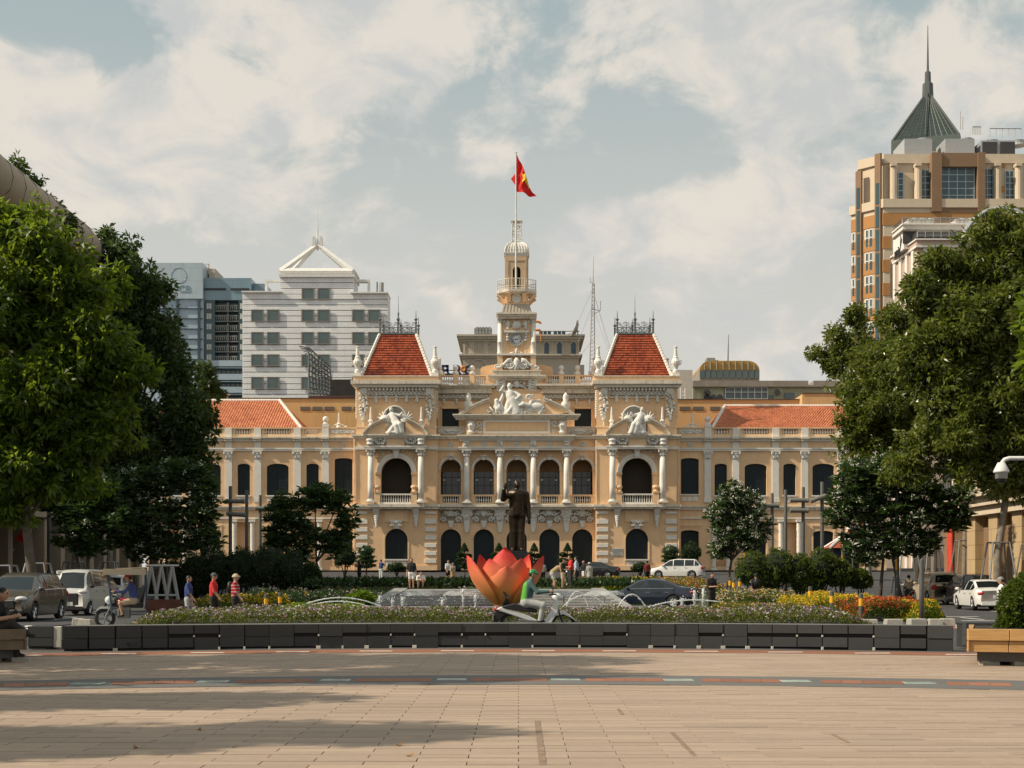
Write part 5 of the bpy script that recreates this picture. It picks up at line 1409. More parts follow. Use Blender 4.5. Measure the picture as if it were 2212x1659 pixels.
 hp=(hip[2],hip[0],hip[1],hip[1]) if s > 0 else (hip[0],hip[2],hip[1],hip[1])
 hb(tiles(hp[0],hp[1],(Vector(hp[2])+Vector((0,0.01,0))),(Vector(hp[3])-Vector((0,0.01,0))),26,0.26,0.06,0.05),'roof_tiles',ROOFO,rf,kind='stuff')
 hc=MB();p,q=Vector(hip[0]),Vector(hip[1]);n=17
 for j in range(n):hc.tube([p.lerp(q,j/n)+Vector((0,0,.06)),p.lerp(q,(j+1.1)/n)+Vector((0,0,.06))],[0.19,0.15],7)
 p,q=Vector((rin,Y1,zr)),Vector((xo,Y1,zr));n=40
 for j in range(n):hc.tube([p.lerp(q,j/n)+Vector((0,0,.04)),p.lerp(q,(j+1.06)/n)+Vector((0,0,.04))],[0.17,0.14],7)
 hb(hc,'ridge_caps',WHITE,rf,kind='stuff')
 # downpipe and security camera
 d=MB();x=hx(s*347.5);d.tube([(x,YP-0.05+0.0,hz(950)),(x,YP-0.05,hz(VG))],0.075,8)
 for vv in (990,1040,1080,1130,1180):d.lathe([(0.10,hz(vv)),(0.10,hz(vv)+0.1)],x,YP-0.05,0,8)
 hb(d,'downpipe',PLASTER2)
for s in (-1,1):wing(s)
for s in (-1,1):
 d=MB();x=hx(s*171.2);d.tube([(x,YP+0.0,hz(950)),(x,YP+0.0,hz(VG))],0.075,8);hb(d,'downpipe',PLASTER2)
# ------------------------------------------------------------------ buildings behind and beside
def C(ox,oy,sc):
 """picture position from a detail enlargement"""
 return (lambda x:(ox+x/sc)*0.92167),(lambda y:(oy+y/sc)*0.92167)
def pbox(mb,u0,u1,v0,v1,Y,d0,d1):
 return mb.box(X_(u0,Y),X_(u1,Y),Y+d0,Y+d1,Z_(v1,Y),Z_(v0,Y))
def brick_mat(name,col,mort,w,h,scale=1.0,rough=0.6):
 m=bpy.data.materials.new(name);m.use_nodes=True;N,L=m.node_tree.nodes,m.node_tree.links;bs=N['Principled BSDF'];bs.inputs['Roughness'].default_value=rough
 geo=N.new('ShaderNodeNewGeometry');sp=N.new('ShaderNodeSeparateXYZ');cb=N.new('ShaderNodeCombineXYZ');ad=N.new('ShaderNodeMath');ad.operation='ADD'
 L.new(geo.outputs['Position'],sp.inputs[0]);L.new(sp.outputs[0],ad.inputs[0]);L.new(sp.outputs[1],ad.inputs[1]);L.new(ad.outputs[0],cb.inputs[0]);L.new(sp.outputs[2],cb.inputs[1])
 b=N.new('ShaderNodeTexBrick');b.inputs['Color1'].default_value=(*col,1);b.inputs['Color2'].default_value=(*[c*0.93 for c in col],1);b.inputs['Mortar'].default_value=(*mort,1)
 b.inputs['Scale'].default_value=scale;b.inputs['Mortar Size'].default_value=0.022;b.inputs['Brick Width'].default_value=w;b.inputs['Row Height'].default_value=h
 L.new(cb.outputs[0],b.inputs['Vector'])
 n=N.new('ShaderNodeTexNoise');n.inputs['Scale'].default_value=0.25;n.inputs['Detail'].default_value=6;mp=N.new('ShaderNodeMapping');mp.inputs['Scale'].default_value=(3,3,0.6);L.new(geo.outputs['Position'],mp.inputs[0]);L.new(mp.outputs[0],n.inputs['Vector'])
 mr=N.new('ShaderNodeMapRange');mr.inputs[1].default_value=0.3;mr.inputs[2].default_value=0.7;mr.inputs[3].default_value=0.9;mr.inputs[4].default_value=1.03;L.new(n.outputs['Fac'],mr.inputs[0])
 sc=N.new('ShaderNodeVectorMath');sc.operation='SCALE';L.new(b.outputs['Color'],sc.inputs[0]);L.new(mr.outputs[0],sc.inputs['Scale']);L.new(sc.outputs[0],bs.inputs['Base Color'])
 return m
WTILE=brick_mat('white_facade_tiles',(0.90,0.90,0.89),(0.62,0.62,0.62),0.62,0.27)
DJ=M('dark_facade_joint',(0.05,0.05,0.055),0.8,var=0.1);WCONC=M('white_concrete',(0.70,0.69,0.66),0.7,var=0.1,streak=0.35,dirt=(0.4,0.38,0.35))
GREENG=M('green_tinted_glass',(0.075,0.115,0.115),0.12,var=0.25,scale=0.3,spec=0.7);FRAMEG=M('bronze_window_frame',(0.22,0.20,0.17),0.5,var=0.1);METW=M('galvanised_steel',(0.30,0.30,0.29),0.5,metal=0.4,var=0.2)
def thing(name,label,cat,loc,group=None):
 e=empty(name,loc);tag(e,label,cat,group);e['_inv']=[-loc[0], -loc[1], -loc[2]]
 return e
def part(mb,name,mat,t,sub=None,smooth=False,kind=None,bevel=0):
 """vertices in world coordinates; t is the thing, sub an optional part above"""
 o=mb.build(name,mat,sub if sub is not None else t,smooth,bevel)
 if sub is None:o.matrix_parent_inverse=Matrix.Translation(Vector(t['_inv']))
 if kind:o['kind']=kind
 return o
# --- white tiled office block with an open pyramid frame on top
YB2=190.0;cu,cv=C(340,480,3.4567)
t=thing('office_building','white tiled office block with black joints and an open pyramid frame on its roof','building',(X_(680,YB2),YB2,2.3))
m=MB();pbox(m,cu(790),cu(1960),cv(712),1100,YB2,0.3,3.6);pbox(m,cu(1097),cu(1688),cv(585),cv(712),YB2,0.3,5);part(m,'joint_wall',DJ,t)
ys_=[765,810,855,900,947,993,1040,1085,1132,1178,1225,1268,1313,1355,1400,1450,1495,1535,1580]
prev=712
for yv in ys_:
 m=MB();pbox(m,cu(788),cu(1965),cv(prev+2.6),cv(yv-2.6),YB2,0,3.9);part(m,'course',WTILE,t);prev=yv
prev=585
for yv in (632,680,725,767):
 m=MB();pbox(m,cu(1095),cu(1690),cv(prev+2.6),cv(yv-2.6),YB2, -0.12,5.2);part(m,'course',WTILE,t);prev=yv
m=MB();pbox(m,cu(786),cu(1110),cv(703),cv(714),YB2, -0.5,4.1);pbox(m,cu(1665),cu(1968),cv(710),cv(722),YB2, -0.5,4.1);pbox(m,cu(1090),cu(1700),cv(570),cv(590),YB2, -0.5,5.5);part(m,'parapet',WCONC,t)
rows=[(675,770,(1272,1400)),(850,950,(863,991,1270,1400,1680,1808)),(1032,1132,(863,991,1270,1400,1680,1808)),(1213,1310,(863,991,1270,1400,1680,1808)),(1395,1495,(863,991,1268,1398,1680,1808))]
for (a,b,xs) in rows:
 for x in xs:
  m=MB()
  for q in ((x-2,x+7,a,b),(x+92,x+101,a,b),(x+7,x+92,a,a+7),(x+7,x+92,b-7,b)):pbox(m,cu(q[0]),cu(q[1]),cv(q[2]),cv(q[3]),YB2, -0.22, -0.121)
  w=part(m,'window',FRAMEG,t);m=MB();pbox(m,cu(x+5),cu(x+94),cv(a+5),cv(b-5),YB2, -0.18, -0.14);part(m,'pane',GREENG,t,w)
m=MB();Yf=YB2+0.5;a=P(cu(1097),cv(540),Yf);b=P(cu(1682),cv(540),Yf);dpt=4.6;ap=P(cu(1398),cv(322),Yf+dpt/2)
co=[a,b,b+Vector((0,dpt,0)),a+Vector((0,dpt,0))]
for i in range(4):
 m.tube([co[i],ap],[0.42,0.28],4);m.tube([co[i],co[(i+1) % 4]],0.44,4)
for e in (-1,1):m.prism([(ap.x+e*0.2,ap.z-0.5),(ap.x+e*0.75,ap.z-0.5),(ap.x+e*0.62,ap.z+1.0),(ap.x+e*0.35,ap.z+1.05)],ap.y-0.4,ap.y+0.4)
m.lathe([(0.14,ap.z-0.8),(0.10,ap.z+2),(0.02,ap.z+4.7)],ap.x,ap.y,0,6);part(m,'pyramid_frame',WCONC,t)
m=MB();pbox(m,cu(960),cu(976),cv(592),cv(705),YB2,1,2);pbox(m,cu(976),cu(1095),cv(592),cv(608),YB2,1,2);part(m,'roof_frame',WCONC,t);m=MB();pbox(m,cu(1795),cu(1811),cv(592),cv(710),YB2,1,2);pbox(m,cu(1690),cu(1795),cv(592),cv(612),YB2,1,2);part(m,'roof_frame',WCONC,t)
m=MB();m.tube([P(cu(1880),cv(705),YB2+3),P(cu(1880),cv(625),YB2+3)],0.12,5);m.tube([P(cu(1915),cv(705),YB2+3),P(cu(1915),cv(632),YB2+3)],0.35,6);part(m,'roof_antennas',METW,t)
# --- blue-grey glass tower further left
YB1=270.0;PANEL=brick_mat('hazed_glass_cladding',(0.44,0.53,0.58),(0.30,0.28,0.30),2.4,2.4,1.0,0.25);PANEL2=brick_mat('hazed_blue_cladding',(0.22,0.33,0.39),(0.15,0.18,0.20),2.2,2.0,1.0,0.25)  # cladding colours lightened and blued to imitate distance haze
TEAL=M('teal_spandrel_glass',(0.030,0.075,0.085),0.2,var=0.2,scale=0.3,spec=0.6);PALEB=M('pale_blue_panel',(0.38,0.47,0.53),0.5,var=0.1)  # pale blue panels of the glass tower carry painted haze too
t=thing('glass_tower','blue grey glass tower with recessed balconies behind the white office block','building',(X_(430,YB1),YB1,2.3))
m=MB();pbox(m,cu(-60),cu(468),cv(470),cv(760),YB1,0,20);part(m,'upper_wall',PANEL,t)
m=MB();pbox(m,cu(470),cu(850),cv(582),cv(762),YB1,1.2,18);pbox(m,cu(852),cu(955),cv(612),cv(800),YB1,3,18);part(m,'upper_wall',PANEL2,t)
m=MB();pbox(m,cu(-60),cu(468),cv(762),1100,YB1,0.4,20);part(m,'side_wall',PALEB,t)
m=MB()
for x in (150,262,435):pbox(m,cu(x-9),cu(x+9),cv(760),1000,YB1,0.0,0.38)
for y in (757,838,920,1003,1085,1167,1250,1330):pbox(m,cu(-60),cu(466),cv(y-2),cv(y+2),YB1,0.1,0.39)
part(m,'mullions',M('dark_blue_mullion',(0.05,0.075,0.10),0.4,var=0.1),t)
m=MB();pbox(m,cu(470),cu(800),cv(764),1100,YB1,3.0,18);part(m,'rear_wall',TEAL,t)
m=MB();pbox(m,cu(470),cu(555),cv(764),cv(1250),YB1,1.2,2.9);pbox(m,cu(748),cu(800),cv(764),cv(1250),YB1,1.2,2.9);part(m,'teal_bay',TEAL,t)
BW_=M('balcony_rail',(0.30,0.30,0.28),0.6,var=0.2)
for i in range(6):
 y=848+i*83
 m=MB();pbox(m,cu(557),cu(746),cv(y),cv(y+5),YB1,1.3,2.99)
 for k in range(12):m.tube([P(cu(560+k*16.5),cv(y),YB1+1.4),P(cu(560+k*16.5),cv(y-32),YB1+1.4)],0.06,4)
 m.tube([P(cu(557),cv(y-32),YB1+1.4),P(cu(746),cv(y-32),YB1+1.4)],0.08,4);pbox(m,cu(646),cu(660),cv(y-75),cv(y),YB1,2.0,2.9);part(m,'balcony',BW_,t)
 for xs in ((490,504,518),(762,773,784)):
  m=MB()
  for x in xs:pbox(m,cu(x),cu(x+8),cv(y-58),cv(y-14),YB1,1.05,1.19)
  part(m,'window',WCONC,t)
m=MB()
for y in (1255,1365,1470):pbox(m,cu(470),cu(800),cv(y),cv(y+48),YB1,0.8,3);pbox(m,cu(470),cu(800),cv(y+58),cv(y+62),YB1,0.8,3)
part(m,'spandrel',PALEB,t)
m=MB()
for y in (1310,1418):
 for k in range(6):pbox(m,cu(560+k*38),cu(592+k*38),cv(y-4),cv(y+46),YB1,2.6,2.98)
part(m,'window_band',GREENG,t)
m=MB();pbox(m,cu(470),cu(645),cv(666),cv(680),YB1,1.0,1.19);pbox(m,cu(685),cu(832),cv(666),cv(680),YB1,1.0,1.19);part(m,'vent_slot',DJ,t)
m=MB();cc=P(cu(272),cv(572),YB1-0.1);m.tube([(cc.x+1.45*math.cos(R(a)),YB1-0.02,cc.z+1.45*math.sin(R(a))) for a in range(0,361,15)],0.05,4);part(m,'faded_emblem',PANEL2,t)
text_mesh('faded_letters','CB',1.9,PANEL2,t,Matrix.Translation(P(cu(318),cv(684),YB1-0.06)+Vector(t['_inv'])) @ FRONT,depth=0.03)
m=MB();pbox(m,cu(480),cu(530),cv(480),cv(582),YB1,4,12);m.tube([P(cu(486),cv(480),YB1+4),P(cu(515),cv(480),YB1+4),P(cu(515),cv(560),YB1+4)],0.15,4);part(m,'lift_room',M('beige_render',(0.50,0.42,0.34),0.8,var=0.1),t)
# --- beige building behind the tower
YB3=205.0;BEI=M('beige_stucco',(0.43,0.37,0.29),0.85,var=0.1,scale=0.5,streak=0.3,dirt=(0.26,0.22,0.17));BEID=M('beige_cornice',(0.47,0.42,0.34),0.85,var=0.15,streak=0.4,dirt=(0.22,0.19,0.15));BLUEG=M('deep_blue_glass',(0.012,0.05,0.085),0.12,var=0.1,spec=0.6)
t=thing('beige_building','beige building with flared cornices half hidden behind the clock tower','building',(X_(1124,YB3),YB3,2.3))
m=MB();pbox(m,1000,1250,731,900,YB3,0,14);part(m,'wall',BEI,t)
m=MB()
for (v0,v1,e) in ((724,728,13),(728,733,9),(733,738,4),(765.5,769,8),(769,774,3)):pbox(m,1000-e,1250+e,v0,v1,YB3, -e*0.06,14)
part(m,'cornice',BEID,t)
for i,u in enumerate((1019,1050,1181,1208.5,1239)):
 a=MB();x=X_(u,YB3);w=10*YB3/FP;zs=Z_(744,YB3);zb=Z_(764,YB3)
 m=MB();m.prism([(x-w/2,zb)]+arch_pts(x,w,zs,w/2,8)+[(x+w/2,zb)],YB3-0.06,YB3+0.02);w_=part(m,'window',BLUEG if i > 1 else BEID,t);archivolt(a,x,w,zs,w/2,0.16,YB3-0.16,YB3);part(a,'surround',BEID,t,w_)
m=MB();archivolt(m,X_(1033,YB3),34*YB3/FP,Z_(795,YB3),17*YB3/FP,0.2,YB3-0.12,YB3)
for u in (1004,1034,1062,1166,1194,1223,1250):pbox(m,u-1,u+1,738,765,YB3, -0.1,0)
part(m,'wall_mouldings',BEID,t)
m=MB()
for i in range(6):pbox(m,1165+i*9+(4 if i > 2 else 0),1172.5+i*9+(4 if i > 2 else 0),715,723.5,YB3,0.4,0.6)
part(m,'roof_glass',BLUEG,t)
m=MB();pbox(m,1163,1252,713.8,714.8,YB3,0.3,0.7);pbox(m,1163,1252,723,724.1,YB3,0.3,0.7);pbox(m,1024,1062,706,724,YB3,1,3)
for i in range(5):
 for j in range(2):m.lathe([(0.28,0),(0.28,0.35)],0,0,0,10,M=Matrix.Translation(P(1031+i*6.6,711+j*7.5,YB3+1)) @ Matrix.Rotation(R(90),4,'X'))
part(m,'roof_tanks',METW,t,kind='stuff')
m=MB();c_=P(1248,714,YB3);m.lathe([(0.05,0),(0.9,0.15),(1.5,0.55),(1.45,0.6),(0.85,0.22),(0.05,0.1)],0,0,0,16,M=Matrix.Translation(c_) @ Matrix.Rotation(R(-70),4,'Y'));m.tube([P(1225,723,YB3),c_],0.06,4);m.tube([c_,P(1248,724,YB3)],0.08,4);part(m,'satellite_dish',METW,t)
ORNG=M('orange_sign_paint',(0.60,0.20,0.02),0.5,var=0.05);m=MB();c_=P(1160.5,704,YB3-1.5);m.tube([(c_.x+0.62*math.cos(R(a)),c_.y,c_.z+0.62*math.sin(R(a))) for a in range(30,330,20)],0.17,6);m.tube([(c_.x+0.5,c_.y,c_.z-0.6),(c_.x+0.5,c_.y,c_.z-2.2)],0.06,4);part(m,'ring_emblem',ORNG,t)
m=MB();pbox(m,1166,1262,788,812,185,0,3);part(m,'terrace_wall',M('terrace_grey',(0.22,0.21,0.19),0.8,var=0.2),t)
# --- blue rooftop letters
YS=168.0;NAVY=M('navy_sign_letters',(0.012,0.030,0.075),0.4,var=0.05);t=thing('rooftop_sign','navy and orange rooftop sign letters behind the left roof balustrade','sign',(X_(985,YS),YS,Z_(812,YS)))
for ch,u in (('E',960.5),('U',974.5),('R',988.5),('C',1013)):text_mesh('letter',ch,1.72,NAVY,t,Matrix.Translation(P(u,801.5,YS)+Vector(t['_inv'])) @ FRONT,depth=0.12,bold=0.06)
m=MB();c_=P(1000.5,797,YS);m.tube([(c_.x+0.22*math.cos(R(a)),c_.y,c_.z+0.25*math.sin(R(a))) for a in range(0,361,20)],0.17,6);part(m,'orange_ring',ORNG,t)
m=MB();m.tube([P(952,800,YS+0.3),P(1022,800,YS+0.3)],0.05,4);m.tube([P(952,809,YS+0.3),P(1022,809,YS+0.3)],0.05,4);part(m,'frame',NAVY,t)
# --- long ochre wall behind the wings
YB5=153.0;OCH=M('old_ochre_render',(0.56,0.38,0.18),0.9,var=0.12,scale=0.6,streak=0.35,dirt=(0.30,0.22,0.13));BLKC=M('mouldy_coping',(0.06,0.055,0.05),0.9,var=0.3)
for s,(ua,ub,vt,slits) in ((-1,(440,790,861,[(649+k*26,670+k*26) for k in range(3)]+[(738+k*26,759+k*26) for k in range(2)])),(1,(1440,1740,863.5,[(1468,1491),(1497,1520),(1534,1556),(1563,1585)]))):
 t=thing('rear_wing','plain ochre rear wing with slot vents above the %s wing of the town hall' % ('left' if s < 0 else 'right'),'building',(X_((ua+ub)/2,YB5),YB5,2.3))
 m=MB();pbox(m,ua,ub,vt,1100,YB5,0,10);part(m,'wall',OCH,t)
 if s > 0:m=MB();pbox(m,1727,1840,854,1100,YB5, -1.5,9);part(m,'wall',OCH,t);m=MB();pbox(m,1726,1841,852.4,854,YB5, -1.6,9);part(m,'coping',BLKC,t)
 m=MB();pbox(m,ua,ub,vt-1.4,vt,YB5, -0.12,10);part(m,'coping',BLKC,t)
 for a,b in slits:
  m=MB();pbox(m,a,b,878.5,887,YB5, -0.02, -0.005);sl=part(m,'slot_vent',DJ,t);m=MB()
  for k in range(3):pbox(m,a,b,879.3+k*2.6,880.6+k*2.6,YB5, -0.08, -0.021)
  part(m,'vent_slats',FRAMEG,t,sl)
# --- scaffold of a billboard on the roof
t=thing('billboard_frame','rusty steel back frame of a rooftop billboard in front of the white office block','billboard',(X_(690,170),170,Z_(858,170)))
m=MB();Yq=170
for i in range(8):
 f=i/7;top=1155+155*f;x=1325+175*f;yy=Yq+6*f
 m.tube([P(cu(x),cv(1565),yy),P(cu(x),cv(top),yy)],0.08,4);m.tube([P(cu(x),cv(top),yy),P(cu(x+18),cv(1565),yy+4)],0.06,4);m.tube([P(cu(x+18),cv(top+30),yy+3),P(cu(x-4),cv(1560),yy+1)],0.05,4)
for j in range(9):
 y0=1155+j*46;y1=1310+j*29;m.tube([P(cu(1325),cv(y0),Yq),P(cu(1500),cv(y1),Yq+6)],0.07,4)
 if j < 8:m.tube([P(cu(1325),cv(y0),Yq),P(cu(1500),cv(y1+29),Yq+6)],0.04,4);m.tube([P(cu(1343),cv(y0+20),Yq+4),P(cu(1510),cv(y1+40),Yq+8)],0.05,4)
for k in range(5):m.tube([P(cu(1325+k*5),cv(1160+k*6),Yq),P(cu(1248+k*12),cv(1145+k*16),Yq-1.5)],0.06,4)
part(m,'steel_frame',IRON,t)
m=MB();pbox(m,cu(1500),cu(1680),cv(1415),cv(1600),160,0,5);part(m,'dark_shed',M('stained_dark_render',(0.035,0.033,0.030),0.9,var=0.4,scale=1),t)
m=MB();pbox(m,cu(1330),cu(1720),cv(1548),cv(1562),158, -0.1,3);part(m,'roof_beam',M('maroon_beam',(0.12,0.05,0.045),0.8,var=0.2),t)
# --- white vent pipe and small roof hut at left
t=thing('vent_pipe','thin white roof vent pipe with a cap above the left wing','vent pipe',tuple(P(489,872,151)));m=MB();p=P(489,874,151);m.lathe([(0.2,0),(0.2,1.0),(0.22,1.0),(0.45,1.02),(0.05,1.3)],p.x,p.y,p.z,10);part(m,'pipe',WCONC,t)
# --- lattice mast with stays
YM=175.0;t=thing('antenna_mast','thin guyed lattice antenna mast behind the town hall','antenna mast',tuple(P(1277,800,YM)))
m=MB()
def mp_(a,tt):w=(1-tt)*0.28+0.16;return Vector((X_(1277+4*tt,YM)+w*math.cos(a),YM+w*math.sin(a),Z_(812-200*tt,YM)))
for k in range(3):
 a=k*2.094;m.tube([mp_(a,i/8) for i in range(9)],0.055,4)
 for i in range(24):m.tube([mp_(a,i/24),mp_(a+2.094,(i+1)/24)],0.03,3)
part(m,'lattice',METW,t)
m=MB();m.tube([P(1281,612,YM),P(1281.5,585,YM),P(1282,553,YM)],[0.07,0.04,0.02],4);m.tube([P(1279,668,YM),P(1297,671,YM),P(1297,650,YM)],0.05,4);m.tube([P(1279,680,YM),P(1297,671,YM)],0.035,4);m.tube([P(1279,610,YM),P(1275,610,YM),P(1275,600,YM)],0.04,4);part(m,'aerials',METW,t)
m=MB()
for u,v,vv in ((1240,715,625),(1248,740,660),(1330,790,625),(1322,780,660),(1318,760,625),(1252,770,735),(1308,800,735)):m.tube([P(1280,vv,YM),P(u,v,YM-4)],0.022,3)
part(m,'stay_wires',METW,t)
# --- building with a golden vault
YB4=178.0;cu,cv=C(1560,780,5.027);GOLD=M('gold_vault_cladding',(0.42,0.24,0.055),0.45,metal=0.25,var=0.2,scale=0.8,streak=0.4,dirt=(0.2,0.11,0.04));CONC=M('streaked_concrete',(0.27,0.235,0.20),0.9,var=0.2,scale=0.8,streak=0.6,dirt=(0.13,0.115,0.10));GRN=M('pale_green_render',(0.40,0.40,0.28),0.9,var=0.12,streak=0.3)
t=thing('vaulted_building','low building with a golden vaulted penthouse right of the red pavilion','building',(X_(1620,YB4),YB4,2.3))
m=MB();n=9;pr_=[]
for i in range(n+1):
 a=math.pi/2*i/n;pr_.append((cu(405+130*(1-math.cos(a))),cv(435-110*math.sin(a))))
for i in range(n, -1, -1):
 a=math.pi/2*i/n;pr_.append((cu(1110-140*(1-math.cos(a))),cv(435-110*math.sin(a))))
m.prism([(X_(u,YB4),Z_(v,YB4)) for u,v in pr_],YB4+0.3,YB4+9);vo=part(m,'vault',GOLD,t)
m=MB()
for x in (462,530,603,680,752,828,903,975,1045):m.tube([P(cu(x),cv(436),YB4+0.2),P(cu(x),cv(336 if 530 <=x < 990 else 375),YB4+0.2)],0.09,4)
part(m,'vault_ribs',FRAMEG,t,vo)
m=MB();pbox(m,cu(405),cu(1110),cv(436),cv(570),YB4,0.3,9);part(m,'penthouse_wall',CONC,t)
for x in (405,470,538,610,686,760,836,911,985,1052):
 m=MB();pbox(m,cu(x+4),cu(x+58),cv(440),cv(530),YB4,0.2,0.29);part(m,'window',GREENG,t)
m=MB();pbox(m,cu(525),cu(625),cv(250),cv(325),YB4,3,5);pbox(m,cu(590),cu(655),cv(285),cv(325),YB4,2.5,3);m.tube([P(cu(735),cv(330),YB4+3),P(cu(742),cv(20),YB4+3)],[0.12,0.04],5);part(m,'roof_plant',METW,t)
m=MB();pbox(m,cu(322),cu(1672),cv(570),cv(640),YB4, -0.5,12);pbox(m,cu(1735),cu(2300),cv(570),cv(640),YB4, -0.5,12);pbox(m,cu(1672),cu(1735),cv(622),cv(640),YB4, -0.5,12);part(m,'concrete_parapet',CONC,t)
m=MB();pbox(m,cu(325),cu(2300),cv(640),1050,YB4,0.2,12);part(m,'wall',GRN,t)
m=MB()
for x in (705,812,890,970,1048,1130,1200):pbox(m,cu(x-4),cu(x+4),cv(645),cv(785),YB4, -0.1,0.1)
for y in (645,700,780):pbox(m,cu(705),cu(1204),cv(y-4),cv(y+4),YB4, -0.12,0.1)
wf=part(m,'glazed_front',WCONC,t);m=MB();pbox(m,cu(706),cu(1203),cv(648),cv(782),YB4,0.11,0.18);part(m,'panes',GREENG,t,wf)
for x in (1210,1400):
 m=MB();pbox(m,cu(x),cu(x+(65 if x < 1300 else 122)),cv(705 if x > 1300 else 732),cv(780),YB4,0.1,0.19);part(m,'window',GREENG,t)
for (x,y) in ((465,745),(540,745),(615,745),(470,683),(1295,683)):
 m=MB();pbox(m,cu(x),cu(x+55),cv(y),cv(y+38),YB4, -0.6,0.1);ac=part(m,'air_conditioner',WCONC,t);m=MB();m.lathe([(0.42,0),(0.42,0.04)],0,0,0,12,M=Matrix.Translation(P(cu(x+24),cv(y+19),YB4-0.62)) @ Matrix.Rotation(R(90),4,'X'));part(m,'fan',DJ,t,ac)
t=thing('white_stair_block','plain off white stair block between the right pavilion and the vaulted building','building',(X_(1475,172),172,2.3));m=MB();pbox(m,1445,1496,cv(437),1050,172,0,5);part(m,'wall',M('off_white_render',(0.52,0.47,0.41),0.9,var=0.1,streak=0.3),t)
m=MB()
for x in (175,230):m.tube([P(cu(x),cv(780),160),P(cu(x),cv(650),160)],0.05,4)
for y in (700,740):m.tube([P(cu(175),cv(y),160),P(cu(230),cv(y),160)],0.04,4)
part(m,'ladder_frame',WCONC,t)
# --- tall tan and orange tower at right, with a green glass pyramid
YR=230.0;cu,cv=C(1950,50,2.369);TAN=M('cream_cladding',(0.60,0.49,0.36),0.8,var=0.08,scale=0.4,streak=0.15);ORB=M('orange_brown_band',(0.42,0.205,0.070),0.8,var=0.1,scale=0.5);BRN=M('brown_cladding',(0.235,0.145,0.085),0.8,var=0.1,scale=0.5);TGL=M('teal_window_glass',(0.035,0.075,0.085),0.1,var=0.2,scale=0.4,spec=0.7);GPY=M('green_patina_glazing',(0.034,0.048,0.043),0.4,var=0.25,scale=0.5);GRID=M('dark_green_glazing_bar',(0.075,0.09,0.083),0.5,var=0.1)
t=thing('tan_tower','tall tan and orange tower with a green glass pyramid roof and mast','building',(X_(2050,YR),YR,0))
A=Vector((X_(cu(107),YR*1.021),YR*1.021));B=Vector((X_(cu(287),YR),YR));Cx=X_(cu(1500),YR);dAB=(B-A);LAB=dAB.length;dAB.normalize();nAB=Vector((dAB.y, -dAB.x))
def prism_plan(m,pts,z0,z1):
 n=len(pts);v=[(p[0],p[1],z0) for p in pts]+[(p[0],p[1],z1) for p in pts]
 return m.add(v,[tuple(range(n-1, -1, -1)),tuple(range(n,2*n))]+[(i,(i+1) % n,(i+1) % n+n,i+n) for i in range(n)])
def on_ab(m,s0,s1,z0,z1,o0,o1):
 pts=[A+dAB*s0+nAB*o1,A+dAB*s1+nAB*o1,A+dAB*s1+nAB*o0,A+dAB*s0+nAB*o0];return prism_plan(m,pts,z0,z1)
z1=Z_(cv(1005),YR);zU=Z_(cv(745),YR)
m=MB();prism_plan(m,[A,B,(Cx,YR),(Cx,YR+30),(A.x*(YR+30)/A.y,YR+30)],0,z1);part(m,'lower_walls',TAN,t)
m=MB();on_ab(m, -0.2,LAB+0.2,z1-0.9,z1+0.5,0,0.35);m.box(B.x-0.1,Cx,YR-0.35,YR,z1-0.9,z1+0.5);part(m,'cornice',TAN,t)
fl=130*YR/2.369*0.92167/FP
for i in range(9):
 z=z1 - 2.6 - i*fl
 m=MB();on_ab(m,0,LAB+0.0,z-1.1,z+0.9,0.0,0.10);m.box(B.x,Cx,YR-0.10,YR,z-1.1,z+0.9);part(m,'orange_band',ORB,t)
 for k,(s0,s1) in enumerate(((0.25,0.85),(0.95,1.45),(3.3,4.0),(4.2,4.9),(5.6,6.2),(6.4,6.9))):
  f=LAB/7.3
  m=MB();on_ab(m,s0*f,s1*f,z-1.2-3.0,z-1.25,0.0,0.10);w=part(m,'window',WCONC,t);m=MB();on_ab(m,s0*f+0.12,s1*f-0.12,z-1.2-2.9,z-2.7,0.101,0.12);on_ab(m,s0*f+0.12,s1*f-0.12,z-2.55,z-1.4,0.101,0.12);part(m,'pane',TGL,t,w)
 for k in range(4):
  u=357+k*60
  m=MB();m.box(X_(cu(u),YR),X_(cu(u+52),YR),YR-0.12,YR-0.02,z-4.4,z-1.2);part(m,'window',TGL,t)
for k,f in enumerate((0.27,0.86)):
 m=MB();on_ab(m,LAB*f-0.55,LAB*f+0.55,0,z1+10*0+(8 if k else 6),0.0,0.45);w=part(m,'brown_bay',BRN,t)
 for i in range(7):
  m=MB();z=z1+3 - i*fl*1.0;on_ab(m,LAB*f-0.32,LAB*f+0.32,z-3.2,z+0.2,0.451,0.5);part(m,'bay_glass',TGL,t,w)
# upper storeys
A2=A+dAB*0.8 - nAB*1.0;B2=B - nAB*1.2+Vector((2.2,0))
m=MB();prism_plan(m,[A2,A2+dAB*(LAB*0.75) ,(X_(cu(420),YR),YR+1.2),(Cx,YR+1.2),(Cx,YR+28),(A2.x*(YR+28)/A2.y,YR+28)],z1-0.5,zU);part(m,'upper_walls',TAN,t)
m=MB();prism_plan(m,[A2-Vector((.3,.3)),A2+dAB*(LAB*0.75)-Vector((0,.4)),(X_(cu(415),YR),YR+0.8),(Cx,YR+0.8),(Cx,YR+28),((A2.x-.3)*(YR+28)/A2.y,YR+28)],zU-1.0,zU+0.5);part(m,'upper_cornice',TAN,t)
m=MB()
for a,b in ((550,606),(806,846)):pbox(m,cu(a),cu(b),cv(732),cv(1060),YR, -0.5,1.15)
pbox(m,cu(606),cu(806),cv(732),cv(808),YR, -0.2,1.15);pbox(m,cu(606),cu(806),cv(1005),cv(1060),YR, -0.2,1.15);part(m,'brown_frame',BRN,t)
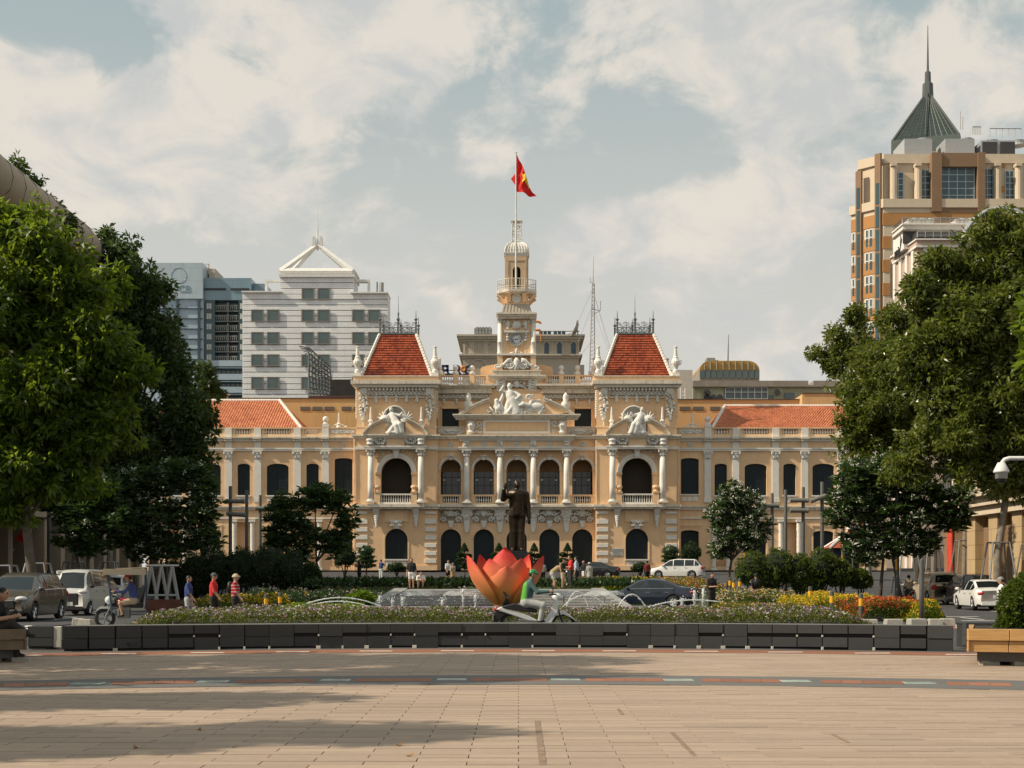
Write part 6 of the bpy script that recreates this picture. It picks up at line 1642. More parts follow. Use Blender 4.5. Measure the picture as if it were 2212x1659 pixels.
def glazing(u0,u1,v0,v1,nx,nz,d):
 m=MB();pbox(m,cu(u0),cu(u1),cv(v0),cv(v1),YR,d+0.06,d+0.12);w=part(m,'window',TGL,t);m=MB()
 for i in range(nx+1):q=u0+(u1-u0)*i/nx;pbox(m,cu(q-2),cu(q+2),cv(v0),cv(v1),YR,d,d+0.059)
 for j in range(nz+1):q=v0+(v1-v0)*j/nz;pbox(m,cu(u0),cu(u1),cv(q-2),cv(q+2),YR,d+0.01,d+0.058)
 part(m,'bars',PALEB,t,w)
glazing(608,796,808,998,4,5,0.6);glazing(492,562,815,998,2,5,1.0);glazing(352,405,830,998,2,5,1.0);glazing(842,905,810,990,2,5,1.0);glazing(975,1022,820,990,2,5,1.0)
for x in (340,476,917,1034):
 m=MB();p=P(cu(x),cv(1000),YR+0.6);m.lathe([(0.62,0),(0.62,6.3)],p.x,YR+0.4,z1,12);pbox(m,cu(x-16),cu(x+16),cv(790),cv(806),YR, -0.5,1.2);part(m,'round_column',TAN,t)
for yv in (770,905):m=MB();pbox(m,cu(930),cu(974),cv(yv),cv(yv+32),YR,1.05,1.19);part(m,'orange_band',ORB,t)
# pyramid, mast, cooling towers
Yp=YR+14;pb=Z_(cv(695),Yp);hwp=(X_(cu(735),Yp)-X_(cu(335),Yp))/2;pc=(X_(cu(532),Yp),Yp);pz=Z_(cv(388),Yp);hwp*=0.87
base=[(pc[0]-hwp,Yp-hwp),(pc[0]+hwp,Yp-hwp),(pc[0]+hwp,Yp+hwp),(pc[0]-hwp,Yp+hwp)]
rot=Matrix.Translation((pc[0],Yp,0)) @ Matrix.Rotation(R(-20),4,'Z') @ Matrix.Translation((-pc[0], -Yp,0))
m=MB();m.add([(x,y,pb) for x,y in base]+[(pc[0],Yp,pz)],[(0,1,4),(1,2,4),(2,3,4),(3,0,4),(3,2,1,0)],rot);py_=part(m,'glass_pyramid',GPY,t)
m=MB()
for i in range(4):
 p,q=Vector((*base[i],pb)),Vector((*base[(i+1) % 4],pb));tp=Vector((pc[0],Yp,pz))
 for k in range(12):a=p.lerp(q,k/12);m.tube([a,a.lerp(tp,1) if k==0 else a.lerp(tp,1-abs(k/12-0.5)*0.0)],0.09 if k else 0.22,4,M=rot)
 for k in range(1,14):m.tube([p.lerp(tp,k/14),q.lerp(tp,k/14)],0.05,4,M=rot)
part(m,'glazing_bars',GRID,t,py_)
m=MB();m.box(pc[0]-hwp*1.04,pc[0]+hwp*1.04,Yp-hwp*1.04,Yp+hwp*1.04,zU,pb,M=rot);part(m,'pyramid_base',M('dark_green_base',(0.09,0.11,0.10),0.7,var=0.2),t)
m=MB();m.lathe([(1.0,pz-1.5),(0.9,pz+1.2),(0.55,pz+1.5),(0.5,pz+3.2),(0.30,pz+3.4),(0.20,pz+3.6),(0.05,Z_(cv(22),Yp))],pc[0],Yp,0,8);m.tube([Vector((pc[0],Yp-0.6,pz)),Vector((pc[0],Yp-hwp-0.2,pb+0.3))],0.12,4,M=rot);part(m,'mast',M('dark_mast_steel',(0.10,0.11,0.11),0.5,metal=0.3,var=0.1),t)
LGR=M('light_grey_steel',(0.34,0.35,0.36),0.5,var=0.1)
for (a,b,v0,v1) in ((430,586,620,745),(660,825,620,735),(862,1050,630,745)):
 m=MB();pbox(m,cu(a),cu(b),cv(v0),cv(v1+20),YR,3,10);ct=part(m,'cooling_tower',LGR,t);m=MB();p=Vector((X_(cu((a+b)/2),YR+6),YR+6,Z_(cv(v0),YR)))
 for dx in ((-2.2,2.2) if b > 1000 else (0,)):m=MB();m.lathe([(1.3, -0.05),(1.15,0.4),(1.2,0.8),(0.9,0.85)],p.x+dx,p.y,p.z,16);part(m,'fan_collar',LGR,t,ct)
 if b > 1000:m=MB();[pbox(m,cu(x),cu(x+82),cv(640),cv(735),YR,2.8,2.99) for x in (868,968)];part(m,'louvre',DJ,t,ct)
m=MB()
for u0,u1,v in ((780,826,585),(876,1050,595)):
 m.tube([P(cu(u0),cv(v),YR+3),P(cu(u1),cv(v),YR+3)],0.08,4);[m.tube([P(cu(u0+(u1-u0)*k/5),cv(v),YR+3),P(cu(u0+(u1-u0)*k/5),cv(v+45),YR+3)],0.06,4) for k in range(6)]
for x in (712,725):m.tube([P(cu(x),cv(600),YR+4),P(cu(x),cv(500 if x < 720 else 530),YR+4)],0.08,4)
m.tube([P(cu(190),cv(800),YR+6),P(cu(240),cv(760),YR+5),P(cu(285),cv(760),YR+3)],0.08,4);part(m,'roof_railing',METW,t)
m=MB();pbox(m,cu(590),cu(760),cv(640),cv(745),YR,8,16);part(m,'plant_room',TAN,t)
# --- white stepped building in front of it
YWb=168.0;cu,cv=C(2060,480,7.373);t=thing('white_building','white stepped building with terraces and a script sign below the tan tower','building',(X_(2010,YWb),YWb,0));WPNT=M('warm_white_paint',(0.72,0.68,0.62),0.75,var=0.08,streak=0.25,dirt=(0.45,0.40,0.34));BLUS=M('blush_pilaster',(0.50,0.38,0.30),0.8,var=0.1)
def stepped(u_f,v0,v1,u_l,k,name,mat,d=0.0,right=2400,zlow=None):
 """front face from u_f to the right, oblique left face back to u_l at k times the distance"""
 F=Vector((X_(u_f,YWb+d),YWb+d));L_=Vector((X_(u_l,(YWb+d)*k),(YWb+d)*k));r=X_(right,YWb+d)
 m=MB();prism_plan(m,[L_,F,(r,YWb+d),(r,YWb+30),(L_.x*(YWb+30)/L_.y,YWb+30)],Z_(v1,YWb+d) if zlow is None else zlow,Z_(v0,YWb+d));return part(m,name,mat,t)
stepped(cu(405),cv(315),cv(340),cu(222),1.026,'roof_slab',WPNT);stepped(cu(415),cv(341),cv(420),cu(232),1.026,'roof_fascia',WPNT,0.3)
stepped(cu(430),cv(421),cv(760),cu(245),1.026,'upper_wall',WPNT,1.0)
m=MB();pbox(m,cu(450),cu(1500),cv(425),cv(640),YWb,0.9,0.99);part(m,'terrace_recess',DJ,t)
stepped(cu(640),cv(580),cv(605),cu(190),1.058,'ledge',WPNT, -2.2);stepped(cu(650),cv(606),cv(690),cu(205),1.058,'ledge_fascia',BLUS, -1.9);stepped(cu(645),cv(691),cv(730),cu(225),1.056,'ledge_moulding',WPNT, -2.0);stepped(cu(665),cv(731),cv(731),cu(245),1.056,'lower_wall',BLUS, -1.4,zlow=0.0)
m=MB()
for x in (700,1160,1250):pbox(m,cu(x),cu(x+105),cv(735),900,YWb, -1.7, -1.39)
for k in range(4):
 F=Vector((X_(cu(665),YWb-1.4),YWb-1.4));L_=Vector((X_(cu(245),(YWb-1.4)*1.056),(YWb-1.4)*1.056));q=L_.lerp(F,(k+0.3)/4);q2=L_.lerp(F,(k+0.65)/4);nn=Vector(((F-L_).y, -(F-L_).x)).normalized()*0.25
 prism_plan(m,[q+nn,q2+nn,q2,q],0,Z_(cv(735),YWb))
part(m,'pilasters',WPNT,t)
m=MB();pbox(m,cu(905),cu(1140),cv(745),800,YWb, -1.5, -1.39);part(m,'window',TGL,t)
m=MB()
for (y0,u0,u1,dd,n) in ((225,405,1560,0.2,7),(465,665,1350, -2.0,5)):
 for j in range(4):m.tube([P(cu(u0),cv(y0+j*24),YWb+dd),P(cu(u1),cv(y0+j*24),YWb+dd)],0.05,4)
 for i in range(n+1):u=u0+(u1-u0)*i/n;m.tube([P(cu(u),cv(y0),YWb+dd),P(cu(u),cv(y0+95),YWb+dd)],0.06,4)
 for j in range(4):
  kk=1.026 if dd > 0 else 1.05;ul,vl=(255,380) if dd > 0 else (420,680)
  m.tube([P(cu(u0),cv(y0+j*24),YWb+dd),P(cu(ul),cv(vl+j*22),(YWb+dd)*kk)],0.05,4)
part(m,'terrace_railing',METW,t)
for x in (590,735,885,1420,1575):
 m=MB();pbox(m,cu(x),cu(x+140),cv(165),cv(315),YWb,2,5);p=Vector((X_(cu(x+70),YWb+2),YWb+3.2,Z_(cv(165),YWb)));m.lathe([(0.42, -0.05),(0.40,0.3),(0.3,0.36)],p.x,p.y,p.z,12);part(m,'chiller',WPNT,t)
m=MB();c_=P(cu(2120),cv(760),YWb-6);rr=690/7.373*0.92167*(YWb-6)/FP;m.tube([(c_.x+rr*math.cos(R(a)),c_.y,c_.z+rr*math.sin(R(a))) for a in range(20,176,6)],0.34,6);part(m,'arched_canopy',LGR,t)
F=Vector((X_(cu(430),YWb+1),YWb+1));L_=Vector((X_(cu(245),(YWb+1)*1.026),(YWb+1)*1.026));d_=(F-L_).normalized();q=L_.lerp(F,0.45)+Vector((d_.y, -d_.x))*0.06;Mx=Matrix.Translation((q.x,q.y,Z_(cv(700),YWb))) @ Matrix.Rotation(math.atan2(d_.y,d_.x),4,'Z') @ FRONT
o=text_mesh('script_sign','ania',1.5,BLK,t,Matrix.Translation(Vector(t['_inv'])) @ Mx,depth=0.05,bold=0.02)
m=MB();q0=P(cu(372),cv(540),YWb*1.005);m.tube([P(cu(372),cv(530),YWb*1.004),P(cu(382),cv(610),YWb*1.003),P(cu(366),cv(780),YWb*1.003)],[0.05,0.13,0.05],5);part(m,'sign_stroke',BLK,t)
# --- left street building with the rolled cornice
LTAN=M('tan_render',(0.40,0.33,0.25),0.85,var=0.12,scale=0.4,streak=0.25);XL= -28.0  # plain tan render of the left street building
t=thing('corner_building','tan street building at far left with a rolled round cornice and shopfronts','building',(XL-8,80,0))
m=MB();m.box(XL-18,XL-1.2,72,95,0,21.2);part(m,'wall',LTAN,t)
m=MB();m.box(XL-18,XL-0.6,72,95.3,21.2,23.2);part(m,'roof_slab',LTAN,t)
m=MB();path=[(XL,y,22.6) for y in range(72,92,2)]+[(XL-0.3,92.5,22.6),(XL-1.2,94.3,22.6),(XL-2.8,95.4,22.6),(XL-6,95.8,22.6),(XL-16,95.8,22.6)];m.tube(path,1.35,14);cn=part(m,'rolled_cornice',LTAN,t,smooth=True)
m=MB()
for i in range(0,10):m.tube([(XL+1.37*math.cos(a*0.5236),73+2*i,22.6+1.37*math.sin(a*0.5236)) for a in range(13)],0.02,3)
part(m,'seams',DJ,t,cn)
m=MB();m.box(XL-18,XL-0.9,70,108,0.0,7.2);part(m,'podium_wall',LTAN,t)
m=MB();m.box(XL-1,XL+0.15,70,108,5.0,5.9);m.box(XL-1,XL+0.5,70,108,7.2,7.7);part(m,'beam',LTAN,t)
for k in range(12):
 y=72+k*3.0
 m=MB();m.box(XL-0.9,XL,y,y+0.75,0,5.0);part(m,'pier',LTAN,t)
 m=MB();m.box(XL-0.89,XL-0.7,y+0.95,y+2.8,0,4.2);w=part(m,'shop_window',GLASSD,t);m=MB();m.box(XL-0.69,XL-0.6,y+1.8,y+1.9,0,4.2);m.box(XL-0.69,XL-0.6,y+0.95,y+2.8,3.0,3.1);part(m,'bars',FRAMEG,t,w)
m=MB();m.prism([(XL,6.2),(XL+3.0,5.3),(XL+3.0,5.1),(XL,5.6)],71,80);part(m,'awning',M('grey_awning',(0.10,0.10,0.11),0.8,var=0.2),t)
t2=thing('hanging_flag','dark red flag hanging from a slanting pole on the shopfront at far left','flag',tuple(P(45,1190,80)))
m=MB();m.tube([P(30,1200,80),P(62,1120,78)],0.03,5);part(m,'pole',METW,t2)
fv=[];ff=[]
for i in range(9):
 for j in range(7):
  a,b=i/8,j/6;p=P(60 - 26*b*(1-a)+4*a,1122+92*a*(1-0.35*b)+42*b*(1-a),78+0.25*math.sin(6*b+3*a));fv.append(tuple(p))
for i in range(8):
 for j in range(6):q=i*7+j;ff.append((q,q+1,q+8,q+7))
o=mesh_obj('cloth',fv,ff,RED,t2,True);o.matrix_parent_inverse=Matrix.Translation(Vector(t2['_inv']))
# --- right street building in tan stone
XRb=27.0;STN=brick_mat('tan_stone_cladding',(0.50,0.36,0.20),(0.30,0.21,0.12),1.3,0.85);STN2=M('pale_stone_trim',(0.58,0.48,0.36),0.8,var=0.12,streak=0.3,dirt=(0.30,0.25,0.18))
t=thing('stone_building','tan stone street building with posters in its upper windows at far right','building',(XRb+8,80,0))
m=MB();m.box(XRb+0.8,XRb+18,60,91,0,13.5);part(m,'wall',STN,t)
m=MB();m.box(XRb-0.5,XRb+1,60,91.4,5.6,6.1);m.box(XRb-0.2,XRb+1,60,91.2,5.1,5.6);m.box(XRb-0.9,XRb+1,60,91.6,6.1,6.45);m.box(XRb-0.3,XRb+1,60,91.4,12.8,14);part(m,'ledge',STN2,t)
POST=M('white_poster',(0.72,0.71,0.68),0.6,var=0.15,scale=1.5)
for k in range(8):
 y=61+k*3.9
 m=MB();m.box(XRb+0.1,XRb+0.79,y,y+1.5,0,5.1);part(m,'pier',STN,t)
 m=MB();m.box(XRb+0.35,XRb+0.79,y+2.3,y+3.1,0.3,4.4);part(m,'stone_panel',BRN,t)
 for q in (0,0.45,0.9):m=MB();m.lathe([(0.18,6.45),(0.17,12.8)],XRb+0.45,y+0.3+q,0,10);part(m,'fluted_pilaster',STN2,t)
 m=MB();m.box(XRb+0.5,XRb+0.79,y+1.7,y+3.7,6.45,12.0);w=part(m,'window',GLASSD,t)
 m=MB();m.box(XRb+0.44,XRb+0.49,y+1.85,y+3.1,8.4,11.6);part(m,'poster',POST,t,w)
 m=MB();[m.tube([(XRb+0.3,y+1.8+i*0.3,6.45),(XRb+0.3,y+1.8+i*0.3,7.6)],0.03,4) for i in range(7)];m.box(XRb+0.26,XRb+0.34,y+1.7,y+3.7,7.6,7.68);part(m,'balcony_rail',IRON,t,w)
REDP2=M('red_banner_cloth',(0.55,0.06,0.03),0.7,var=0.2);m=MB();m.box(XRb-0.1,XRb,88.3,89.3,1.2,4.8);part(m,'red_banner',REDP2,t)
# ------------------------------------------------------------------ trees, shrubs, flower beds
def unit(a):return a/np.maximum(np.linalg.norm(a,axis=-1,keepdims=True),1e-9)
def leaf_quads(base,d,L,W,rg,fold=0.25):
 n=len(base);d=unit(d);rnd=rg.normal(size=(n,3));rnd[:,2]*=0.6
 s=unit(np.cross(d,rnd));nn=np.cross(s,d);nn*=np.where(nn[:,2:3] < 0, -1,1)
 L=(L*rg.uniform(0.7,1.25,n))[:,None];W=(W*rg.uniform(0.75,1.2,n))[:,None]
 mid=base+d*L*0.48+nn*W*fold
 V=np.stack([base,mid+s*W/2,base+d*L - nn*L*0.10,mid - s*W/2],1).reshape(-1,3)
 F=np.arange(4*n).reshape(n,4)
 return V,F
def crown_pts(lobes,n,rg,shell=0.55,stray=0.0):
 """lobes: (centre xyz, radii xyz); points towards the shell of each lobe"""
 w=np.array([l[1][0]*l[1][2]+l[1][0]*l[1][1] for l in lobes]);k=rg.choice(len(lobes),n,p=w/w.sum())
 d=unit(rg.normal(size=(n,3)));r=shell+(1-shell)*rg.random(n)**0.5
 r*=0.86+0.28*np.array([mnoise.noise(Vector(q*2.3)+Vector((kk*3.1,0,0))) for q,kk in zip(d,k)])
 r=np.where(rg.random(n) < stray,r*rg.uniform(1.1,1.75,n),r)
 c=np.array([l[0] for l in lobes])[k];rr=np.array([l[1] for l in lobes])[k]
 return c+d*rr*r[:,None],d
def foliage(name,lobes,n,per,L,W,mat,parent,seed,shell=0.55,droop=0.35,spread=0.9,sub=0):
 rg=np.random.default_rng(seed)
 if sub:
  sl=[]
  for c,r in lobes:
   for k in range(sub):
    d=unit(rg.normal(size=3));q=rg.uniform(0.18,0.50);sl.append((c+d*r*(rg.uniform(0.45,1.22) - q*0.5),r*q*np.array([1.1,1.1,0.85])))
  lobes=sl
 c,out=crown_pts(lobes,n,rg,shell,0.22 if sub else 0)
 b=np.repeat(c,per,0);o=np.repeat(out,per,0);m=len(b)
 d=unit(rg.normal(size=(m,3))*spread+o*0.55+np.array([0,0, -droop]));b=b+d*L*0.25
 V,F=leaf_quads(b,d,L,W,rg)
 return np_mesh(name,V,F,mat,parent)
BARK=M('grey_bark',(0.105,0.085,0.065),0.9,var=0.35,scale=5,bump=0.5,bscale=14,dirt=(0.28,0.27,0.24),dirt_amt=0.6)
BARKP=M('plumeria_bark',(0.085,0.068,0.055),0.9,var=0.3,scale=6,bump=0.3)
BARKL=M('pale_lichen_bark',(0.22,0.19,0.155),0.9,var=0.35,scale=4,bump=0.5,bscale=12,dirt=(0.07,0.06,0.05),dirt_amt=0.7)
LF_BRIGHT=leaf_mat('bright_leaves',(0.018,0.046,0.006),(0.120,0.180,0.016),(0.34,0.46,0.03),0.44)
LF_DARK=leaf_mat('dark_leaves',(0.024,0.048,0.016),(0.070,0.108,0.028),(0.15,0.24,0.035),0.32)
LF_RIGHT=leaf_mat('olive_leaves',(0.036,0.058,0.014),(0.165,0.195,0.036),(0.32,0.38,0.04),0.32,0.30)
LF_PLUM=leaf_mat('plumeria_leaves',(0.020,0.046,0.016),(0.075,0.120,0.036),(0.11,0.20,0.04),0.28,0.33)
LF_SHRUB=leaf_mat('shrub_leaves',(0.032,0.060,0.010),(0.11,0.15,0.022),(0.22,0.30,0.03),0.28,0.38)
LF_HEDGE=leaf_mat('hedge_leaves',(0.016,0.036,0.012),(0.042,0.075,0.022),(0.08,0.16,0.03),0.25,0.38)
LF_LIME=leaf_mat('lime_leaves',(0.06,0.12,0.008),(0.15,0.24,0.015),(0.3,0.45,0.02),0.35)
PETW=M('white_petals',(0.72,0.69,0.60),0.6,var=0.1,trans=0.3)
def lob(l,Y):
 u,v,ru,rv=l[:4];Yl=Y+(l[4] if len(l) > 4 else 0);s=Yl/FP
 return (np.array(P(u,v,Yl)),np.array([ru*s,(ru+rv)/2*s*0.9,rv*s]))
def tree(name,label,u,Y,lobes,n,per,L,W,mat,seed,r=0.22,bark=BARK,zb=None,group=None,droop=0.35,twigs=True):
 z0=zg(Y) if zb is None else zb;bx=X_(u,Y)
 t=thing(name,label,'tree',(bx,Y,z0),group);inv=Matrix.Translation(Vector(t['_inv']))
 Ls=[lob(l,Y) for l in lobes]
 rg=random.Random(seed);top=Vector(max(Ls,key=lambda q:q[0][2])[0]);lowz=min(q[0][2] for q in Ls)
 fork=Vector((bx+(top.x-bx)*0.25,Y,z0+max(1.6,(lowz-z0)*0.75)))
 m=MB();m.tube([(bx,Y,z0-0.1),(bx+rg.uniform(-.1,.1),Y,z0+(fork.z-z0)*0.5),fork,fork.lerp(top,0.5)+Vector((rg.uniform(-.4,.4),0,0)),fork.lerp(top,0.95)],[r*1.25,r,r*0.85,r*0.5,r*0.12],9);part(m,'trunk',bark,t,smooth=True)
 m=MB()
 for c,rr in Ls:
  c=Vector(c);a=fork.lerp(top,rg.uniform(0.0,0.45));md=a.lerp(c,0.5)+Vector((0,0,0.12*(c-a).length))
  m.tube([a,md,c,c+(c-a).normalized()*rr[0]*0.5],[r*0.42,r*0.28,r*0.15,r*0.05],6)
  if twigs:
   for k in range(7):d=Vector((rg.gauss(0,1),rg.gauss(0,1),rg.gauss(0,1))).normalized();m.tube([c,c+Vector((d.x*rr[0],d.y*rr[1],d.z*rr[2]))*0.5+Vector((0,0,.05)),c+Vector((d.x*rr[0],d.y*rr[1],d.z*rr[2]))*0.92],[r*0.14,r*0.08,r*0.025],4)
 part(m,'limbs',bark,t)
 o=foliage('crown',Ls,n,per,L,W,mat,t,seed,0.3,droop,sub=20);o.matrix_parent_inverse=inv
 return t
tree('broadleaf_tree','bright green leafy tree filling the left edge of the square',72,62,[(70,560,105,85),(150,615,95,85),(205,720,85,80),(258,795,62,48),(110,760,130,120),(50,880,130,120),(165,890,85,85),(35,1000,105,70),(115,985,85,45),(15,490,50,45),(190,960,50,50),(-60,700,130,180),(-70,950,120,120),(232,620,45,45,4),(80,1050,70,34),(10,1090,70,40),(150,1040,70,40),(230,920,60,70),(170,830,90,90),(20,620,80,120)],8200,8,0.42,0.16,LF_BRIGHT,1,0.22,BARK,droop=0.55)
tree('dark_tree','tall dark tree behind the bright one, left of the glass tower',330,93,[(248,560,52,60),(300,640,66,70),(346,622,30,22),(330,755,75,75),(385,850,62,75),(410,950,55,62),(322,930,110,110),(250,1010,120,70),(200,800,110,120),(225,505,26,24),(300,710,85,80),(365,800,60,60),(262,640,70,90),(180,930,110,110),(130,1020,110,60),(400,1010,60,50),(440,900,26,40),(365,705,18,24)],7000,8,0.42,0.16,LF_DARK,2,0.3,zb=0.2)
tree('sapling','slender dark sapling rising in front of the rolled cornice',52,84,[(42,362,17,26),(74,393,20,15),(30,408,24,22),(100,440,34,28),(120,480,50,34),(60,450,50,34)],420,8,0.40,0.14,LF_DARK,3,0.13,zb=0)
tree('small_tree','small hazy tree in front of the glass tower',444,150,[(444,805,19,22),(450,835,24,24),(470,848,22,12)],420,8,0.42,0.16,LF_DARK,33,0.15,zb=2.2)
tree('olive_tree','large olive green tree at the right edge in front of the white building',2157,71.5,[(2075,690,105,110),(2165,560,75,95),(2190,770,110,140),(2095,850,120,110),(2150,985,100,75),(2030,950,100,80),(2010,800,90,90),(1985,640,50,60),(2040,560,50,45),(2245,620,80,120),(2250,900,80,120),(1965,1010,60,50),(2120,760,100,120),(2200,680,80,130),(2110,600,70,60),(2190,920,90,90),(2215,1010,70,60),(2215,520,60,70),(2215,840,80,110)],13500,8,0.33,0.125,LF_RIGHT,4,0.2,BARKL)
tree('olive_tree','sunlit olive tree standing left of the largest right hand tree',1985,96,[(1905,790,75,85),(1865,880,55,75),(1935,910,90,100),(1960,760,70,80),(1850,950,45,50),(1890,1000,70,50),(1950,690,45,40),(1920,850,90,90)],6500,8,0.34,0.125,LF_RIGHT,5,0.22,zb=0.4)
tree('olive_tree','loose dark crowned tree furthest back beside the tan tower',1850,118,[(1806,738,34,36),(1772,765,26,20),(1850,690,30,34),(1832,775,42,40),(1870,740,30,50),(1800,800,18,18)],1300,8,0.36,0.13,LF_RIGHT,6,0.2,zb=1.3)
tree('near_branch_tree','tree at the right picture edge whose bright leaves just enter the view',2420,34,[(2228,690,26,60),(2235,780,18,40),(2300,700,60,120),(2400,680,90,150)],520,8,0.34,0.12,LF_BRIGHT,8,0.2,zb=0)
# street trees just left of the view: they throw the long shadows on the square
for i,(x,y,zc,rz,ry) in enumerate(((-15.5,10.9,9.6,2.6,1.3),(-16.5,15.0,9.4,2.2,1.0),(-14.5,19.4,10.2,2.6,1.6),(-13.6,23.0,10.6,2.6,1.9))):
 t=thing('street_tree',['nearest street tree casting the lowest shadow on the square','second street tree casting the middle shadow on the square','third street tree casting shadow on the paving band','fourth street tree shading the paving by the bench wall'][i],'tree',(x,y,0),'street trees left of the square');inv=Matrix.Translation(Vector(t['_inv']))
 m=MB();m.tube([(x,y, -0.1),(x+0.1,y,4),(x,y,zc+1)],[0.2,0.16,0.06],8);part(m,'trunk',BARKL,t)
 Ls=[(np.array((x+dx,y+dy,zc+dz)),np.array((2.0,ry,1.5))) for dx,dy,dz in ((0,0,rz*0.45),(1.1,0.25,0),(-1.2, -0.2, -0.2),(0.3,0, -rz*0.5),(2.0,0.1, -0.9))+(((0.3,0.6, -4.6),(-.6,1.0, -5.6),(0,1.4, -3.6),(-1,1.6, -6.6),(-1.4,1.2, -5.2),(-2.2,0.8, -4.4),(-1.0,1.3, -4.8)) if i==3 else ((-0.5,0, -3.6),(-1.6,0, -4.8)))]
 o=foliage('crown',Ls,2600 if i==3 else 1500,8,0.36,0.14,LF_BRIGHT,t,20+i,sub=8);o.matrix_parent_inverse=inv
def plumeria(label,u,Y,lobes,n,seed,fl=0.12,zb=None,base_us=None,r=0.09):
 z0=zg(Y) if zb is None else zb;t=thing('plumeria_tree',label,'tree',(X_(u,Y),Y,z0));inv=Matrix.Translation(Vector(t['_inv']))
 rg=np.random.default_rng(seed);Ls=[lob(l,Y) for l in lobes];c,out=crown_pts(Ls,n,rg,0.25)
 q=random.Random(seed);mt=MB();ml=MB()
 forks=[]
 for bu in (base_us or (u,)):
  b=Vector((X_(bu,Y),Y,z0));ctr=Vector(np.mean([l[0] for l in Ls],0))
  f1=b.lerp(ctr,0.5)+Vector((q.uniform(-.3,.3),0,0));mt.tube([b,b.lerp(f1,0.5)+Vector((q.uniform(-.15,.15),0,0.1)),f1],[r*1.3,r*1.05,r*0.85],7)
  forks.append(f1)
 for l,rr in Ls:
  f1=min(forks,key=lambda f:(f-Vector(l)).length);l=Vector(l);mdp=f1.lerp(l,0.55)+Vector((0,0,.15));mt.tube([f1,mdp,l],[r*0.7,r*0.5,r*0.35],6)
 lc_=[Vector(l[0]) for l in Ls]
 for p in c[:220]:
  p=Vector(p);k=min(lc_,key=lambda f:(f-p).length);ml.tube([k.lerp(p,0.1),k.lerp(p,0.6)+Vector((0,0, -.08)),p],[r*0.30,r*0.22,r*0.16],4)
 part(mt,'trunk',BARKP,t,smooth=True);part(ml,'branches',BARKP,t)
 per=15;b=np.repeat(c,per,0);o=np.repeat(out,per,0);m=len(b)
 d=rg.normal(size=(m,3));d[:,2]=np.abs(d[:,2])*0.55 - 0.12;d=unit(unit(d)+o*0.25)
 V,F=leaf_quads(b+d*0.04,d,0.42,0.12,rg,0.2);ob=np_mesh('crown',V,F,LF_PLUM,t);ob.matrix_parent_inverse=inv
 k=rg.choice(n,max(1,int(n*fl)),replace=False);fb=np.repeat(c[k]+out[k]*0.15+np.array([0, -0.1,0.12]),16,0)+rg.normal(size=(len(k)*16,3))*0.10
 V,F=leaf_quads(fb,rg.normal(size=fb.shape),0.085,0.075,rg,0.1);ob=tag(np_mesh('flowers',V,F,PETW,t),kind='stuff');ob.matrix_parent_inverse=inv
plumeria('plumeria in deep shade beside the shopfronts at far left',205,74,[(160,1100,45,40),(215,1060,50,45),(150,1160,40,40),(250,1120,45,50),(195,1180,45,30),(120,1080,45,45),(190,1120,60,50)],460,41,0.06,base_us=(200,170))
plumeria('largest left plumeria with white blossoms behind the three wheeler',335,76,[(300,1050,60,50),(370,1030,55,45),(430,1040,40,45),(330,1120,70,55),(420,1120,55,50),(280,1150,50,45),(450,1170,35,35),(370,1180,60,30),(240,1060,60,50),(310,1190,50,30),(440,1090,45,50)],950,42,0.16,base_us=(335,372,305))
plumeria('dark plumeria with open branches in front of the left pavilion',690,90,[(620,1110,52,48),(680,1075,45,32),(730,1085,36,36),(750,1130,26,36),(600,1165,38,34),(660,1160,50,40),(725,1175,38,34),(640,1205,36,20)],560,43,0.01,base_us=(672,706))
plumeria('plumeria full of white blossoms in front of the right wing',1568,92,[(1585,1075,42,34),(1555,1110,30,32),(1620,1105,36,40),(1575,1150,44,40),(1620,1165,34,34),(1560,1190,32,24),(1655,1140,16,24)],430,44,0.55)
plumeria('large right plumeria with white blossoms under the olive trees',1915,78,[(1850,1030,55,40),(1920,1020,60,45),(1980,1050,60,50),(1870,1100,55,50),(1950,1120,70,50),(2030,1100,50,50),(2060,1130,34,40),(1900,1165,55,35),(1990,1175,50,30),(1830,1070,40,40),(1890,1050,60,50),(1940,1180,50,36),(1815,1110,36,40),(1850,1170,40,36),(2075,1080,30,50),(1880,1205,40,24)],1150,45,0.22,base_us=(1900,1950))
# clipped bushes
def bush(label,u,v,ru,rv,Y,mat,seed,n=420,group=None,L=0.13,name='shrub',lobes=None):
 Ls=[lob(l,Y) for l in (lobes or [(u,v,ru,rv),(u-ru*0.5,v+rv*0.3,ru*0.6,rv*0.7),(u+ru*0.5,v+rv*0.25,ru*0.6,rv*0.7),(u+ru*0.1,v-rv*0.3,ru*0.55,rv*0.75)])]
 z0=min(q[0][2]-q[1][2] for q in Ls);zz=min(z0,zg(Y));t=thing(name,label,'shrub',(X_(u,Y),Y,zz),group);inv=Matrix.Translation(Vector(t['_inv']))
 m=MB();b=Vector((X_(u,Y),Y,zz-0.05))
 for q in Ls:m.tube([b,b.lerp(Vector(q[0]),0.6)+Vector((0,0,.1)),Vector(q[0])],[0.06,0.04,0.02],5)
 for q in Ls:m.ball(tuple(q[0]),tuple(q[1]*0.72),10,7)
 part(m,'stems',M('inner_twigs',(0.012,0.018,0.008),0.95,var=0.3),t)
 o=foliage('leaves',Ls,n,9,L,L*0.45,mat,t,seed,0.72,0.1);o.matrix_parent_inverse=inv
hl=[(370,1255,45,48),(420,1245,48,55),(470,1235,45,48),(520,1228,48,48),(575,1225,50,50),(630,1232,40,48),(670,1245,24,30)]
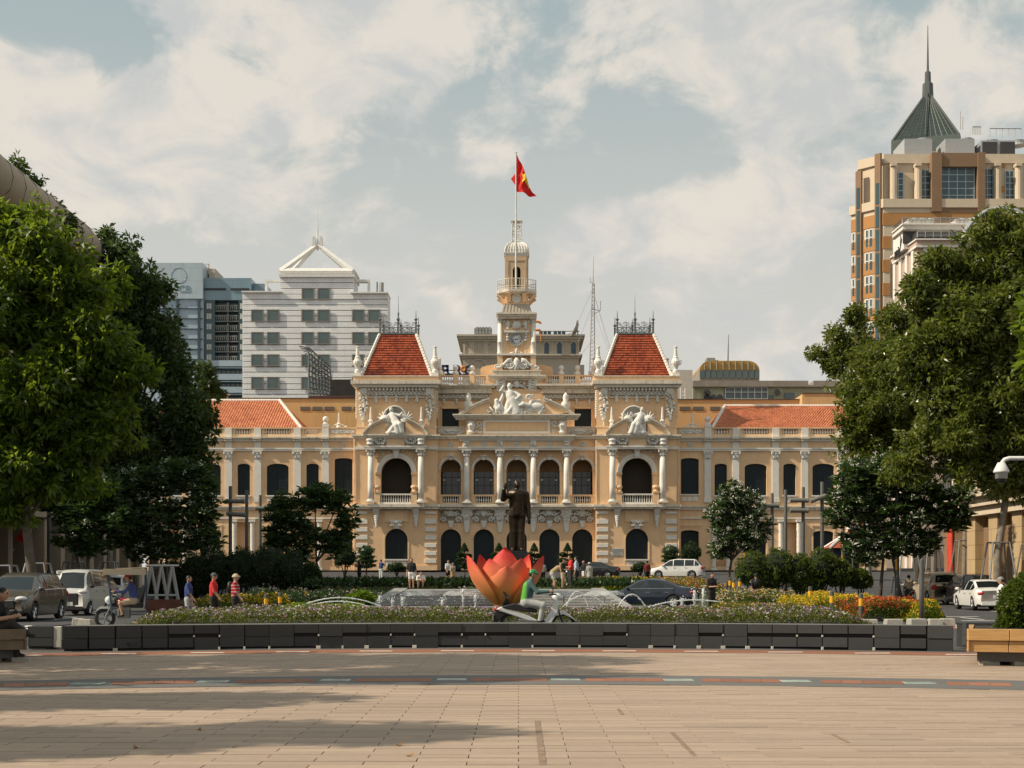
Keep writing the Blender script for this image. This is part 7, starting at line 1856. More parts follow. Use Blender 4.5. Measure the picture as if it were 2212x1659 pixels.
for i,(u,v,ru,rv) in enumerate(hl):
 bush(['dark hedge bush nearest the three wheeler','dark hedge bush second from the three wheeler','dark hedge bush above the person in blue','dark hedge bush above the person in red','tallest dark hedge bush behind the walker in stripes','dark hedge bush left of the open plumeria','smallest dark hedge bush at the foot of the open plumeria'][i],u,v,ru,rv,80,LF_HEDGE,60+i,620,'hedge bushes left of the fountain')
hr=[(1625,1228,38,38),(1680,1222,46,40),(1728,1232,40,36),(1775,1225,46,42),(1815,1240,36,32),(1655,1250,34,26),(1745,1258,36,20),(1860,1250,22,22)]
for i,(u,v,ru,rv) in enumerate(hr):
 bush(['sunlit round bush leftmost of the right hand row','tall sunlit bush under the fourth camera pole','sunlit bush in the middle of the right hand row','largest sunlit bush in front of the red kiosk roof','sunlit bush at the right end of the row','low sunlit bush in front, behind the walker with the backpack','low sunlit bush in front, above the yellow flowers','small bush at the foot of the large right plumeria'][i],u,v,ru,rv,82,LF_SHRUB,80+i,560,'bushes right of the fountain')
bush('bushy plant growing in the wooden planter at the right edge',2200,1300,42,60,25.4,LF_SHRUB,95,1200,L=0.085,lobes=[(2195,1305,36,48),(2215,1275,30,40),(2185,1345,30,30),(2175,1360,26,22),(2220,1350,36,34)])
bush('lime green shrub mound left of the fountain steps',778,1292,30,14,62,LF_LIME,96,420)
bush('dark mound shrub under the left pavilion window',857,1225,20,10,128,LF_HEDGE,97,260)
bush('dark mound shrub under the right pavilion window',1383,1225,20,10,128,LF_HEDGE,98,260)
bush('dark round shrub against the right wing behind the white car',1492,1190,22,20,131,LF_HEDGE,99,420)
bush('small dark shrub between the hedge and the left topiary',745,1200,24,28,125,LF_HEDGE,100,420)
# topiary
def topiary(label,u,Y,pads,seed,cone=None):
 z0=zg(Y);t=thing('topiary',label,'topiary',(X_(u,Y),Y,z0));inv=Matrix.Translation(Vector(t['_inv']));m=MB();s=Y/FP
 Ls=[(np.array(P(pu,pv,Y)),np.array((a*s,a*s*0.8,b*s))) for pu,pv,a,b in pads]
 top=Vector(Ls[0][0]);base=Vector((X_(u,Y),Y,z0));m.tube([base,base.lerp(top,0.5)+Vector((0.06,0,0)),top],[0.08,0.06,0.04],6)
 for q in Ls[1:]:c=Vector(q[0]);a=base.lerp(top,max(0.05,min(0.9,(c.z-z0)/(top.z-z0)-0.08)));m.tube([a,a.lerp(c,0.5)-Vector((0,0,.05)),c],[0.05,0.04,0.03],5)
 part(m,'stem',BARKP,t)
 for i,q in enumerate(Ls):
  b=MB();b.ball(tuple(q[0]),tuple(q[1]*0.8),10,6);pd=part(b,'pad',LF_HEDGE,t);
  if cone and i==0:
   rg=np.random.default_rng(seed);k=1500;zz=rg.random(k)**1.3;th=rg.random(k)*6.283;rad=cone*s*(1-zz**1.4)*np.sqrt(0.6+0.4*rg.random(k));pts=np.stack([top.x+rad*np.cos(th),top.y+rad*np.sin(th),top.z - cone*s*0.5+zz*cone*s*1.9], -1)
   V,F=leaf_quads(pts,rg.normal(size=pts.shape),0.10,0.05,rg);np_mesh('clipped_leaves',V,F,LF_HEDGE,pd)
  else:foliage('clipped_leaves',[q],int(90+q[1][0]*130),7,0.10,0.05,LF_HEDGE,pd,seed+i,0.85,0.0)
for i,u in enumerate((1003,1078,1154,1226)):
 topiary(['cloud pruned topiary left of the lotus','cloud pruned topiary just left of the statue','cloud pruned topiary just right of the statue','cloud pruned topiary right of the lotus'][i],u,112,[(u,1186,8,6),(u-9,1198,8,4),(u+8,1201,8,4),(u-10,1210,9,4),(u+10,1213,9,4),(u-5,1222,9,4),(u+5,1224,9,4)],110+i*10,8.5)
topiary('tiered dark topiary left of the left pavilion window',791,124,[(791,1190,19,12),(791,1203,21,4.5),(791,1212,23,4.5),(790,1222,24,5)],150)
topiary('tiered dark topiary above the white car',1448,124,[(1448,1189,20,12),(1449,1202,22,4.5),(1449,1211,23,4.5)],160)
# flower beds: masses of small plants
def bed(name,label,x0,x1,y0,y1,h,nl,nf,leafm,flm,seed,zb=None,L=0.10,fs=0.05,cat=None,arc=0.0,edge=0.35,top=0.65,ztilt=0.0):
 rg=np.random.default_rng(seed);n=nl+nf
 def pts(k,hi):
  x=rg.uniform(x0,x1,k);y=rg.uniform(y0,y1,k)
  dx=np.minimum(x-x0,x1-x);f=np.clip(dx/edge,0.15,1)
  hh=h*f*(0.78+0.30*np.array([mnoise.noise(Vector((a*0.9,b*0.9,seed))) for a,b in zip(x,y)]))
  z=np.array([zg(q) for q in y]) if zb is None else zb+ztilt*(y-y0)
  zz=z+hh*(rg.random(k)**0.45 if not hi else top+(1.10-top)*rg.random(k))
  return np.stack([x,y - arc*x*x,zz], -1)
 p=pts(nl,False);d=rg.normal(size=(nl,3));d[:,2]=np.abs(d[:,2])+0.2
 V,F=leaf_quads(p,d,L,L*0.4,rg);mi=np.zeros(len(F),int);o=None
 fm=flm if isinstance(flm,list) else [flm]
 q=pts(nf,True);q=np.repeat(q,3,0);dd=rg.normal(size=q.shape);dd[:,2]=np.abs(dd[:,2])*0.8
 V2,F2=leaf_quads(q,dd,fs,fs*0.95,rg,0.1)
 mi2=1+np.repeat(rg.integers(0,len(fm),nf),3)
 return tag(np_mesh(name,np.concatenate([V,V2]),np.concatenate([F,F2+len(V)]),[leafm]+fm,None,mi=np.concatenate([mi,mi2])),label,cat,kind='stuff')
LILAC=M('lilac_petals',(0.36,0.24,0.42),0.7,var=0.25,scale=8,trans=0.2);PINK=M('pink_petals',(0.58,0.30,0.36),0.7,var=0.2,scale=8,trans=0.2);YELP=M('yellow_petals',(0.62,0.42,0.025),0.7,var=0.2,scale=6,trans=0.2);ORGP=M('orange_petals',(0.55,0.15,0.03),0.7,var=0.25,scale=6,trans=0.2);REDP3=M('scarlet_petals',(0.42,0.05,0.02),0.7,var=0.25,scale=6,trans=0.2)
LF_BED=leaf_mat('bed_leaves',(0.04,0.06,0.010),(0.17,0.185,0.024),(0.22,0.28,0.03),0.3,0.5,3.0)
xa,xb=X_(290,41),X_(1880,41)
tag(MB().box(xa-0.1,xb+0.1,40.1,44.0, -0.02,0.14).build('flower_bed_soil',M('dark_soil',(0.03,0.022,0.016),0.95,var=0.3)),kind='structure')
bed('lilac_flowers','long bed of lilac and white flowers behind the bench wall',xa,xb,40.0,44.0,0.60,46000,5200,LF_BED,[LILAC,LILAC,PINK,PETW],201,0.10,0.085,0.047,'flowers',edge=0.8)
bed('yellow_flowers','yellow flower bed in front of the left pavilion',X_(650,102),X_(1000,102),98,108,0.55,15000,3500,LF_SHRUB,[YELP,YELP,PINK,PETW],202,None,0.14,0.09,'flowers')
bed('yellow_flowers','dense yellow flower bed in front of the white parked car',X_(1290,100),X_(1420,100),96,106,0.8,9000,5200,LF_LIME,[YELP],203,None,0.14,0.09,'flowers')
bed('mixed_flowers','mixed low flowers in front of the right pavilion',X_(1200,103),X_(1292,103),99,108,0.6,5000,1200,LF_SHRUB,[YELP,PINK],204,None,0.14,0.09,'flowers')
bed('low_flowers','brownish low flower bed behind the navy car',X_(1420,98),X_(1560,98),92,108,0.8,9000,1600,LF_SHRUB,[YELP,ORGP,PINK],205,None,0.14,0.08,'flowers')
bed('lotus_leaves','bed of dark lotus leaves on the terrace behind the fountain',X_(660,80),X_(1400,80),77.2,84,0.55,9000,200,LF_HEDGE,[PETW],206,0.85,0.30,0.06,'plants')
bed('yellow_flowers','yellow flower bed right of the walker with the backpack',X_(1690,60),X_(1880,60),55,63,0.85,14000,5200,LF_LIME,[YELP],207,None,0.10,0.065,'flowers')
bed('orange_flowers','orange and red flower bed in front of the leaning plumeria',X_(1800,54),X_(1965,54),49.5,55,0.85,14000,4200,LF_SHRUB,[ORGP,REDP3],208,None,0.10,0.06,'flowers')
bed('yellow_flowers','small yellow flower patch at the road corner on the right',X_(1935,50.5),X_(2003,50.5),48,52,0.75,5000,1300,LF_LIME,[YELP],209,None,0.10,0.06,'flowers')
bed('yellow_flowers','yellow flowers behind the three walking people on the left',X_(450,66),X_(610,66),62,70,0.75,9000,1500,LF_SHRUB,[YELP],210,None,0.11,0.07,'flowers')
bed('pink_flowers','pink and white flowers behind the curved path on the right',X_(1555,72),X_(1700,72),68,76,0.95,9000,1500,LF_SHRUB,[PINK,PETW,YELP],211,None,0.12,0.07,'flowers')
bed('ground_cover','dark green ground cover left of the fountain',X_(480,66),X_(830,66),70,78,0.9,14000,500,LF_HEDGE,[PETW,PINK],212,None,0.14,0.07,'plants')
bed('ground_cover','green and yellow ground cover right of the navy car',X_(1545,57),X_(1760,57),54,60,0.5,9000,900,LF_BED,[YELP,PINK],213,None,0.11,0.06,'plants')
bed('ground_cover','low green ground cover between the hedge and the fountain jets',X_(620,60),X_(800,60),55,61,0.45,8000,200,LF_LIME,[YELP],214,None,0.11,0.06,'plants')
LAWN=M('lawn_soil',(0.035,0.05,0.014),0.95,var=0.4,scale=3)
v=[];f=[]
for i,y in enumerate((54,66,78,84,88,96,104,112)):
 z=zg(y)+0.02;v+=[(X_(450,66) - (y-54)*0.05,y,z),(X_(1700,62)+(y-54)*0.05,y,z)]
 if i:f.append((2*i-2,2*i-1,2*i+1,2*i))
tag(mesh_obj('garden_lawn',v,f,LAWN),kind='structure')
# ------------------------------------------------------------------ fountain, lotus, statue
FST=M('grey_fountain_granite',(0.27,0.265,0.25),0.6,var=0.2,scale=2.5,bump=0.1,dirt=(0.13,0.13,0.12),dirt_amt=0.5)
FDK=M('wet_dark_granite',(0.05,0.05,0.05),0.25,var=0.3,scale=3)
fx0,fx1=X_(806,65),X_(1345,65);t=thing('fountain','low stepped grey granite fountain below the lotus','fountain',((fx0+fx1)/2,66,0))
m=MB();m.box(fx0-0.6,fx1+0.6,61.2,65,0,0.16);part(m,'basin',FST,t);m=MB();m.box(fx0-0.6,fx1+0.6,60.8,61.2,0,0.26);part(m,'basin_rim',FST,t,bevel=0.02)
WATER=M('fountain_water',(0.06,0.075,0.07),0.05,var=0.2,scale=4,bump=0.6,bscale=6,spec=0.6);m=MB();m.box(fx0-0.5,fx1+0.5,61.3,64.9,0.16,0.20);part(m,'pool_water',WATER,t)
for i in range(6):
 z=0.2+0.115*i;y=65+0.75*i;ins=0.16*i
 m=MB();m.box(fx0+ins,fx1-ins,y,y+(0.85 if i < 5 else 8.2),0.0 if i==0 else z-0.12,z+0.085);st_=part(m,'step',FST,t,bevel=0.012);m=MB();m.box(fx0+ins+0.02,fx1-ins-0.02,y+0.03,y+0.08,z-0.121,z+0.02);part(m,'riser_slot',FDK,t,st_)
m=MB()
for s,x in ((-1,fx0),(1,fx1)):
 m=MB();m.add([(x+s*0.5,64.9,0.16),(x-s*0.1,64.9,0.16),(x-s*1.25,69.4,0.98),(x-s*0.6,69.4,0.98),(x+s*0.5,64.9,0.0),(x-s*0.6,69.4,0.0)],[(0,1,2,3),(0,3,5,4)]);part(m,'side_ramp',FST,t)
# lotus: painted petals, red tips running to orange and ochre at the base
LOT=bpy.data.materials.new('painted_lotus_petal');LOT.use_nodes=True;N,L=LOT.node_tree.nodes,LOT.node_tree.links;bs=N['Principled BSDF'];bs.inputs['Roughness'].default_value=0.62;bs.inputs['Specular IOR Level'].default_value=0.25;bp=N.new('ShaderNodeBump');bp.inputs['Strength'].default_value=0.35;bn=N.new('ShaderNodeTexNoise');bn.inputs['Scale'].default_value=7;bn.inputs['Detail'].default_value=6;L.new(bn.outputs['Fac'],bp.inputs['Height']);L.new(bp.outputs[0],bs.inputs['Normal'])
tc=N.new('ShaderNodeNewGeometry');sp=N.new('ShaderNodeSeparateXYZ');L.new(tc.outputs['Position'],sp.inputs[0]);mr=N.new('ShaderNodeMapRange');mr.inputs[1].default_value=0.2;mr.inputs[2].default_value=2.7
nz=N.new('ShaderNodeTexNoise');nz.inputs['Scale'].default_value=1.6;nz.inputs['Detail'].default_value=4;L.new(tc.outputs['Position'],nz.inputs['Vector']);ad=N.new('ShaderNodeMath');ad.operation='MULTIPLY_ADD';ad.inputs[1].default_value=0.7;L.new(nz.outputs['Fac'],ad.inputs[0]);L.new(sp.outputs[2],ad.inputs[2]);L.new(ad.outputs[0],mr.inputs[0])
cr=N.new('ShaderNodeValToRGB');L.new(mr.outputs[0],cr.inputs[0]);e=cr.color_ramp.elements;e[0].color=(0.40,0.20,0.045,1);e[1].color=(0.56,0.05,0.04,1);q=e.new(0.42);q.color=(0.74,0.29,0.085,1);q=e.new(0.70);q.color=(0.74,0.21,0.10,1);L.new(cr.outputs[0],bs.inputs['Base Color'])
YLo=63.0;lx,lz=X_(1091,YLo),0.2;t=thing('lotus_sculpture','giant orange and red lotus flower sculpture in the fountain','sculpture',(lx,YLo,lz))
def petal(ang,H,out,w,tip=0.0,base=0.42,shut=0.35):
 """a cupped petal: rises outward from the base, then its tip curls by tip"""
 nu,nv=14,9;v=[];f=[];a=R(ang);ca,sa=math.cos(a),math.sin(a)
 for side in (0,1):
  for i in range(nu+1):
   s=i/nu;zz=H*s;rr=base+out*math.sin(min(1,s*1.15)*math.pi*0.5)*(1 - shut*s*s)+tip*max(0,s-0.6)**2*4 - side*0.05
   hw=w*1.22*(0.30+0.70*math.sin(math.pi*0.5*min(1,s/0.45)))*(1 if s < 0.42 else max(0,1-((s-0.42)/0.58)**2.0)**0.85)
   for j in range(nv+1):
    c=(j/nv*2-1);lat=hw*c;rad=rr - 0.42*hw*c*c
    v.append((lx+rad*ca - lat*sa,YLo+rad*sa+lat*ca,lz+zz))
 n1=(nu+1)*(nv+1)
 for i in range(nu):
  for j in range(nv):
   q=i*(nv+1)+j;f.append((q,q+1,q+nv+2,q+nv+1));f.append((n1+q,n1+q+nv+1,n1+q+nv+2,n1+q+1))
 m=MB();m.add(v,f);part(m,'petal',LOT,t,smooth=True)
for ang,H,out,w,tip in ((92,2.66,0.46,0.66, -0.3),(262,2.56,0.34,0.70, -0.35),(150,2.34,0.95,0.58,0.0),(36,2.34,0.95,0.58,0.0),(232,2.12,0.78,0.70,0.05),(312,2.14,0.78,0.70,0.05),(192,2.28,1.30,0.82,0.08),(348,2.26,1.32,0.82,0.10),(274,1.80,0.80,0.74,0.1),(172,1.95,1.22,0.6,0.0),(8,1.98,1.22,0.6,0.0)):petal(ang,H,out,w,tip,0.42,0.4 if out < 0.5 else 0.03 if out > 0.9 else 0.14)
m=MB();m.lathe([(0.35,0),(0.5,0.1),(0.55,0.4),(0.8,0.9),(0.4,1.1)],lx,YLo,lz-0.05,18);part(m,'receptacle',LOT,t);m=MB()
for k in range(7):m.tube([(lx-0.1+0.05*k,YLo-0.9,lz+0.75-0.05*k),(lx+0.1,YLo-0.85-0.02*k,lz+0.4),(lx+0.25-0.06*k,YLo-0.6,lz+0.05)],0.03,4)
part(m,'cable_bundle',FDK,t)
# bronze statue on its plinth
BRZ=M('dark_bronze',(0.050,0.036,0.024),0.38,metal=0.75,var=0.35,scale=3,bump=0.1,bscale=10);YSt=89.0;sz=Z_(1191,YSt);stx=X_(1117,YSt)
t=thing('bronze_statue','dark bronze statue of a standing figure in a suit with its right hand raised','statue',(stx,YSt,zg(YSt)))
hS=(1191-1035)*YSt/FP;q=hS
def S_(x,y,z):return (stx+x*q,YSt+y*q,sz+z*q)
pr=[('e',S_(0, -.005,.93),(.047*q,.056*q,.068*q),0),('e',S_(0, -.055,.905),(.016*q,.02*q,.03*q),0),('c',S_(0,0,.88),S_(0,0,.84),.036*q,.042*q,0),('c',S_(-.08,0,.80),S_(.08,0,.80),.05*q,.052*q,0),('c',S_(-.04,0,.79),S_(-.04,0,.53),.075*q,.068*q,0),('c',S_(.04,0,.79),S_(.04,0,.53),.075*q,.068*q,0),('c',S_(0, -.01,.78),S_(0, -.01,.53),.09*q,.08*q,0),('c',S_(-.04, -.01,.56),S_(-.045, -.01,.50),.066*q,.066*q,0),('c',S_(.04, -.01,.56),S_(.045, -.01,.50),.066*q,.066*q,0),
      ('c',S_(-.055,0,.50),S_(-.052, -.005,.27),.068*q,.052*q,0),('c',S_(-.052, -.005,.27),S_(-.052,0,.05),.052*q,.052*q,0),('c',S_(.055,0,.50),S_(.052, -.01,.27),.068*q,.052*q,0),('c',S_(.052, -.01,.27),S_(.055, -.02,.05),.052*q,.052*q,0),('c',S_(-.055,.01,.02),S_(-.06, -.085,.015),.03*q,.024*q,0),('c',S_(.058, -.01,.02),S_(.07, -.10,.015),.03*q,.024*q,0),
      ('c',S_(.125,0,.79),S_(.15,.01,.62),.045*q,.04*q,0),('c',S_(.15,.01,.62),S_(.165, -.02,.47),.04*q,.03*q,0),('e',S_(.168, -.03,.425),(.02*q,.025*q,.042*q),0),('c',S_(-.115,0,.79),S_(-.19, -.05,.725),.042*q,.04*q,0),('c',S_(-.19, -.05,.725),S_(-.18, -.11,.845),.04*q,.028*q,0),('e',S_(-.165, -.12,.88),(.024*q,.014*q,.036*q),0)]
for k in range(4):pr.append(('c',S_(-.18+.012*k, -.123,.895),S_(-.173+.014*k, -.13,.94-.006*abs(k-1.5)),.0085*q,.006*q,0));pr.append(('c',S_(.158+.008*k, -.03,.41),S_(.158+.008*k, -.04,.38),.0085*q,.006*q,0))
pr+=[('c',S_(-.15, -.125,.875),S_(-.137, -.135,.905),.009*q,.007*q,0),('e',S_(0, -.062,.925),(.008*q,.012*q,.014*q),0)]
o=sdf_body('figure',pr,[BRZ],0.045,0.05,t);o.matrix_parent_inverse=Matrix.Translation(Vector(t['_inv']))
m=MB()
for k in range(4):m.ball(S_(.004, -.098,.74-.055*k),.006*q,6,4)
m.tube([S_(0, -.097,.80),S_(0, -.096,.66),S_(0, -.09,.50)],.004*q,4);m.box(stx+.03*q,stx+.085*q,YSt-.094*q,YSt-.088*q,sz+.60*q,sz+.612*q);m.box(stx-.085*q,stx-.03*q,YSt-.094*q,YSt-.088*q,sz+.60*q,sz+.612*q);part(m,'jacket_details',BRZ,t)
PLI=M('black_polished_granite',(0.012,0.012,0.013),0.18,var=0.2,scale=5);m=MB();zb=zg(YSt);m.box(X_(1097,YSt),X_(1139,YSt),YSt-0.9,YSt+0.9,sz-0.14,sz);m.box(X_(1094,YSt),X_(1142,YSt),YSt-1.05,YSt+1.05,sz-0.34,sz-0.141);m.box(X_(1092,YSt),X_(1151,YSt),YSt-1.2,YSt+1.3,zb,sz-0.341);part(m,'plinth',PLI,t,bevel=0.02)
text_mesh('inscription','HỒ CHÍ MINH',0.22,M('silver_letters',(0.5,0.5,0.48),0.4,var=0),t,Matrix.Translation(Vector((X_(1121,YSt),YSt-1.205,Z_(1215,YSt-1.2)))+Vector(t['_inv'])) @ FRONT,depth=0.004)
# water: jets, arcs and bell-shaped sheets made of drops
H2O=M('white_spray',(0.80,0.82,0.84),0.25,var=0.0,trans=0.35,alpha=0.85);SHEET=M('thin_water_sheet',(0.72,0.74,0.75),0.2,var=0.5,scale=14,alpha=0.30,bump=0.5,bscale=30)
def drops(m,p,s,n,rg,r=0.018):
 for _ in range(n):m.ball((p[0]+rg.gauss(0,s),p[1]+rg.gauss(0,s),p[2]+rg.gauss(0,s*1.4)),r*rg.uniform(0.5,1.5),5,3)
rg=random.Random(77)
for i,(u,vt) in enumerate(((745,1303),(762,1300),(776,1287),(797,1287),(820,1288),(848,1296),(870,1293),(1000,1272),(1027,1285),(956,1296),(1455,1303),(1473,1296),(1500,1275),(1519,1272),(1346,1313))):
 Y=62.2+0.4*math.sin(i*2);x=X_(u,Y);zt=Z_(vt,Y);m=MB()
 for k in range(12):
  f=k/11;drops(m,(x,Y,0.18+(zt-0.18)*f),0.022+0.05*f*f,5+int(7*f),rg,0.022)
 m.tube([(x,Y,0.15),(x+0.01,Y,0.15+(zt-.15)*0.5),(x,Y,zt)],[0.03,0.045,0.055],6)
 tag(m.build('water_jet',H2O,None,True),['water jet leftmost of all, by the ground cover','second water jet from the left','third water jet from the left','taller water jet left of the fountain ramp','water jet at the foot of the left ramp','water jet just right of the left ramp','water jet before the first water bell','tall water jet before the second water bell','water jet left of the lotus base','short water jet midway between ramp and lotus',"short water jet under the navy car's tail, left one","short water jet under the navy car's tail, right one",'tall water jet left of the pair by the person in black','tall water jet right of the pair by the person in black','tiny water jet right of the scooter'][i],'water jet','upright fountain jets',None)
for i,(u0,u1,vt,Y) in enumerate(((640,830,1291,58.5),(660,800,1299,60),(1215,1312,1286,60),(1335,1395,1284,59),(1400,1600,1296,60),(1570,1660,1310,59),(1222,1272,1278,58))):
 m=MB();pts=[]
 for k in range(26):
  f=k/25;h=1-(2*f-1)**2;pts.append((X_(u0+(u1-u0)*f,Y),Y,0.25+(Z_(vt,Y)-0.25)*h))
 m.tube(pts,[0.022 if k % 2 else 0.03 for k in range(26)],5)
 for p in pts:drops(m,p,0.018,2,rg,0.016)
 tag(m.build('water_arc',H2O,None,True),['wide water arc furthest left, above the flowers','flat water arc inside the widest left one','water arc beside the scooter front','small water arc right of the scooter','long flat water arc in front of the navy car','flat water arc at the right end of the jets','water arc falling onto the scooter front wheel'][i],'water arc','fountain water arcs')
for i,u in enumerate((905,1000,1218,1305)):
 Y=63.6;x=X_(u,Y);zt=Z_(1279,Y);v=[];f=[];n=22
 for k in range(n):
  a=2*math.pi*k/n
  for r_,z in ((0.03,0.62),(0.30,zt),(0.62,zt+0.05),(0.80,zt-0.02),(0.92,zt-0.14)):rr=r_*(1+0.06*math.sin(5*a+i));v.append((x+rr*math.cos(a),Y+rr*math.sin(a)*0.8,z+(0.03*math.sin(7*a) if r_ > 0.5 else 0)))
 for k in range(n):
  for j in range(4):p=k*5+j;q=((k+1) % n)*5+j;f.append((p,q,q+1,p+1))
 m=MB();m.add(v,f);s_=m.build('water_bell',SHEET,None,True);tag(s_,['bell of falling water leftmost on the fountain','bell of falling water just left of the lotus','bell of falling water behind the scooter rider','bell of falling water right of the scooter rider'][i],'water bell','bells of falling water')
 d=MB()
 for k in range(120):a=rg.uniform(0,6.283);hh=rg.random()**1.6;rr=0.88+0.16*hh;drops(d,(x+rr*math.cos(a),Y+rr*math.sin(a)*0.8,zt - 0.08 - (zt-0.25)*hh),0.03,1,rg,0.015)
 tag(d.build('drops',H2O,s_),kind='stuff');m=MB();m.lathe([(0.04,0.1),(0.03,0.65)],x,Y,0,8);m.build('nozzle',METW,s_)
# ------------------------------------------------------------------ street furniture
POLE=M('grey_painted_pole',(0.095,0.095,0.09),0.5,var=0.15,scale=3);YSTR=M('yellow_band',(0.75,0.38,0.02),0.5,var=0.1);CAMG=M('camera_housing',(0.17,0.17,0.155),0.5,var=0.1)
def pole(label,u,vt,Y,cams=(),stripe=True,r=0.115):
 x=X_(u,Y);z0=zg(Y);zt=Z_(vt,Y);t=thing('camera_pole' if cams else 'steel_pole',label,'pole',(x,Y,z0),'grey poles round the garden');m=MB();m.lathe([(r*1.25,z0),(r*1.1,z0+1.2),(r,zt),(r*0.9,zt+0.03)],x,Y,0,12);part(m,'shaft',POLE,t,smooth=True)
 if stripe:m=MB();m.box(x-r*1.12,x-r*0.35,Y-r*1.13,Y-r*0.5,z0+1.9,z0+2.5);part(m,'yellow_stripe',YSTR,t)
 for dx,dv,tilt in cams:
  zc=zt - dv*Y/FP;m=MB();Mx=Matrix.Translation((x+dx,Y-0.16,zc)) @ Matrix.Rotation(R(90+tilt),4,'Y');m.lathe([(0.13, -0.62),(0.15, -0.6),(0.15,0.5),(0.17,0.52),(0.17,0.62),(0.13,0.63)],0,0,0,10,M=Mx);part(m,'camera',CAMG,t)
for i,(u,vt,cams) in enumerate(((540*.92167,1051,((0.35,32,0),(0.4,60,4))),(533,1060,()),(562,1070,((0.3,28,0),)),(590,1075,()),(617,1077,()),(291,1010,((-.3,35,20),)),(455,1045,()),(106,1020,()),(222,1060,()))):
 Y=(7.5-EYE)*FP/(V0-vt);pole(['left camera pole with two cylinder cameras','bare left pole beside the two camera pole','left pole with one small camera','bare left pole fourth from the trees','bare left pole nearest the open plumeria','pole with a camera inside the largest left plumeria','bare pole at the right edge of the left trees','bare pole beside the hanging flag','bare pole above the white van'][i],u,vt,Y,cams)
for i,(u,vt,cams) in enumerate(((1610,1075,()),(1637,1071,()),(1668,1066,((-.15,26,0),)),(1697,1059,()),(1735,1053,((-.3,28,0),(-.3,50,0))),(1776,1042,((-.2,34, -20),)),(1821,1060,()),(1938,1010,((-.25,38, -22),)),(1879,1070,()))):
 Y=(7.5-EYE)*FP/(V0-vt);pole(['leftmost bare pole before the white blossomed plumeria','second bare pole before the white blossomed plumeria','right pole with one flat camera','bare pole left of the two camera pole on the right','right camera pole with two cylinder cameras','right pole with a tilted camera','bare pole in front of the red kiosk','tall camera pole in front of the large right plumeria','bare pole beside the white notice board'][i],u,vt,Y,cams)
pole('short plain grey post standing at the kerb in front of the cars',1991,1210,45.5,(),False,0.07)
GALV=M('galvanised_tube',(0.27,0.275,0.275),0.45,metal=0.5,var=0.15)
def guard(label,u,vt,vb,Y,tr=None):
 """A-frame tree guard"""
 x=X_(u,Y);z0=Z_(vb,Y);z1=Z_(vt,Y);a,b=0.42,0.85;t=thing('tree_guard',label,'tree guard',(x,Y,min(z0,zg(Y))),'steel tree guards');m=MB();z0=zg(Y)
 for sx in (-1,1):
  for sy in (-1,1):m.tube([(x+sx*b,Y+sy*b,z0),(x+sx*a,Y+sy*a,z1)],0.045,6)
  m.tube([(x+sx*a,Y-a,z1),(x+sx*a,Y+a,z1)],0.04,6);m.tube([(x-a,Y+sx*a,z1),(x+a,Y+sx*a,z1)],0.04,6);zm=z0+(z1-z0)*0.25;c=b-(b-a)*0.25;m.tube([(x-c,Y+sx*c,zm),(x+c,Y+sx*c,zm)],0.035,6)
 part(m,'frame',GALV,t)
 if tr:m=MB();m.tube([(x,Y,z0-.1),(x+0.08,Y,z0+4),(x,Y,Z_(tr,Y))],[0.2,0.17,0.14],9);part(m,'trunk',BARKL,t)
for i,(u,vt,Y,tr) in enumerate(((2083,1168,87,1000),(2157,1172,71.5,None),(2016,1165,92,1010),(1960,1163,96,None),(2230,1176,76,None),(82,1217,66,None),(160,1214,78,1080),(8,1222,62,None),(235,1214,86,1090))):guard(['tree guard round the trunk behind the black car','tree guard round the trunk behind the white saloon','tree guard with trunk behind the gold car','tree guard behind the rider in the tan shirt','tree guard cut by the right picture edge','tree guard round the bright tree behind the grey car','tree guard with trunk behind the taxis','tree guard cut by the left picture edge','tree guard furthest back behind the taxis'][i],u,vt,1262,Y,tr)
for i,(u,v,Y) in enumerate(((1797,1278,53),(1860,1283,50),(1577,1248,78),(1585,1252,76),(1598,1250,77),(1750,1268,57),(575,1284,57),(605,1281,60),(661,1271,72))):
 x=X_(u,Y);h=Z_(v,Y) - zg(Y);t=thing('bollard',['bollard among the yellow flowers','bollard among the orange flowers','left of three thin bollards behind the navy car','middle of three thin bollards behind the navy car','right of three thin bollards behind the navy car','bollard beside the walker with the backpack','bollard right of the walker in stripes','bollard second right of the walker in stripes','bollard by the left hedge'][i],'bollard',(x,Y,zg(Y)),'grey bollards with a yellow stripe');m=MB();m.lathe([(0.085,0),(0.08,h),(0.06,h+0.02)],x,Y,zg(Y),10);part(m,'post',POLE,t);m=MB();m.lathe([(0.086,h-0.42),(0.086,h-0.16)],x,Y,zg(Y),10);part(m,'yellow_band',YSTR,t)
CBL=M('concrete_kerb_block',(0.36,0.34,0.30),0.85,var=0.2,scale=4,dirt=(0.16,0.15,0.13),dirt_amt=0.6)
for i,(u,Y,w) in enumerate(((1878,44.0,0.5),(1930,44.2,0.55),(1980,44.6,0.55),(2020,44.4,0.45),(2046,44.8,0.42),(170,45.0,0.36),(188,44.2,0.42),(305,41.5,0.5))):
 x=X_(u,Y);t=tag(MB().frustum((-w/2,w/2, -.22,.22),(-w/2+.02,w/2-.02, -.2,.2),0,0.26).build('kerb_block',CBL,None,False,0.02),['low concrete block half behind the lilac flowers on the right','low concrete block second from the lilac flowers','low concrete block third from the lilac flowers','low concrete block left of the pair at the post','low concrete block right of the pair at the post','small concrete block behind the three wheeler front, left of two','small concrete block touching the three wheeler front wheel','concrete block at the left end of the lilac bed'][i],'concrete block','low concrete blocks');t.location=(x,Y, -0.03);t.rotation_euler=(0,0,0.1*(i % 3-1))
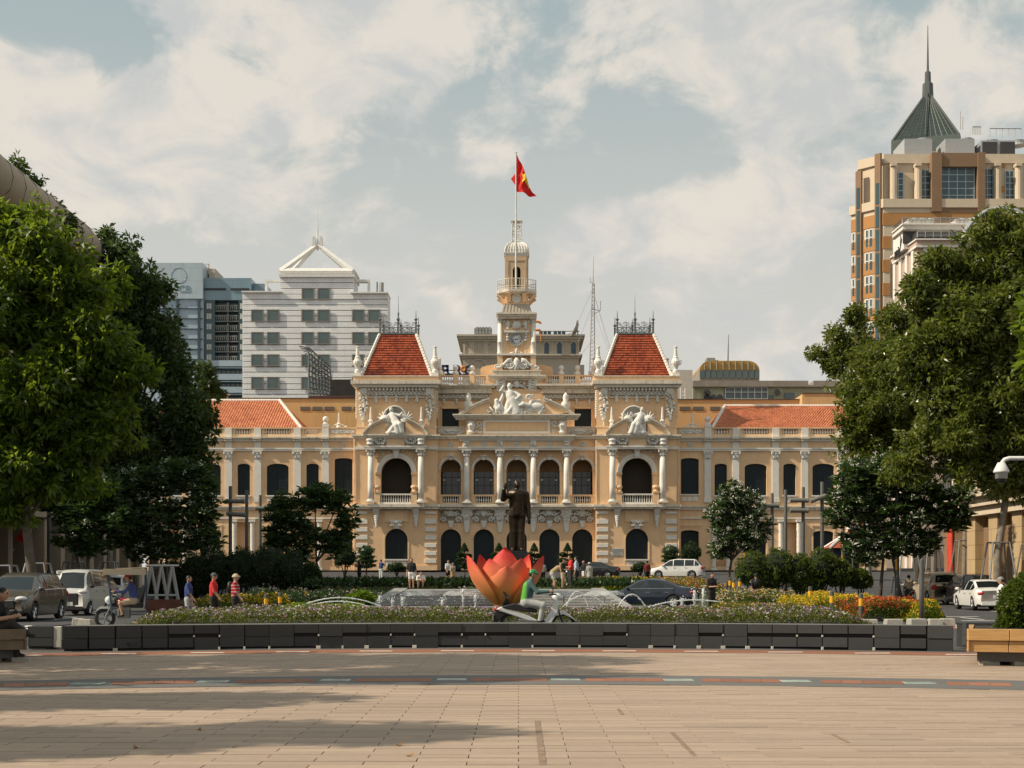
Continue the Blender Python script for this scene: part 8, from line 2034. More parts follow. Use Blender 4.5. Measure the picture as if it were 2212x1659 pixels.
# wooden planter bench at the right edge, and its twin at the left
WOOD=M('sunlit_teak',(0.44,0.25,0.095),0.6,var=0.22,scale=5,stretch=(0.6,0.6,6),bump=0.15,bscale=10)
def planter(label,x0,x1,y0,y1,h,WOOD=WOOD):
 """stepped planter with wooden boards; its end is slanted"""
 t=thing('wooden_planter',label,'planter',((x0+x1)/2,y0,0.02));n=max(2,int(abs(x1-x0)/0.62));sg=1 if x1 > x0 else -1;yy=lambda x:y0 - (x-x0)*sg*0.30
 for r_,(za,zb_) in enumerate(((h*0.40,h*0.69),(h*0.70,h))):
  for k in range(n):
   a=x0+(x1-x0)*k/n;b=x0+(x1-x0)*(k+1)/n - sg*0.012;m=MB();pts=[(a,yy(a)+(0.05 if r_==0 else 0)),(b,yy(b)+(0.05 if r_==0 else 0)),(b,yy(b)+0.12),(a,yy(a)+0.12)];prism_plan(m,pts if sg > 0 else pts[::-1],za,zb_);part(m,'board',WOOD,t,bevel=0.006)
  m=MB();a=x0;kx=a*(y1/y0-1);pts=[(a,yy(a)),(a+kx,y1),(a+kx+sg*0.1,y1),(a+sg*0.1,yy(a)+.1)];prism_plan(m,pts[::-1] if sg > 0 else pts,za,zb_);part(m,'end_board',WOOD,t)
 m=MB();pts=[(x0+sg*.05,yy(x0)+.13),(x1,yy(x1)+.13),(x1,y1),(x0*y1/y0+sg*.05,y1)];prism_plan(m,pts if sg > 0 else pts[::-1],h*0.9,h*0.97);part(m,'soil',M('dark_soil',(0.03,0.022,0.016),0.95),t)
 m=MB();pts=[(x0+sg*.22,yy(x0)+.25),(x1,yy(x1)+.22),(x1,y1-.1),(x0*y1/y0+sg*.22,y1-.1)];prism_plan(m,pts if sg > 0 else pts[::-1],0.09,h*0.40);part(m,'steel_plinth',POLE,t)
 for k in range(n+2):
  a=x0+sg*0.3+(x1-x0)*k/(n+2);m=MB();m.box(a,a+0.3,yy(a)+0.28,yy(a)+0.5,0.02,0.10);part(m,'foot_block',CBL,t)
planter('sunlit wooden planter bench at the right edge of the square',X_(2085,24.6),X_(2085,24.6)+4.5,24.4,26.6,0.66)
planter('shaded wooden planter bench at the left edge where a person sits',X_(62,25.6),X_(62,25.6)-3.5,25.4,27.2,0.62,M('shade_darkened_teak',(0.17,0.125,0.08),0.75,var=0.25,scale=5))  # teak colour darkened here to stand in for shade on this planter
# kiosk roof, traffic signs, hanging lamp with dome camera
t=thing('kiosk','small kiosk with a red and white pyramid roof in front of the right wing','kiosk',(X_(1818,118),118,zg(118)));m=MB();k_=118;x=X_(1818,k_);w=32*k_/FP;za,zb_=Z_(1184,k_),Z_(1160,k_);m.add([(x-w,k_-w,za),(x+w,k_-w,za),(x+w,k_+w,za),(x-w,k_+w,za),(x,k_,zb_)],[(0,1,4),(1,2,4),(2,3,4),(3,0,4),(3,2,1,0)]);rf_=part(m,'roof',M('red_kiosk_roof',(0.34,0.07,0.03),0.6,var=0.2),t);m=MB()
for cx_,cy_ in ((-1, -1),(1, -1),(1,1),(-1,1),(0, -1.0)):m.tube([(x+cx_*w,k_+cy_*w-.02,za+.03),(x,k_-.02,zb_+.03)],0.11,5)
part(m,'white_hips',WCONC,t,rf_);m=MB();m.box(x-w*.7,x+w*.7,k_-w*.7,k_+w*.7,zg(k_),za);part(m,'body',SHUT,t)
t=thing('no_entry_sign','red no entry sign on a thin pole beside the kiosk','sign',(X_(1842,104),104,zg(104)));m=MB();x=X_(1842,104);m.lathe([(0.05,zg(104)),(0.05,Z_(1140,104))],x,104,0,8);part(m,'post',POLE,t);m=MB();m.lathe([(0.29,0),(0.29,0.03)],0,0,0,20,M=Matrix.Translation((x-0.15,103.93,Z_(1152,104))) @ Matrix.Rotation(R(90),4,'X'));d_=part(m,'disc',RED,t);m=MB();m.box(x-0.35,x+0.05,103.885,103.897,Z_(1153.6,104),Z_(1150.4,104));part(m,'white_bar',WCONC,t,d_)
t=thing('notice_board','pale notice board with three lines of text under the large plumeria','sign',(X_(1870,100),100,zg(100)));m=MB();m.box(X_(1861,100),X_(1879,100),99.95,100,Z_(1192,100),Z_(1176,100));part(m,'board',M('pale_board',(0.45,0.45,0.41),0.6,var=0.1),t);m=MB();m.lathe([(0.05,zg(100)),(0.05,Z_(1192,100))],X_(1870,100),100.1,0,8);part(m,'post',POLE,t)
for k,s_ in enumerate(('XE BUÝT','XE Ô TÔ TẢI TRÊN','KHÔNG VÀO')):text_mesh('lettering',s_,0.1,BLK,t,Matrix.Translation(Vector((X_(1870,100),99.94,Z_(1180+k*4.2,100)))+Vector(t['_inv'])) @ FRONT,depth=0.002)
t=thing('lamp_camera','white lamp arm with a dome camera at the right edge','street lamp',(X_(2300,40),40,0));WPL=M('white_enamel',(0.70,0.69,0.66),0.35,var=0.08);m=MB();m.tube([(X_(2300,40),40,0),(X_(2300,40),40,Z_(985,40)),(X_(2260,40),40,Z_(990,40)),P(2180,990,40),P(2170,993,40),P(2164,1001,40)],0.06,8);part(m,'arm',WPL,t,smooth=True);m=MB();p=P(2163,1030,40);m.lathe([(0.10,0.40),(0.22,0.16),(0.22,0.12),(0.17,0.11),(0.17, -0.05)][::-1],p.x,p.y,p.z,16);part(m,'housing',WPL,t,smooth=True);m=MB();m.ball((p.x,p.y,p.z-0.06),0.13,12,8);part(m,'dome',GLASSD,t,smooth=True)
# ------------------------------------------------------------------ vehicles
TYRE=M('tyre_rubber',(0.018,0.018,0.018),0.85,var=0.15);RIM=M('alloy_rim',(0.45,0.45,0.46),0.3,metal=0.8,var=0.1);CGL=M('car_glass',(0.012,0.016,0.018),0.04,var=0.0,spec=0.8);BLKP=M('black_plastic',(0.02,0.02,0.021),0.6,var=0.1);TAIL=M('red_tail_lens',(0.42,0.012,0.012),0.2,var=0.0);HEAD=M('clear_headlamp',(0.62,0.63,0.62),0.1,var=0.0,spec=0.8);CHR=M('chrome_trim',(0.6,0.6,0.6),0.15,metal=1.0,var=0);PLW=M('white_number_plate',(0.62,0.62,0.60),0.5,var=0);PLY=M('yellow_number_plate',(0.75,0.42,0.02),0.5,var=0)
def paint(name,c,r=0.28):return M(name,c,r,var=0.05,scale=3,coat=0.7,spec=0.5)
def wheel(t,x,y,r,w=0.2,loc=None):
 """tyre and rim, axle along y"""
 Mx=Matrix.Translation((x,y,r)) @ Matrix.Rotation(R(90),4,'X');m=MB();m.lathe([(r*0.66, -w/2),(r*0.93, -w/2),(r, -w*0.3),(r,w*0.3),(r*0.93,w/2),(r*0.66,w/2)],n=22,M=Mx,cap=False);ty=m.build('wheel',TYRE,t,True)
 m=MB();m.lathe([(r*0.67, -w*0.42),(r*0.6, -w*0.3),(0.01, -w*0.26)],n=20,M=Mx,cap=False);m.lathe([(r*0.67,w*0.42),(r*0.6,w*0.3),(0.01,w*0.26)],n=20,M=Mx,cap=False)
 for k in range(5):a=k*1.2566;m.tube([(x,y-w*0.40,r),(x+r*0.6*math.cos(a),y-w*0.40,r+r*0.6*math.sin(a))],0.035,4);m.tube([(x,y+w*0.40,r),(x+r*0.6*math.cos(a),y+w*0.40,r+r*0.6*math.sin(a))],0.035,4)
 m.build('rim',RIM,ty)
# top profile (fraction from nose, height), cabin (windscreen foot, roof start, roof end, rear glass foot), belt height, pillars
KIND={
 'saloon':dict(L=4.65,W=1.80,top=[(0,.60),(.03,.70),(.26,.92),(.42,1.37),(.52,1.44),(.66,1.41),(.86,1.06),(.97,1.02),(1,.92)],cab=(.26,.42,.68,.86),belt=.92,pil=(.30,.50,.70),wh=(.19,.79),r=.32),
 'mpv':dict(L=4.55,W=1.78,top=[(0,.68),(.03,.82),(.20,1.02),(.38,1.56),(.50,1.66),(.85,1.63),(.96,1.12),(1,.95)],cab=(.20,.37,.86,.96),belt=1.04,pil=(.24,.45,.66,.84),wh=(.18,.80),r=.33),
 'suv':dict(L=4.75,W=1.86,top=[(0,.78),(.03,.95),(.25,1.10),(.37,1.68),(.48,1.80),(.90,1.78),(.97,1.25),(1,1.05)],cab=(.26,.37,.91,.98),belt=1.12,pil=(.28,.46,.66,.87),wh=(.19,.80),r=.38),
 'van':dict(L=3.3,W=1.48,top=[(0,.85),(.02,1.0),(.06,1.10),(.20,1.78),(.28,1.86),(.95,1.86),(.985,1.2),(1,1.0)],cab=(.05,.20,.95,.985),belt=1.12,pil=(.09,.33,.62,.92),wh=(.16,.78),r=.28)}
def car(label,kind,u,Y,head,pm,z=None,plate=(PLW,'51G 123.45'),grp=None,sc=1.0,roofsign=None,dark_low=False,rails=False):
 K=KIND[kind];Lc,W=K['L'],K['W'];t=thing('parked_car' if kind !='van' else 'van',label,'van' if kind=='van' else 'car',(X_(u,Y),Y,(zg(Y) if z is None else z)-0.03),grp);t.rotation_euler=(0,0,R(head));t.scale=(sc,)*3
 n=72;T=np.linspace(0,1,n+1);zt=np.interp(T,*zip(*K['top']));ker=np.array([1,2,3,2,1])/9;zt[2:-2]=np.convolve(zt,ker,'valid');c0,c1,c2,c3=K['cab'];X=Lc/2 - T*Lc
 belt=np.minimum(K['belt']+0.05*T,zt - 0.02);ends=np.minimum(T,1-T)*Lc;wf=np.where(ends < 0.55,0.80+0.20*np.sqrt(np.clip(1-((0.55-ends)/0.55)**2,0,1)),1.0);zs=np.where(ends < 0.35,0.30,0.22)*np.ones(n+1)
 for w_ in K['wh']:
  ra=K['r']*1.13;d=np.abs(T-w_)*Lc;zs=np.where(d < ra,np.maximum(zs,K['r']+np.sqrt(np.clip(ra*ra-d*d,0,None))),zs)
 rings=[]
 for i in range(n+1):
  h=W/2*wf[i];cabh=max(0,zt[i]-belt[i]);top_w=h*(0.94-0.20*min(1,cabh/0.45));zmid=max(zs[i]+0.02,0.62*belt[i])
  rings.append([(h*0.95,zs[i]),(h,max(zs[i]+0.01,zmid*0.8)),(h,max(zs[i]+0.02,zmid)),(h*0.965,belt[i]),(h*0.965+(top_w-h*0.965)*0.5,belt[i]+(zt[i]-0.07*min(1,cabh/.2)-belt[i])*0.55),(top_w,zt[i]-0.065*min(1,cabh/0.2)-0.004),(top_w*0.86,zt[i]-0.012),(top_w*0.45,zt[i]),(0,zt[i]+0.012)])
 R_=len(rings[0]);row=[]
 for rg_ in rings:row.append([(y,z_) for y,z_ in rg_]+[(-y,z_) for y,z_ in rg_[-2::-1]])
 m_=len(row[0]);V=[(X[i],y,z_) for i in range(n+1) for y,z_ in row[i]];groups={}
 for i in range(n):
  tm=(T[i]+T[i+1])/2
  for j in range(m_-1):
   jj=j if j < R_-1 else m_-2-j;key='body';side=0 if j < R_-1 else 1
   if jj in (3,4) and c0+0.035 < tm < c3-0.02 and min(zt[i],zt[i+1])-belt[i] > 0.16 and not any(abs(tm-p_) < 0.010 for p_ in K['pil']):key=('side_window',side,sum(tm > p_ for p_ in K['pil']))
   elif jj in (6,7) and c0+0.012 < tm < c1-0.01:key='windscreen'
   elif jj in (6,7) and c2+0.012 < tm < c3-0.005:key='rear_window'
   groups.setdefault(key,[]).append((i*m_+j,i*m_+j+1,(i+1)*m_+j+1,(i+1)*m_+j))
 groups['body']+=[tuple(range(m_)),tuple(range(n*m_+m_-1,n*m_-1, -1))]
 for key,fs in groups.items():
  used=sorted({a for f_ in fs for a in f_});ix={a:k for k,a in enumerate(used)}
  o=mesh_obj(key if isinstance(key,str) else key[0],[V[a] for a in used],[tuple(ix[a] for a in f_) for f_ in fs],pm if key=='body' else CGL,t,True)
 i0,i1=int((c0+.04)*n),int((c3-.02)*n)
 for s in (-1,1):MB().tube([(X[i],s*(W/2*wf[i]*0.968+.006),belt[i]+.004) for i in range(i0,i1,3)],.013,4).build('window_trim',CHR,t)
 m=MB();m.box(-Lc*0.44,Lc*0.44, -W*0.43,W*0.43,0.18,0.60);m.build('underbody',BLKP,t)
 for w_ in K['wh']:
  for s in (-1,1):wheel(t,Lc/2-w_*Lc,s*(W/2-0.12),K['r'])
 zl=K['top'][1][1];xf,xr=Lc/2, -Lc/2;zr=K['belt']*0.86
 for s in (-1,1):
  MB().ball((xf-0.16,s*W*0.36,zl-0.04),(0.20,0.20,0.09),12,7).build('headlight',HEAD,t,True)
  MB().ball((xr+0.10,s*W*0.38,zr),(0.13,0.19,0.085 if kind=='saloon' else 0.17),12,7).build('tail_light',TAIL,t,True)
  MB().ball((xf-Lc*(c0+0.06),s*(W/2+0.09),K['belt']+0.07),(0.10,0.12,0.075),10,6).build('mirror',pm if not dark_low else BLKP,t,True)
  for p_ in K['pil'][1:3]:MB().box(xf-Lc*(p_+0.02)-0.12,xf-Lc*(p_+0.02)+0.06,s*(W/2-0.005),s*(W/2+0.012),K['belt']-0.15,K['belt']-0.12).build('door_handle',CHR,t)
 MB().box(xf-0.10,xf+0.012, -W*0.26,W*0.26,0.44,zl-0.10).build('grille',BLKP,t,bevel=0.02);MB().box(xf-0.02,xf+0.022, -W*0.24,W*0.24,zl-0.12,zl-0.085).build('chrome_bar',CHR,t)
 MB().box(xf-0.35,xf+0.01, -W*0.40,W*0.40,0.22,0.40).build('front_bumper',BLKP,t,bevel=0.03);MB().box(xr-0.012,xr+0.35, -W*0.40,W*0.40,0.24,0.44).build('rear_bumper',BLKP if dark_low else pm,t,bevel=0.03)
 for x_,rz,nm in ((xf+0.018,90,'front_plate'),(xr-0.016, -90,'rear_plate')):
  zc=0.48 if x_ > 0 else K['belt']*0.70;pl=MB().box(x_-0.008,x_+0.008, -0.19,0.19,zc-0.075,zc+0.075).build(nm,plate[0],t);text_mesh('plate_text',plate[1].replace(' ','\n'),0.075,BLK,pl,Matrix.Translation((x_+(0.011 if x_ > 0 else -0.011),0,zc)) @ Matrix.Rotation(R(rz),4,'Z') @ FRONT,depth=0.001)
 if rails:
  for s in (-1,1):MB().tube([(xf-Lc*0.44,s*W*0.35,K['top'][4][1]),(xf-Lc*0.50,s*W*0.35,K['top'][4][1]+0.06),(xf-Lc*0.84,s*W*0.35,K['top'][4][1]+0.05)],0.025,6).build('roof_rail',CHR,t)
 if roofsign:zz=K['top'][4][1];b=MB().box(xf-Lc*0.50,xf-Lc*0.46, -0.42,0.42,zz+0.03,zz+0.19).build('roof_sign',PLW,t,bevel=0.03);text_mesh('roof_sign_text',roofsign,0.16,BLK,b,Matrix.Translation((xf-Lc*0.46+0.006,0,zz+0.11)) @ Matrix.Rotation(R(90),4,'Z') @ FRONT,depth=0.001)
 return t
PW,PB=paint('white_car_paint',(0.72,0.71,0.68)),paint('black_car_paint',(0.012,0.012,0.013),0.2)
car('grey brown people carrier with a yellow number plate at far left','mpv',52,51.5, -90,paint('grey_brown_car_paint',(0.085,0.075,0.068)),plate=(PLY,'51F 990.81'),sc=1.04)
car('white boxy minivan facing the square behind the people carrier','van',178,58.5, -92,paint('worn_white_van_paint',(0.50,0.50,0.48),0.4),plate=(PLW,'52X 0113'),dark_low=True)
car('white taxi with a roof sign directly behind the minivan','mpv',143,68, -90,PW,roofsign='VINASUN',dark_low=True)
car('white taxi with a roof sign second behind the minivan','mpv',196,76, -90,PW,roofsign='VINASUN',dark_low=True)
car('white taxi seen through the three wheeler frame','mpv',246,84, -88,PW)
car('dark navy fastback car crossing behind the fountain','saloon',1402,70.5,163,paint('navy_car_paint',(0.012,0.018,0.034),0.2),sc=1.02)
car('white people carrier parked in front of the right pavilion','mpv',1463,120.5,165,PW,z=Z_(1249,120.5))
car('black saloon half hidden behind people near the doors','saloon',1280,121.5,172,PB,z=Z_(1249,121.5))
car('gold off road car seen from behind, left of the black car','suv',2024,80.5,88,paint('gold_car_paint',(0.46,0.38,0.27)),rails=True)
car('black off road car seen from behind between gold and white cars','mpv',2092,76.5,88,PB,sc=1.03)
car('white saloon seen from behind at the right kerb','saloon',2124,67,87,PW,plate=(PLW,'51K 750.27'))
# motor scooter and motorbikes; local x forward
def bike(label,loc,head,col,cat='scooter',sc=1.0,z=0.0,plate=True):
 t=thing('motor_scooter',label,cat,loc);t.rotation_euler=(0,0,R(head));t.scale=(sc,)*3
 for x in (0.62, -0.60):
  r=0.29;Mx=Matrix.Translation((x,0,r)) @ Matrix.Rotation(R(90),4,'X');m=MB();m.lathe([(r-.07, -.04),(r-.02, -.045),(r,0),(r-.02,.045),(r-.07,.04)],n=24,M=Mx,cap=False);ty=m.build('wheel',TYRE,t,True);m=MB();m.lathe([(r-.075, -.03),(r-.06,0),(r-.075,.03)],n=24,M=Mx,cap=False);m.lathe([(.05, -.05),(.05,.05)],n=10,M=Mx)
  for k in range(8):a=k*.785;m.tube([(x,0,r),(x+.22*math.cos(a),0,r+.22*math.sin(a))],.008,4)
  m.build('rim',RIM,ty)
 def slab_(nm,pts,w,mat):return MB().prism(pts, -w/2,w/2).build(nm,mat,t,False,0.02)
 slab_('rear_cowl',[(-.98,.66),(-.86,.72),(-.30,.56),(.02,.40),(-.06,.34),(-.42,.46),(-.82,.60)],.22,col);slab_('leg_shield',[(.50,.88),(.42,.92),(.30,.60),(.12,.34),(.20,.26),(.34,.34),(.50,.62)],.36,col);slab_('front_fender',[(.30,.52),(.42,.62),(.66,.62),(.88,.44),(.96,.36),(.80,.46),(.62,.54),(.44,.50)],.15,col)
 slab_('seat',[(-.84,.73),(-.55,.80),(-.25,.74),(.0,.66),(.02,.58),(-.30,.60),(-.80,.69)],.26,BLKP);slab_('engine',[(-.45,.44),(.10,.40),(.25,.24),(.0,.18),(-.35,.20)],.24,IRON);slab_('mudguard',[(-1.02,.60),(-.92,.62),(-.72,.56),(-.98,.32),(-1.04,.34)],.13,BLKP)
 m=MB();m.tube([(.62,.06,.29),(.44,.06,.85)],.025,6);m.tube([(.62, -.06,.29),(.44, -.06,.85)],.025,6);m.tube([(.30,.32,1.0),(.42,.15,1.02),(.44, -.15,1.02),(.30, -.32,1.0)],.018,6);m.build('handlebar',BLKP,t);MB().ball((.47,0,.95),(.13,.15,.10),12,7).build('headlight_cowl',col,t,True);MB().ball((.575,0,.93),(.05,.09,.06),10,6).build('headlight',HEAD,t,True);MB().ball((-.97,0,.66),(.06,.10,.045),10,6).build('tail_light',TAIL,t,True)
 m=MB();m.tube([(.05, -.15,.22),(-.35, -.16,.22),(-.85, -.17,.32)],[.025,.045,.05],8);m.build('exhaust',CHR,t)
 for s in (-1,1):MB().tube([(.36,s*.24,1.01),(.38,s*.30,1.16)],.008,4).ball((.38,s*.31,1.2),(.015,.06,.04),8,5).build('mirror',BLKP,t)
 MB().box(-1.05, -1.04, -.1,.1,.40,.54).build('number_plate',PLW,t)
 return t
SCX,SCY=X_(1160,37.2),37.2
bike('white motor scooter riding past behind the bench wall',(SCX,SCY, -0.03),0,paint('white_scooter_paint',(0.70,0.70,0.68)),sc=1.1)
bike('dark motorbike seen from behind on the right road',(X_(1962,80),80,0),91,PB,'motorbike')
bike('parked motorbike beside the two helmeted people',(X_(1262,114),114,zg(114)),120,PB,'motorbike')
# three wheeled cargo bike
CY=43.0;t=thing('cargo_tricycle','three wheeled cargo motorbike with a cream canopy and steel racks','cargo tricycle',(X_(238,CY),CY, -0.02));t.rotation_euler=(0,0,R(196));CRM=M('cream_canvas',(0.60,0.50,0.36),0.8,var=0.15,trans=0.2);BLU=M('blue_steel_post',(0.03,0.055,0.09),0.5,var=0.2);RUST=M('rusty_red_bed',(0.10,0.035,0.025),0.8,var=0.4,scale=4)
for x,y,r in ((0.15,0,.31),(-1.45,.55,.33),(-1.45, -.55,.33)):wheel(t,x,y,r,.14)
MB().tube([(.15,.09,.31),(-.12,.09,.92)],.03,6).tube([(.15, -.09,.31),(-.12, -.09,.92)],.03,6).tube([(-.25,.38,1.0),(-.1,.15,1.02),(-.1, -.15,1.02),(-.25, -.38,1.0)],.022,6).build('fork',IRON,t);MB().prism([(.45,.50),(.30,.66),(.05,.66),(-.15,.46),(.08,.60),(.28,.60)], -.08,.08).build('front_fender',WCONC,t);MB().ball((.02,0,.86),(.14,.13,.13),10,7).build('headlight',HEAD,t,True);MB().ball((-.42,0,.80),(.24,.14,.13),12,8).build('fuel_tank',M('crimson_tank',(0.30,0.02,0.05),0.3,var=.05,coat=.5),t,True);MB().box(-.6, -.2, -.16,.16,.30,.62).build('engine',IRON,t,bevel=.04);MB().box(-1.0, -.55, -.2,.2,.62,.76).build('seat',BLKP,t,bevel=.04)
MB().box(-2.05, -1.05, -.66,.66,.52,.60).box(-2.05, -1.05, -.68, -.64,.60,.88).box(-2.05, -1.05,.64,.68,.60,.88).build('cargo_bed',RUST,t)
MB().prism([(.25,1.60),(-.2,1.82),(-1.05,1.86),(-1.05,1.83),(-.2,1.79),(.25,1.57)], -.62,.62).box(-1.04,.2, -.63, -.6,1.62,1.80).box(-1.04,.2,.6,.63,1.62,1.80).build('canopy',CRM,t);m=MB()
for y in (-.58,.58):m.tube([(-.05,y,.45),(.05,y,1.66)],.035,6);m.tube([(-1.04,y,.6),(-1.04,y,1.84)],.03,6)
m.build('canopy_posts',BLU,t)
for k,x in enumerate((-1.2, -1.5, -1.82)):
 m=MB()
 for y in (-.55,.55):m.tube([(x-.22,y,.6),(x,y,1.88)],.035,6);m.tube([(x+.22,y,.6),(x,y,1.88)],.035,6);m.tube([(x-.15,y,1.0),(x+.15,y,1.0)],.03,6)
 m.tube([(x, -.55,1.88),(x,.55,1.88)],.03,6);m.build('steel_rack',GALV,t)
MB().tube([(-1.05, -.55,1.9),(-2.0, -.55,1.9)],.035,6).tube([(-1.05,.55,1.9),(-2.0,.55,1.9)],.035,6).build('rack_rail',GALV,t)
# ------------------------------------------------------------------ people
SKIN=M('skin',(0.42,0.24,0.15),0.6,var=0.05);SKIN2=M('pale_skin',(0.52,0.32,0.22),0.6,var=0.05);HAIR=M('black_hair',(0.012,0.010,0.009),0.5,var=0.1);SHOE=M('dark_shoe',(0.02,0.018,0.016),0.6,var=0.1)
def cl(name,c):return M('cloth_'+name,c,0.85,var=0.14,scale=12,bump=0.15,bscale=25,objc=True)
CW,CK_,CRED,CBLUE,CTAN,CGREY,CDK,CLB,CBEI=cl('white',(.66,.65,.62)),cl('black',(.014,.014,.016)),cl('red',(.52,.03,.03)),cl('navy_blue',(.03,.055,.17)),cl('tan',(.36,.25,.13)),cl('light_grey',(.40,.40,.39)),cl('dark_trousers',(.03,.026,.024)),cl('light_blue',(.36,.44,.52)),cl('beige',(.46,.36,.26))
# joints in body heights; x forward, y to the left, z up
STAND=dict(pel=(0,0,.52),che=(.005,0,.74),neck=(.0,0,.85),head=(.015,0,.925),eL=(-.01,.14,.62),wL=(.03,.145,.47),eR=(-.01, -.14,.62),wR=(.03, -.145,.47),kL=(.01,.06,.27),aL=(-.01,.06,.045),kR=(.01, -.06,.27),aR=(-.01, -.06,.045))
def pose(**k):d=dict(STAND);d.update(k);return d
WALK=pose(kL=(.09,.05,.28),aL=(.15,.05,.05),kR=(-.01, -.05,.27),aR=(-.17, -.05,.09),eL=(-.07,.14,.63),wL=(-.08,.15,.49),eR=(.05, -.14,.63),wR=(.14, -.13,.52))
PHOTO=pose(eL=(.10,.13,.70),wL=(.20,.05,.82),eR=(.10, -.13,.70),wR=(.20, -.05,.82));LOOK=pose(eL=(.03,.14,.63),wL=(.17,.06,.64),eR=(.03, -.14,.63),wR=(.17, -.05,.64),head=(.04,0,.92))
BEND=pose(pel=(-.06,0,.50),che=(.12,0,.66),neck=(.21,0,.72),head=(.28,0,.745),eL=(.22,.12,.56),wL=(.30,.06,.46),eR=(.20, -.12,.56),wR=(.30, -.06,.46));SQUAT=pose(pel=(-.06,0,.17),che=(.06,0,.36),neck=(.13,0,.44),head=(.18,0,.49),kL=(.17,.08,.27),aL=(0,.07,.05),kR=(.17, -.08,.27),aR=(0, -.07,.05),eL=(.16,.13,.30),wL=(.26,.05,.30),eR=(.16, -.13,.30),wR=(.26, -.05,.30))
RIDE=pose(pel=(-.15,0,.46),che=(-.11,0,.68),neck=(-.08,0,.785),head=(-.045,0,.86),kL=(.10,.10,.40),aL=(.06,.10,.19),kR=(.10, -.10,.40),aR=(.06, -.10,.19),eL=(.02,.15,.60),wL=(.17,.16,.61),eR=(.02, -.15,.60),wR=(.17, -.16,.61));SIT=pose(pel=(-.08,0,.28),che=(-.03,0,.50),neck=(.03,0,.60),head=(.09,0,.66),kL=(.16,.07,.30),aL=(.20,.07,.05),kR=(.18, -.02,.36),aR=(.32,.06,.26),eL=(.06,.12,.40),wL=(.18,.05,.44),eR=(.06, -.12,.40),wR=(.20, -.03,.43))
def person(label,loc,face,H,J,top,bot,sleeve=0,leg=1,hat=None,hair='short',extra=(),skin=SKIN,res=None,shoe=SHOE,fat=1.08):
 """one continuous body; sleeve 0 short, 1 long; leg 0 shorts, 1 long, 2 skirt"""
 t=thing('person',label,'person',loc);t.rotation_euler=(0,0,R(face));mats=[skin,top,bot,HAIR,shoe,hat or HAIR];j={k:np.array(v) for k,v in J.items()};up=j['neck']-j['che'];up=up/np.linalg.norm(up);S=lambda a:tuple(np.array(a)*H);sh=j['neck'] - up*.045;hp=j['pel'];pr=[]
 def c(a,b,ra,rb,m):g_=fat if m in (1,2) else 1;pr.append(('c',S(a),S(b),ra*H*g_,rb*H*g_,m))
 for s,e,w in ((1,'eL','wL'),(-1,'eR','wR')):
  a=sh+np.array([0,s*.105,0]);c(a,j[e],.032,.026,1);f=.55 if sleeve==0 else 1
  if sleeve==0:c(j[e]*.9+a*.1,j[e],.026,.026,0)
  c(j[e],j[w],.025,.019,1 if sleeve else 0);d=j[w]-j[e];d=d/np.linalg.norm(d);pr.append(('e',S(j[w]+d*.028),(.022*H,.014*H,.024*H),0))
  px=np.cross(d,[0,1.,0]);px=px/max(1e-6,np.linalg.norm(px))
  for k in range(4):c(j[w]+d*.045+np.array([0,(k-1.5)*.009,0]),j[w]+d*(.085-.006*abs(k-1.5))-px*.008,.006,.0045,0)
  c(j[w]+d*.02+np.array([0, -s*.016,0]),j[w]+d*.05+np.array([0, -s*.03,0]),.0065,.005,0)
 c(sh+np.array([0,.07,0]),sh-np.array([0,.07,0]),.042,.042,1);c(j['che']+np.array([0,.035,0]),hp+np.array([0,.03,.03]),.072,.066,1);c(j['che']-np.array([0,.035,0]),hp+np.array([0, -.03,.03]),.072,.066,1);c(hp+np.array([0,.03, -.02]),hp-np.array([0,.03,.02]),.07,.07,2)
 c(j['neck'],j['head']-up*.04,.028,.028,0);hd=j['head'];pr.append(('e',S(hd),(.050*H,.042*H,.066*H),0));c(hd+np.array([.044,0, -.004]),hd+np.array([.056,0, -.016]),.008,.010,0)
 for s in (-1,1):pr.append(('e',S(hd+np.array([.046,s*.018,.006])),(.006*H,)*3,3));pr.append(('e',S(hd+np.array([-.004,s*.044, -.006])),(.010*H,.007*H,.015*H),0))
 pr.append(('e',S(hd+np.array([-.012,0,.020])),(.052*H,.048*H,.060*H),3))
 if hair=='long':pr.append(('e',S(hd+np.array([-.035,0, -.05])),(.035*H,.046*H,.095*H),3))
 if hat:
  pr.append(('e',S(hd+np.array([-.004,0,.034])),(.060*H,.055*H,.050*H),5));c(hd+np.array([.03,0,.03]),hd+np.array([.075,0,.020]),.020,.012,5)
  if hair=='brim':pr.append(('e',S(hd+np.array([0,0,.022])),(.085*H,.080*H,.012*H),5))
 for s,k,a in ((1,'kL','aL'),(-1,'kR','aR')):
  h_=hp+np.array([0,s*.05, -.01]);lm=2 if leg==1 else 0;kk=j[k];md=h_*.35+kk*.65 if leg==0 else kk;c(h_,md,.060,.046 if leg else .050,2)
  if leg==0:c(md,kk,.040,.036,0)
  c(kk,j[a],.040 if leg==1 else .034,.028 if leg==1 else .022,lm);c(j[a]+np.array([-.012,0, -.018]),j[a]+np.array([.075,0, -.026]),.024,.017,4)
 if leg==2:c(hp,hp-np.array([0,0,.14]),.085,.105,2)
 for e in extra:
  if e=='pack':pr.append(('e',S(j['che']+np.array([-.11,0, -.01])),(.06*H,.085*H,.13*H),3))
  elif e=='bag':pr.append(('e',S(hp+np.array([-.02, -.14,.03])),(.07*H,.03*H,.07*H),2))
 o=sdf_body('body',pr,mats,res or H*.0125,.022*H,t)
 return t
def at(u,vfeet,Y):return tuple(P(u,vfeet,Y))
G0=lambda u,Y:(X_(u,Y),Y,zg(Y)-.02)
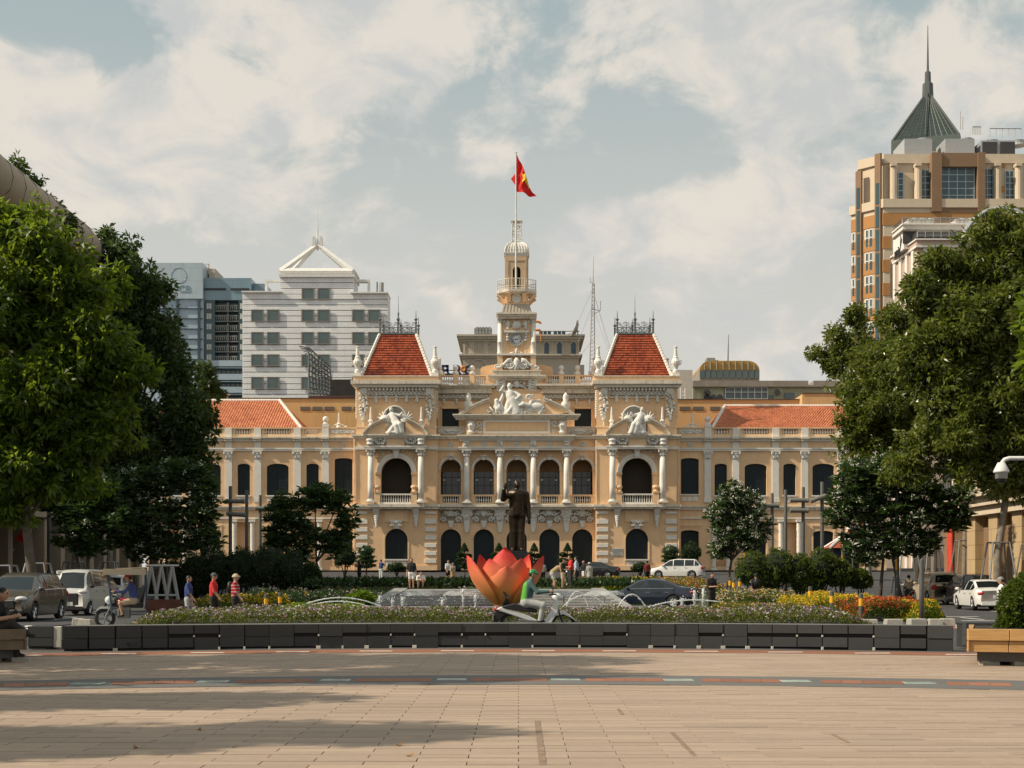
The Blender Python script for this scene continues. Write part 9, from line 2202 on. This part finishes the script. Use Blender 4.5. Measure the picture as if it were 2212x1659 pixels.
STRP=bpy.data.materials.new('cloth_red_stripes');STRP.use_nodes=True;N,L=STRP.node_tree.nodes,STRP.node_tree.links;g=N.new('ShaderNodeNewGeometry');sp=N.new('ShaderNodeSeparateXYZ');L.new(g.outputs['Position'],sp.inputs[0]);k1=N.new('ShaderNodeMath');k1.operation='PINGPONG';k1.inputs[1].default_value=.055;L.new(sp.outputs[2],k1.inputs[0]);cr=N.new('ShaderNodeValToRGB');cr.color_ramp.interpolation='CONSTANT';cr.color_ramp.elements[0].color=(.36,.02,.025,1);cr.color_ramp.elements[1].position=.044;cr.color_ramp.elements[1].color=(.6,.56,.52,1);L.new(k1.outputs[0],cr.inputs[0]);L.new(cr.outputs[0],N['Principled BSDF'].inputs['Base Color']);N['Principled BSDF'].inputs['Roughness'].default_value=.85
person('person in a navy T-shirt and pale shorts walking right, leftmost of three',G0(407,47),0,1.60,WALK,CBLUE,CGREY,0,0)
person('person in a red shirt and grey cap walking behind the lilac flowers',G0(461,47),0,1.68,WALK,CRED,CDK,0,0,cl('grey_cap',(.09,.09,.08)),skin=SKIN2)
person('person in a red striped shirt and sun hat with a dark backpack',G0(508,47),0,1.65,WALK,STRP,CDK,0,0,CBEI,'brim',('pack',),SKIN2)
GRN1=bpy.data.materials.new('cloth_green_jacket');GRN1.use_nodes=True;N,L=GRN1.node_tree.nodes,GRN1.node_tree.links;g=N.new('ShaderNodeTexCoord');sp=N.new('ShaderNodeSeparateXYZ');L.new(g.outputs['Object'],sp.inputs[0]);cr=N.new('ShaderNodeValToRGB');L.new(sp.outputs[0],cr.inputs[0]);mrr=N.new('ShaderNodeMapRange');mrr.inputs[1].default_value= -.45;mrr.inputs[2].default_value=.05;L.new(sp.outputs[0],mrr.inputs[0]);L.new(mrr.outputs[0],cr.inputs[0]);e=cr.color_ramp.elements;e[0].color=(.09,.34,.035,1);e[1].color=(.06,.12,.115,1);e[1].position=.42;e[0].position=.36;L.new(cr.outputs[0],N['Principled BSDF'].inputs['Base Color']);N['Principled BSDF'].inputs['Roughness'].default_value=.8
person('scooter rider in a green jacket, grey trousers and green helmet',(SCX-.02,SCY,.10),0,1.74,RIDE,GRN1,CGREY,1,1,M('green_helmet',(.02,.19,.05),.25,var=0,coat=.6),res=.017,fat=1.26)
person('rider in a blue jacket and red cap on the cargo tricycle',(X_(262,CY)+.12,CY+.05,.08),196,1.66,RIDE,cl('denim_blue',(.06,.08,.24)),CBEI,1,0,CRED)
person('person in black sitting on the left planter looking at a phone',(X_(-14,25.4),25.5,.10), -8,1.72,SIT,CK_,CDK,0,1,res=.017)
person('rider in a tan shirt and dark helmet seen from behind',(X_(1962,80),80,.06),91,1.66,RIDE,CBEI,CDK,1,1,CK_)
YT_=73.5
person('person in a black top and white shorts on the fountain terrace',at(889,1272.5,YT_), -95,1.60,STAND,CK_,CW,0,0,None,'long')
person('person in white crouching beside the person in white shorts',at(908,1272.5,YT_), -80,1.60,SQUAT,CW,CDK,0,0)
person('bending person in a tan shirt and shorts behind the fountain',at(1197,1272.5,YT_),10,1.66,BEND,CTAN,CGREY,1,0)
person('person in a dark top and beige shorts looking down',at(1216,1272,YT_), -20,1.56,LOOK,CK_,CBEI,0,0)
person('person in a red shirt looking at a phone among other people',at(1233,1270,YT_+1),190,1.72,LOOK,CRED,CDK,0,1,None,'short',('bag',))
person('person in a light blue shirt behind the person in a red shirt',at(1245,1266,78),170,1.62,STAND,CLB,CDK,0,1)
person('person in a white shirt and black shorts walking near the left doors',at(968,1260,106), -60,1.74,WALK,CW,CK_,0,0)
person('person in a tan dress beside the person in white',at(978,1262,104), -60,1.60,WALK,CBEI,CTAN,0,2,None,'long')
person('person in dark clothes half hidden by the right lotus petal',at(1172,1262,100), -90,1.62,STAND,CGREY,CK_,0,1,None,'long')
person('person in black and a pink helmet by the parked motorbike',at(1261,1260,106),200,1.66,STAND,CK_,CW,1,0,cl('pink_helmet',(.5,.2,.24)))
person('person in a pale grey dress and white helmet facing the doors',at(1273,1263,104),100,1.62,STAND,CGREY,CGREY,1,2,CW)
person('photographer in a navy top and white trousers by the left pavilion',at(823,1252,110),60,1.56,PHOTO,CBLUE,CW,0,1)
person('person in a dark red shirt standing at the white people carrier',at(1398,1260,108),100,1.72,STAND,cl('dark_red',(.16,.02,.02)),CK_,0,1)
person('person in a black T-shirt beside the tail of the navy car',G0(1537,63), -60,1.74,LOOK,CK_,CDK,0,1)
person('person in black with a backpack walking away on the right path',G0(1633,70),95,1.72,WALK,CK_,CBEI,0,0,None,'short',('pack',))
person('person in black taking a photo among the flowers left of the lotus',at(776,1262,95),30,1.58,PHOTO,CK_,CK_,1,1,None,'long')
person('person in a yellow shirt walking on the right pavement',G0(1996,96), -90,1.74,WALK,cl('yellow',(.62,.42,.03)),CDK,0,1)
person('person in white beside the person in yellow',G0(2005,95), -90,1.62,WALK,CW,CK_,0,1)
person('person in black at the stone building on the right',G0(2116,87),60,1.64,STAND,CK_,CK_,0,1,None,'long')
person('person in white behind the planter bush at the right edge',G0(2163,44),170,1.55,STAND,CW,CDK,0,1,cl('grey_hair',(.25,.24,.23)))
m=MB().box(-.04,.04, -.006,.006, -.075,.075);o=m.build('mobile_phone',BLKP);o.location=(X_(-14,25.4)+.36,25.42,.90);o.rotation_euler=(0,R(50),0);tag(o,'mobile phone in the hand of the person on the left planter','phone')
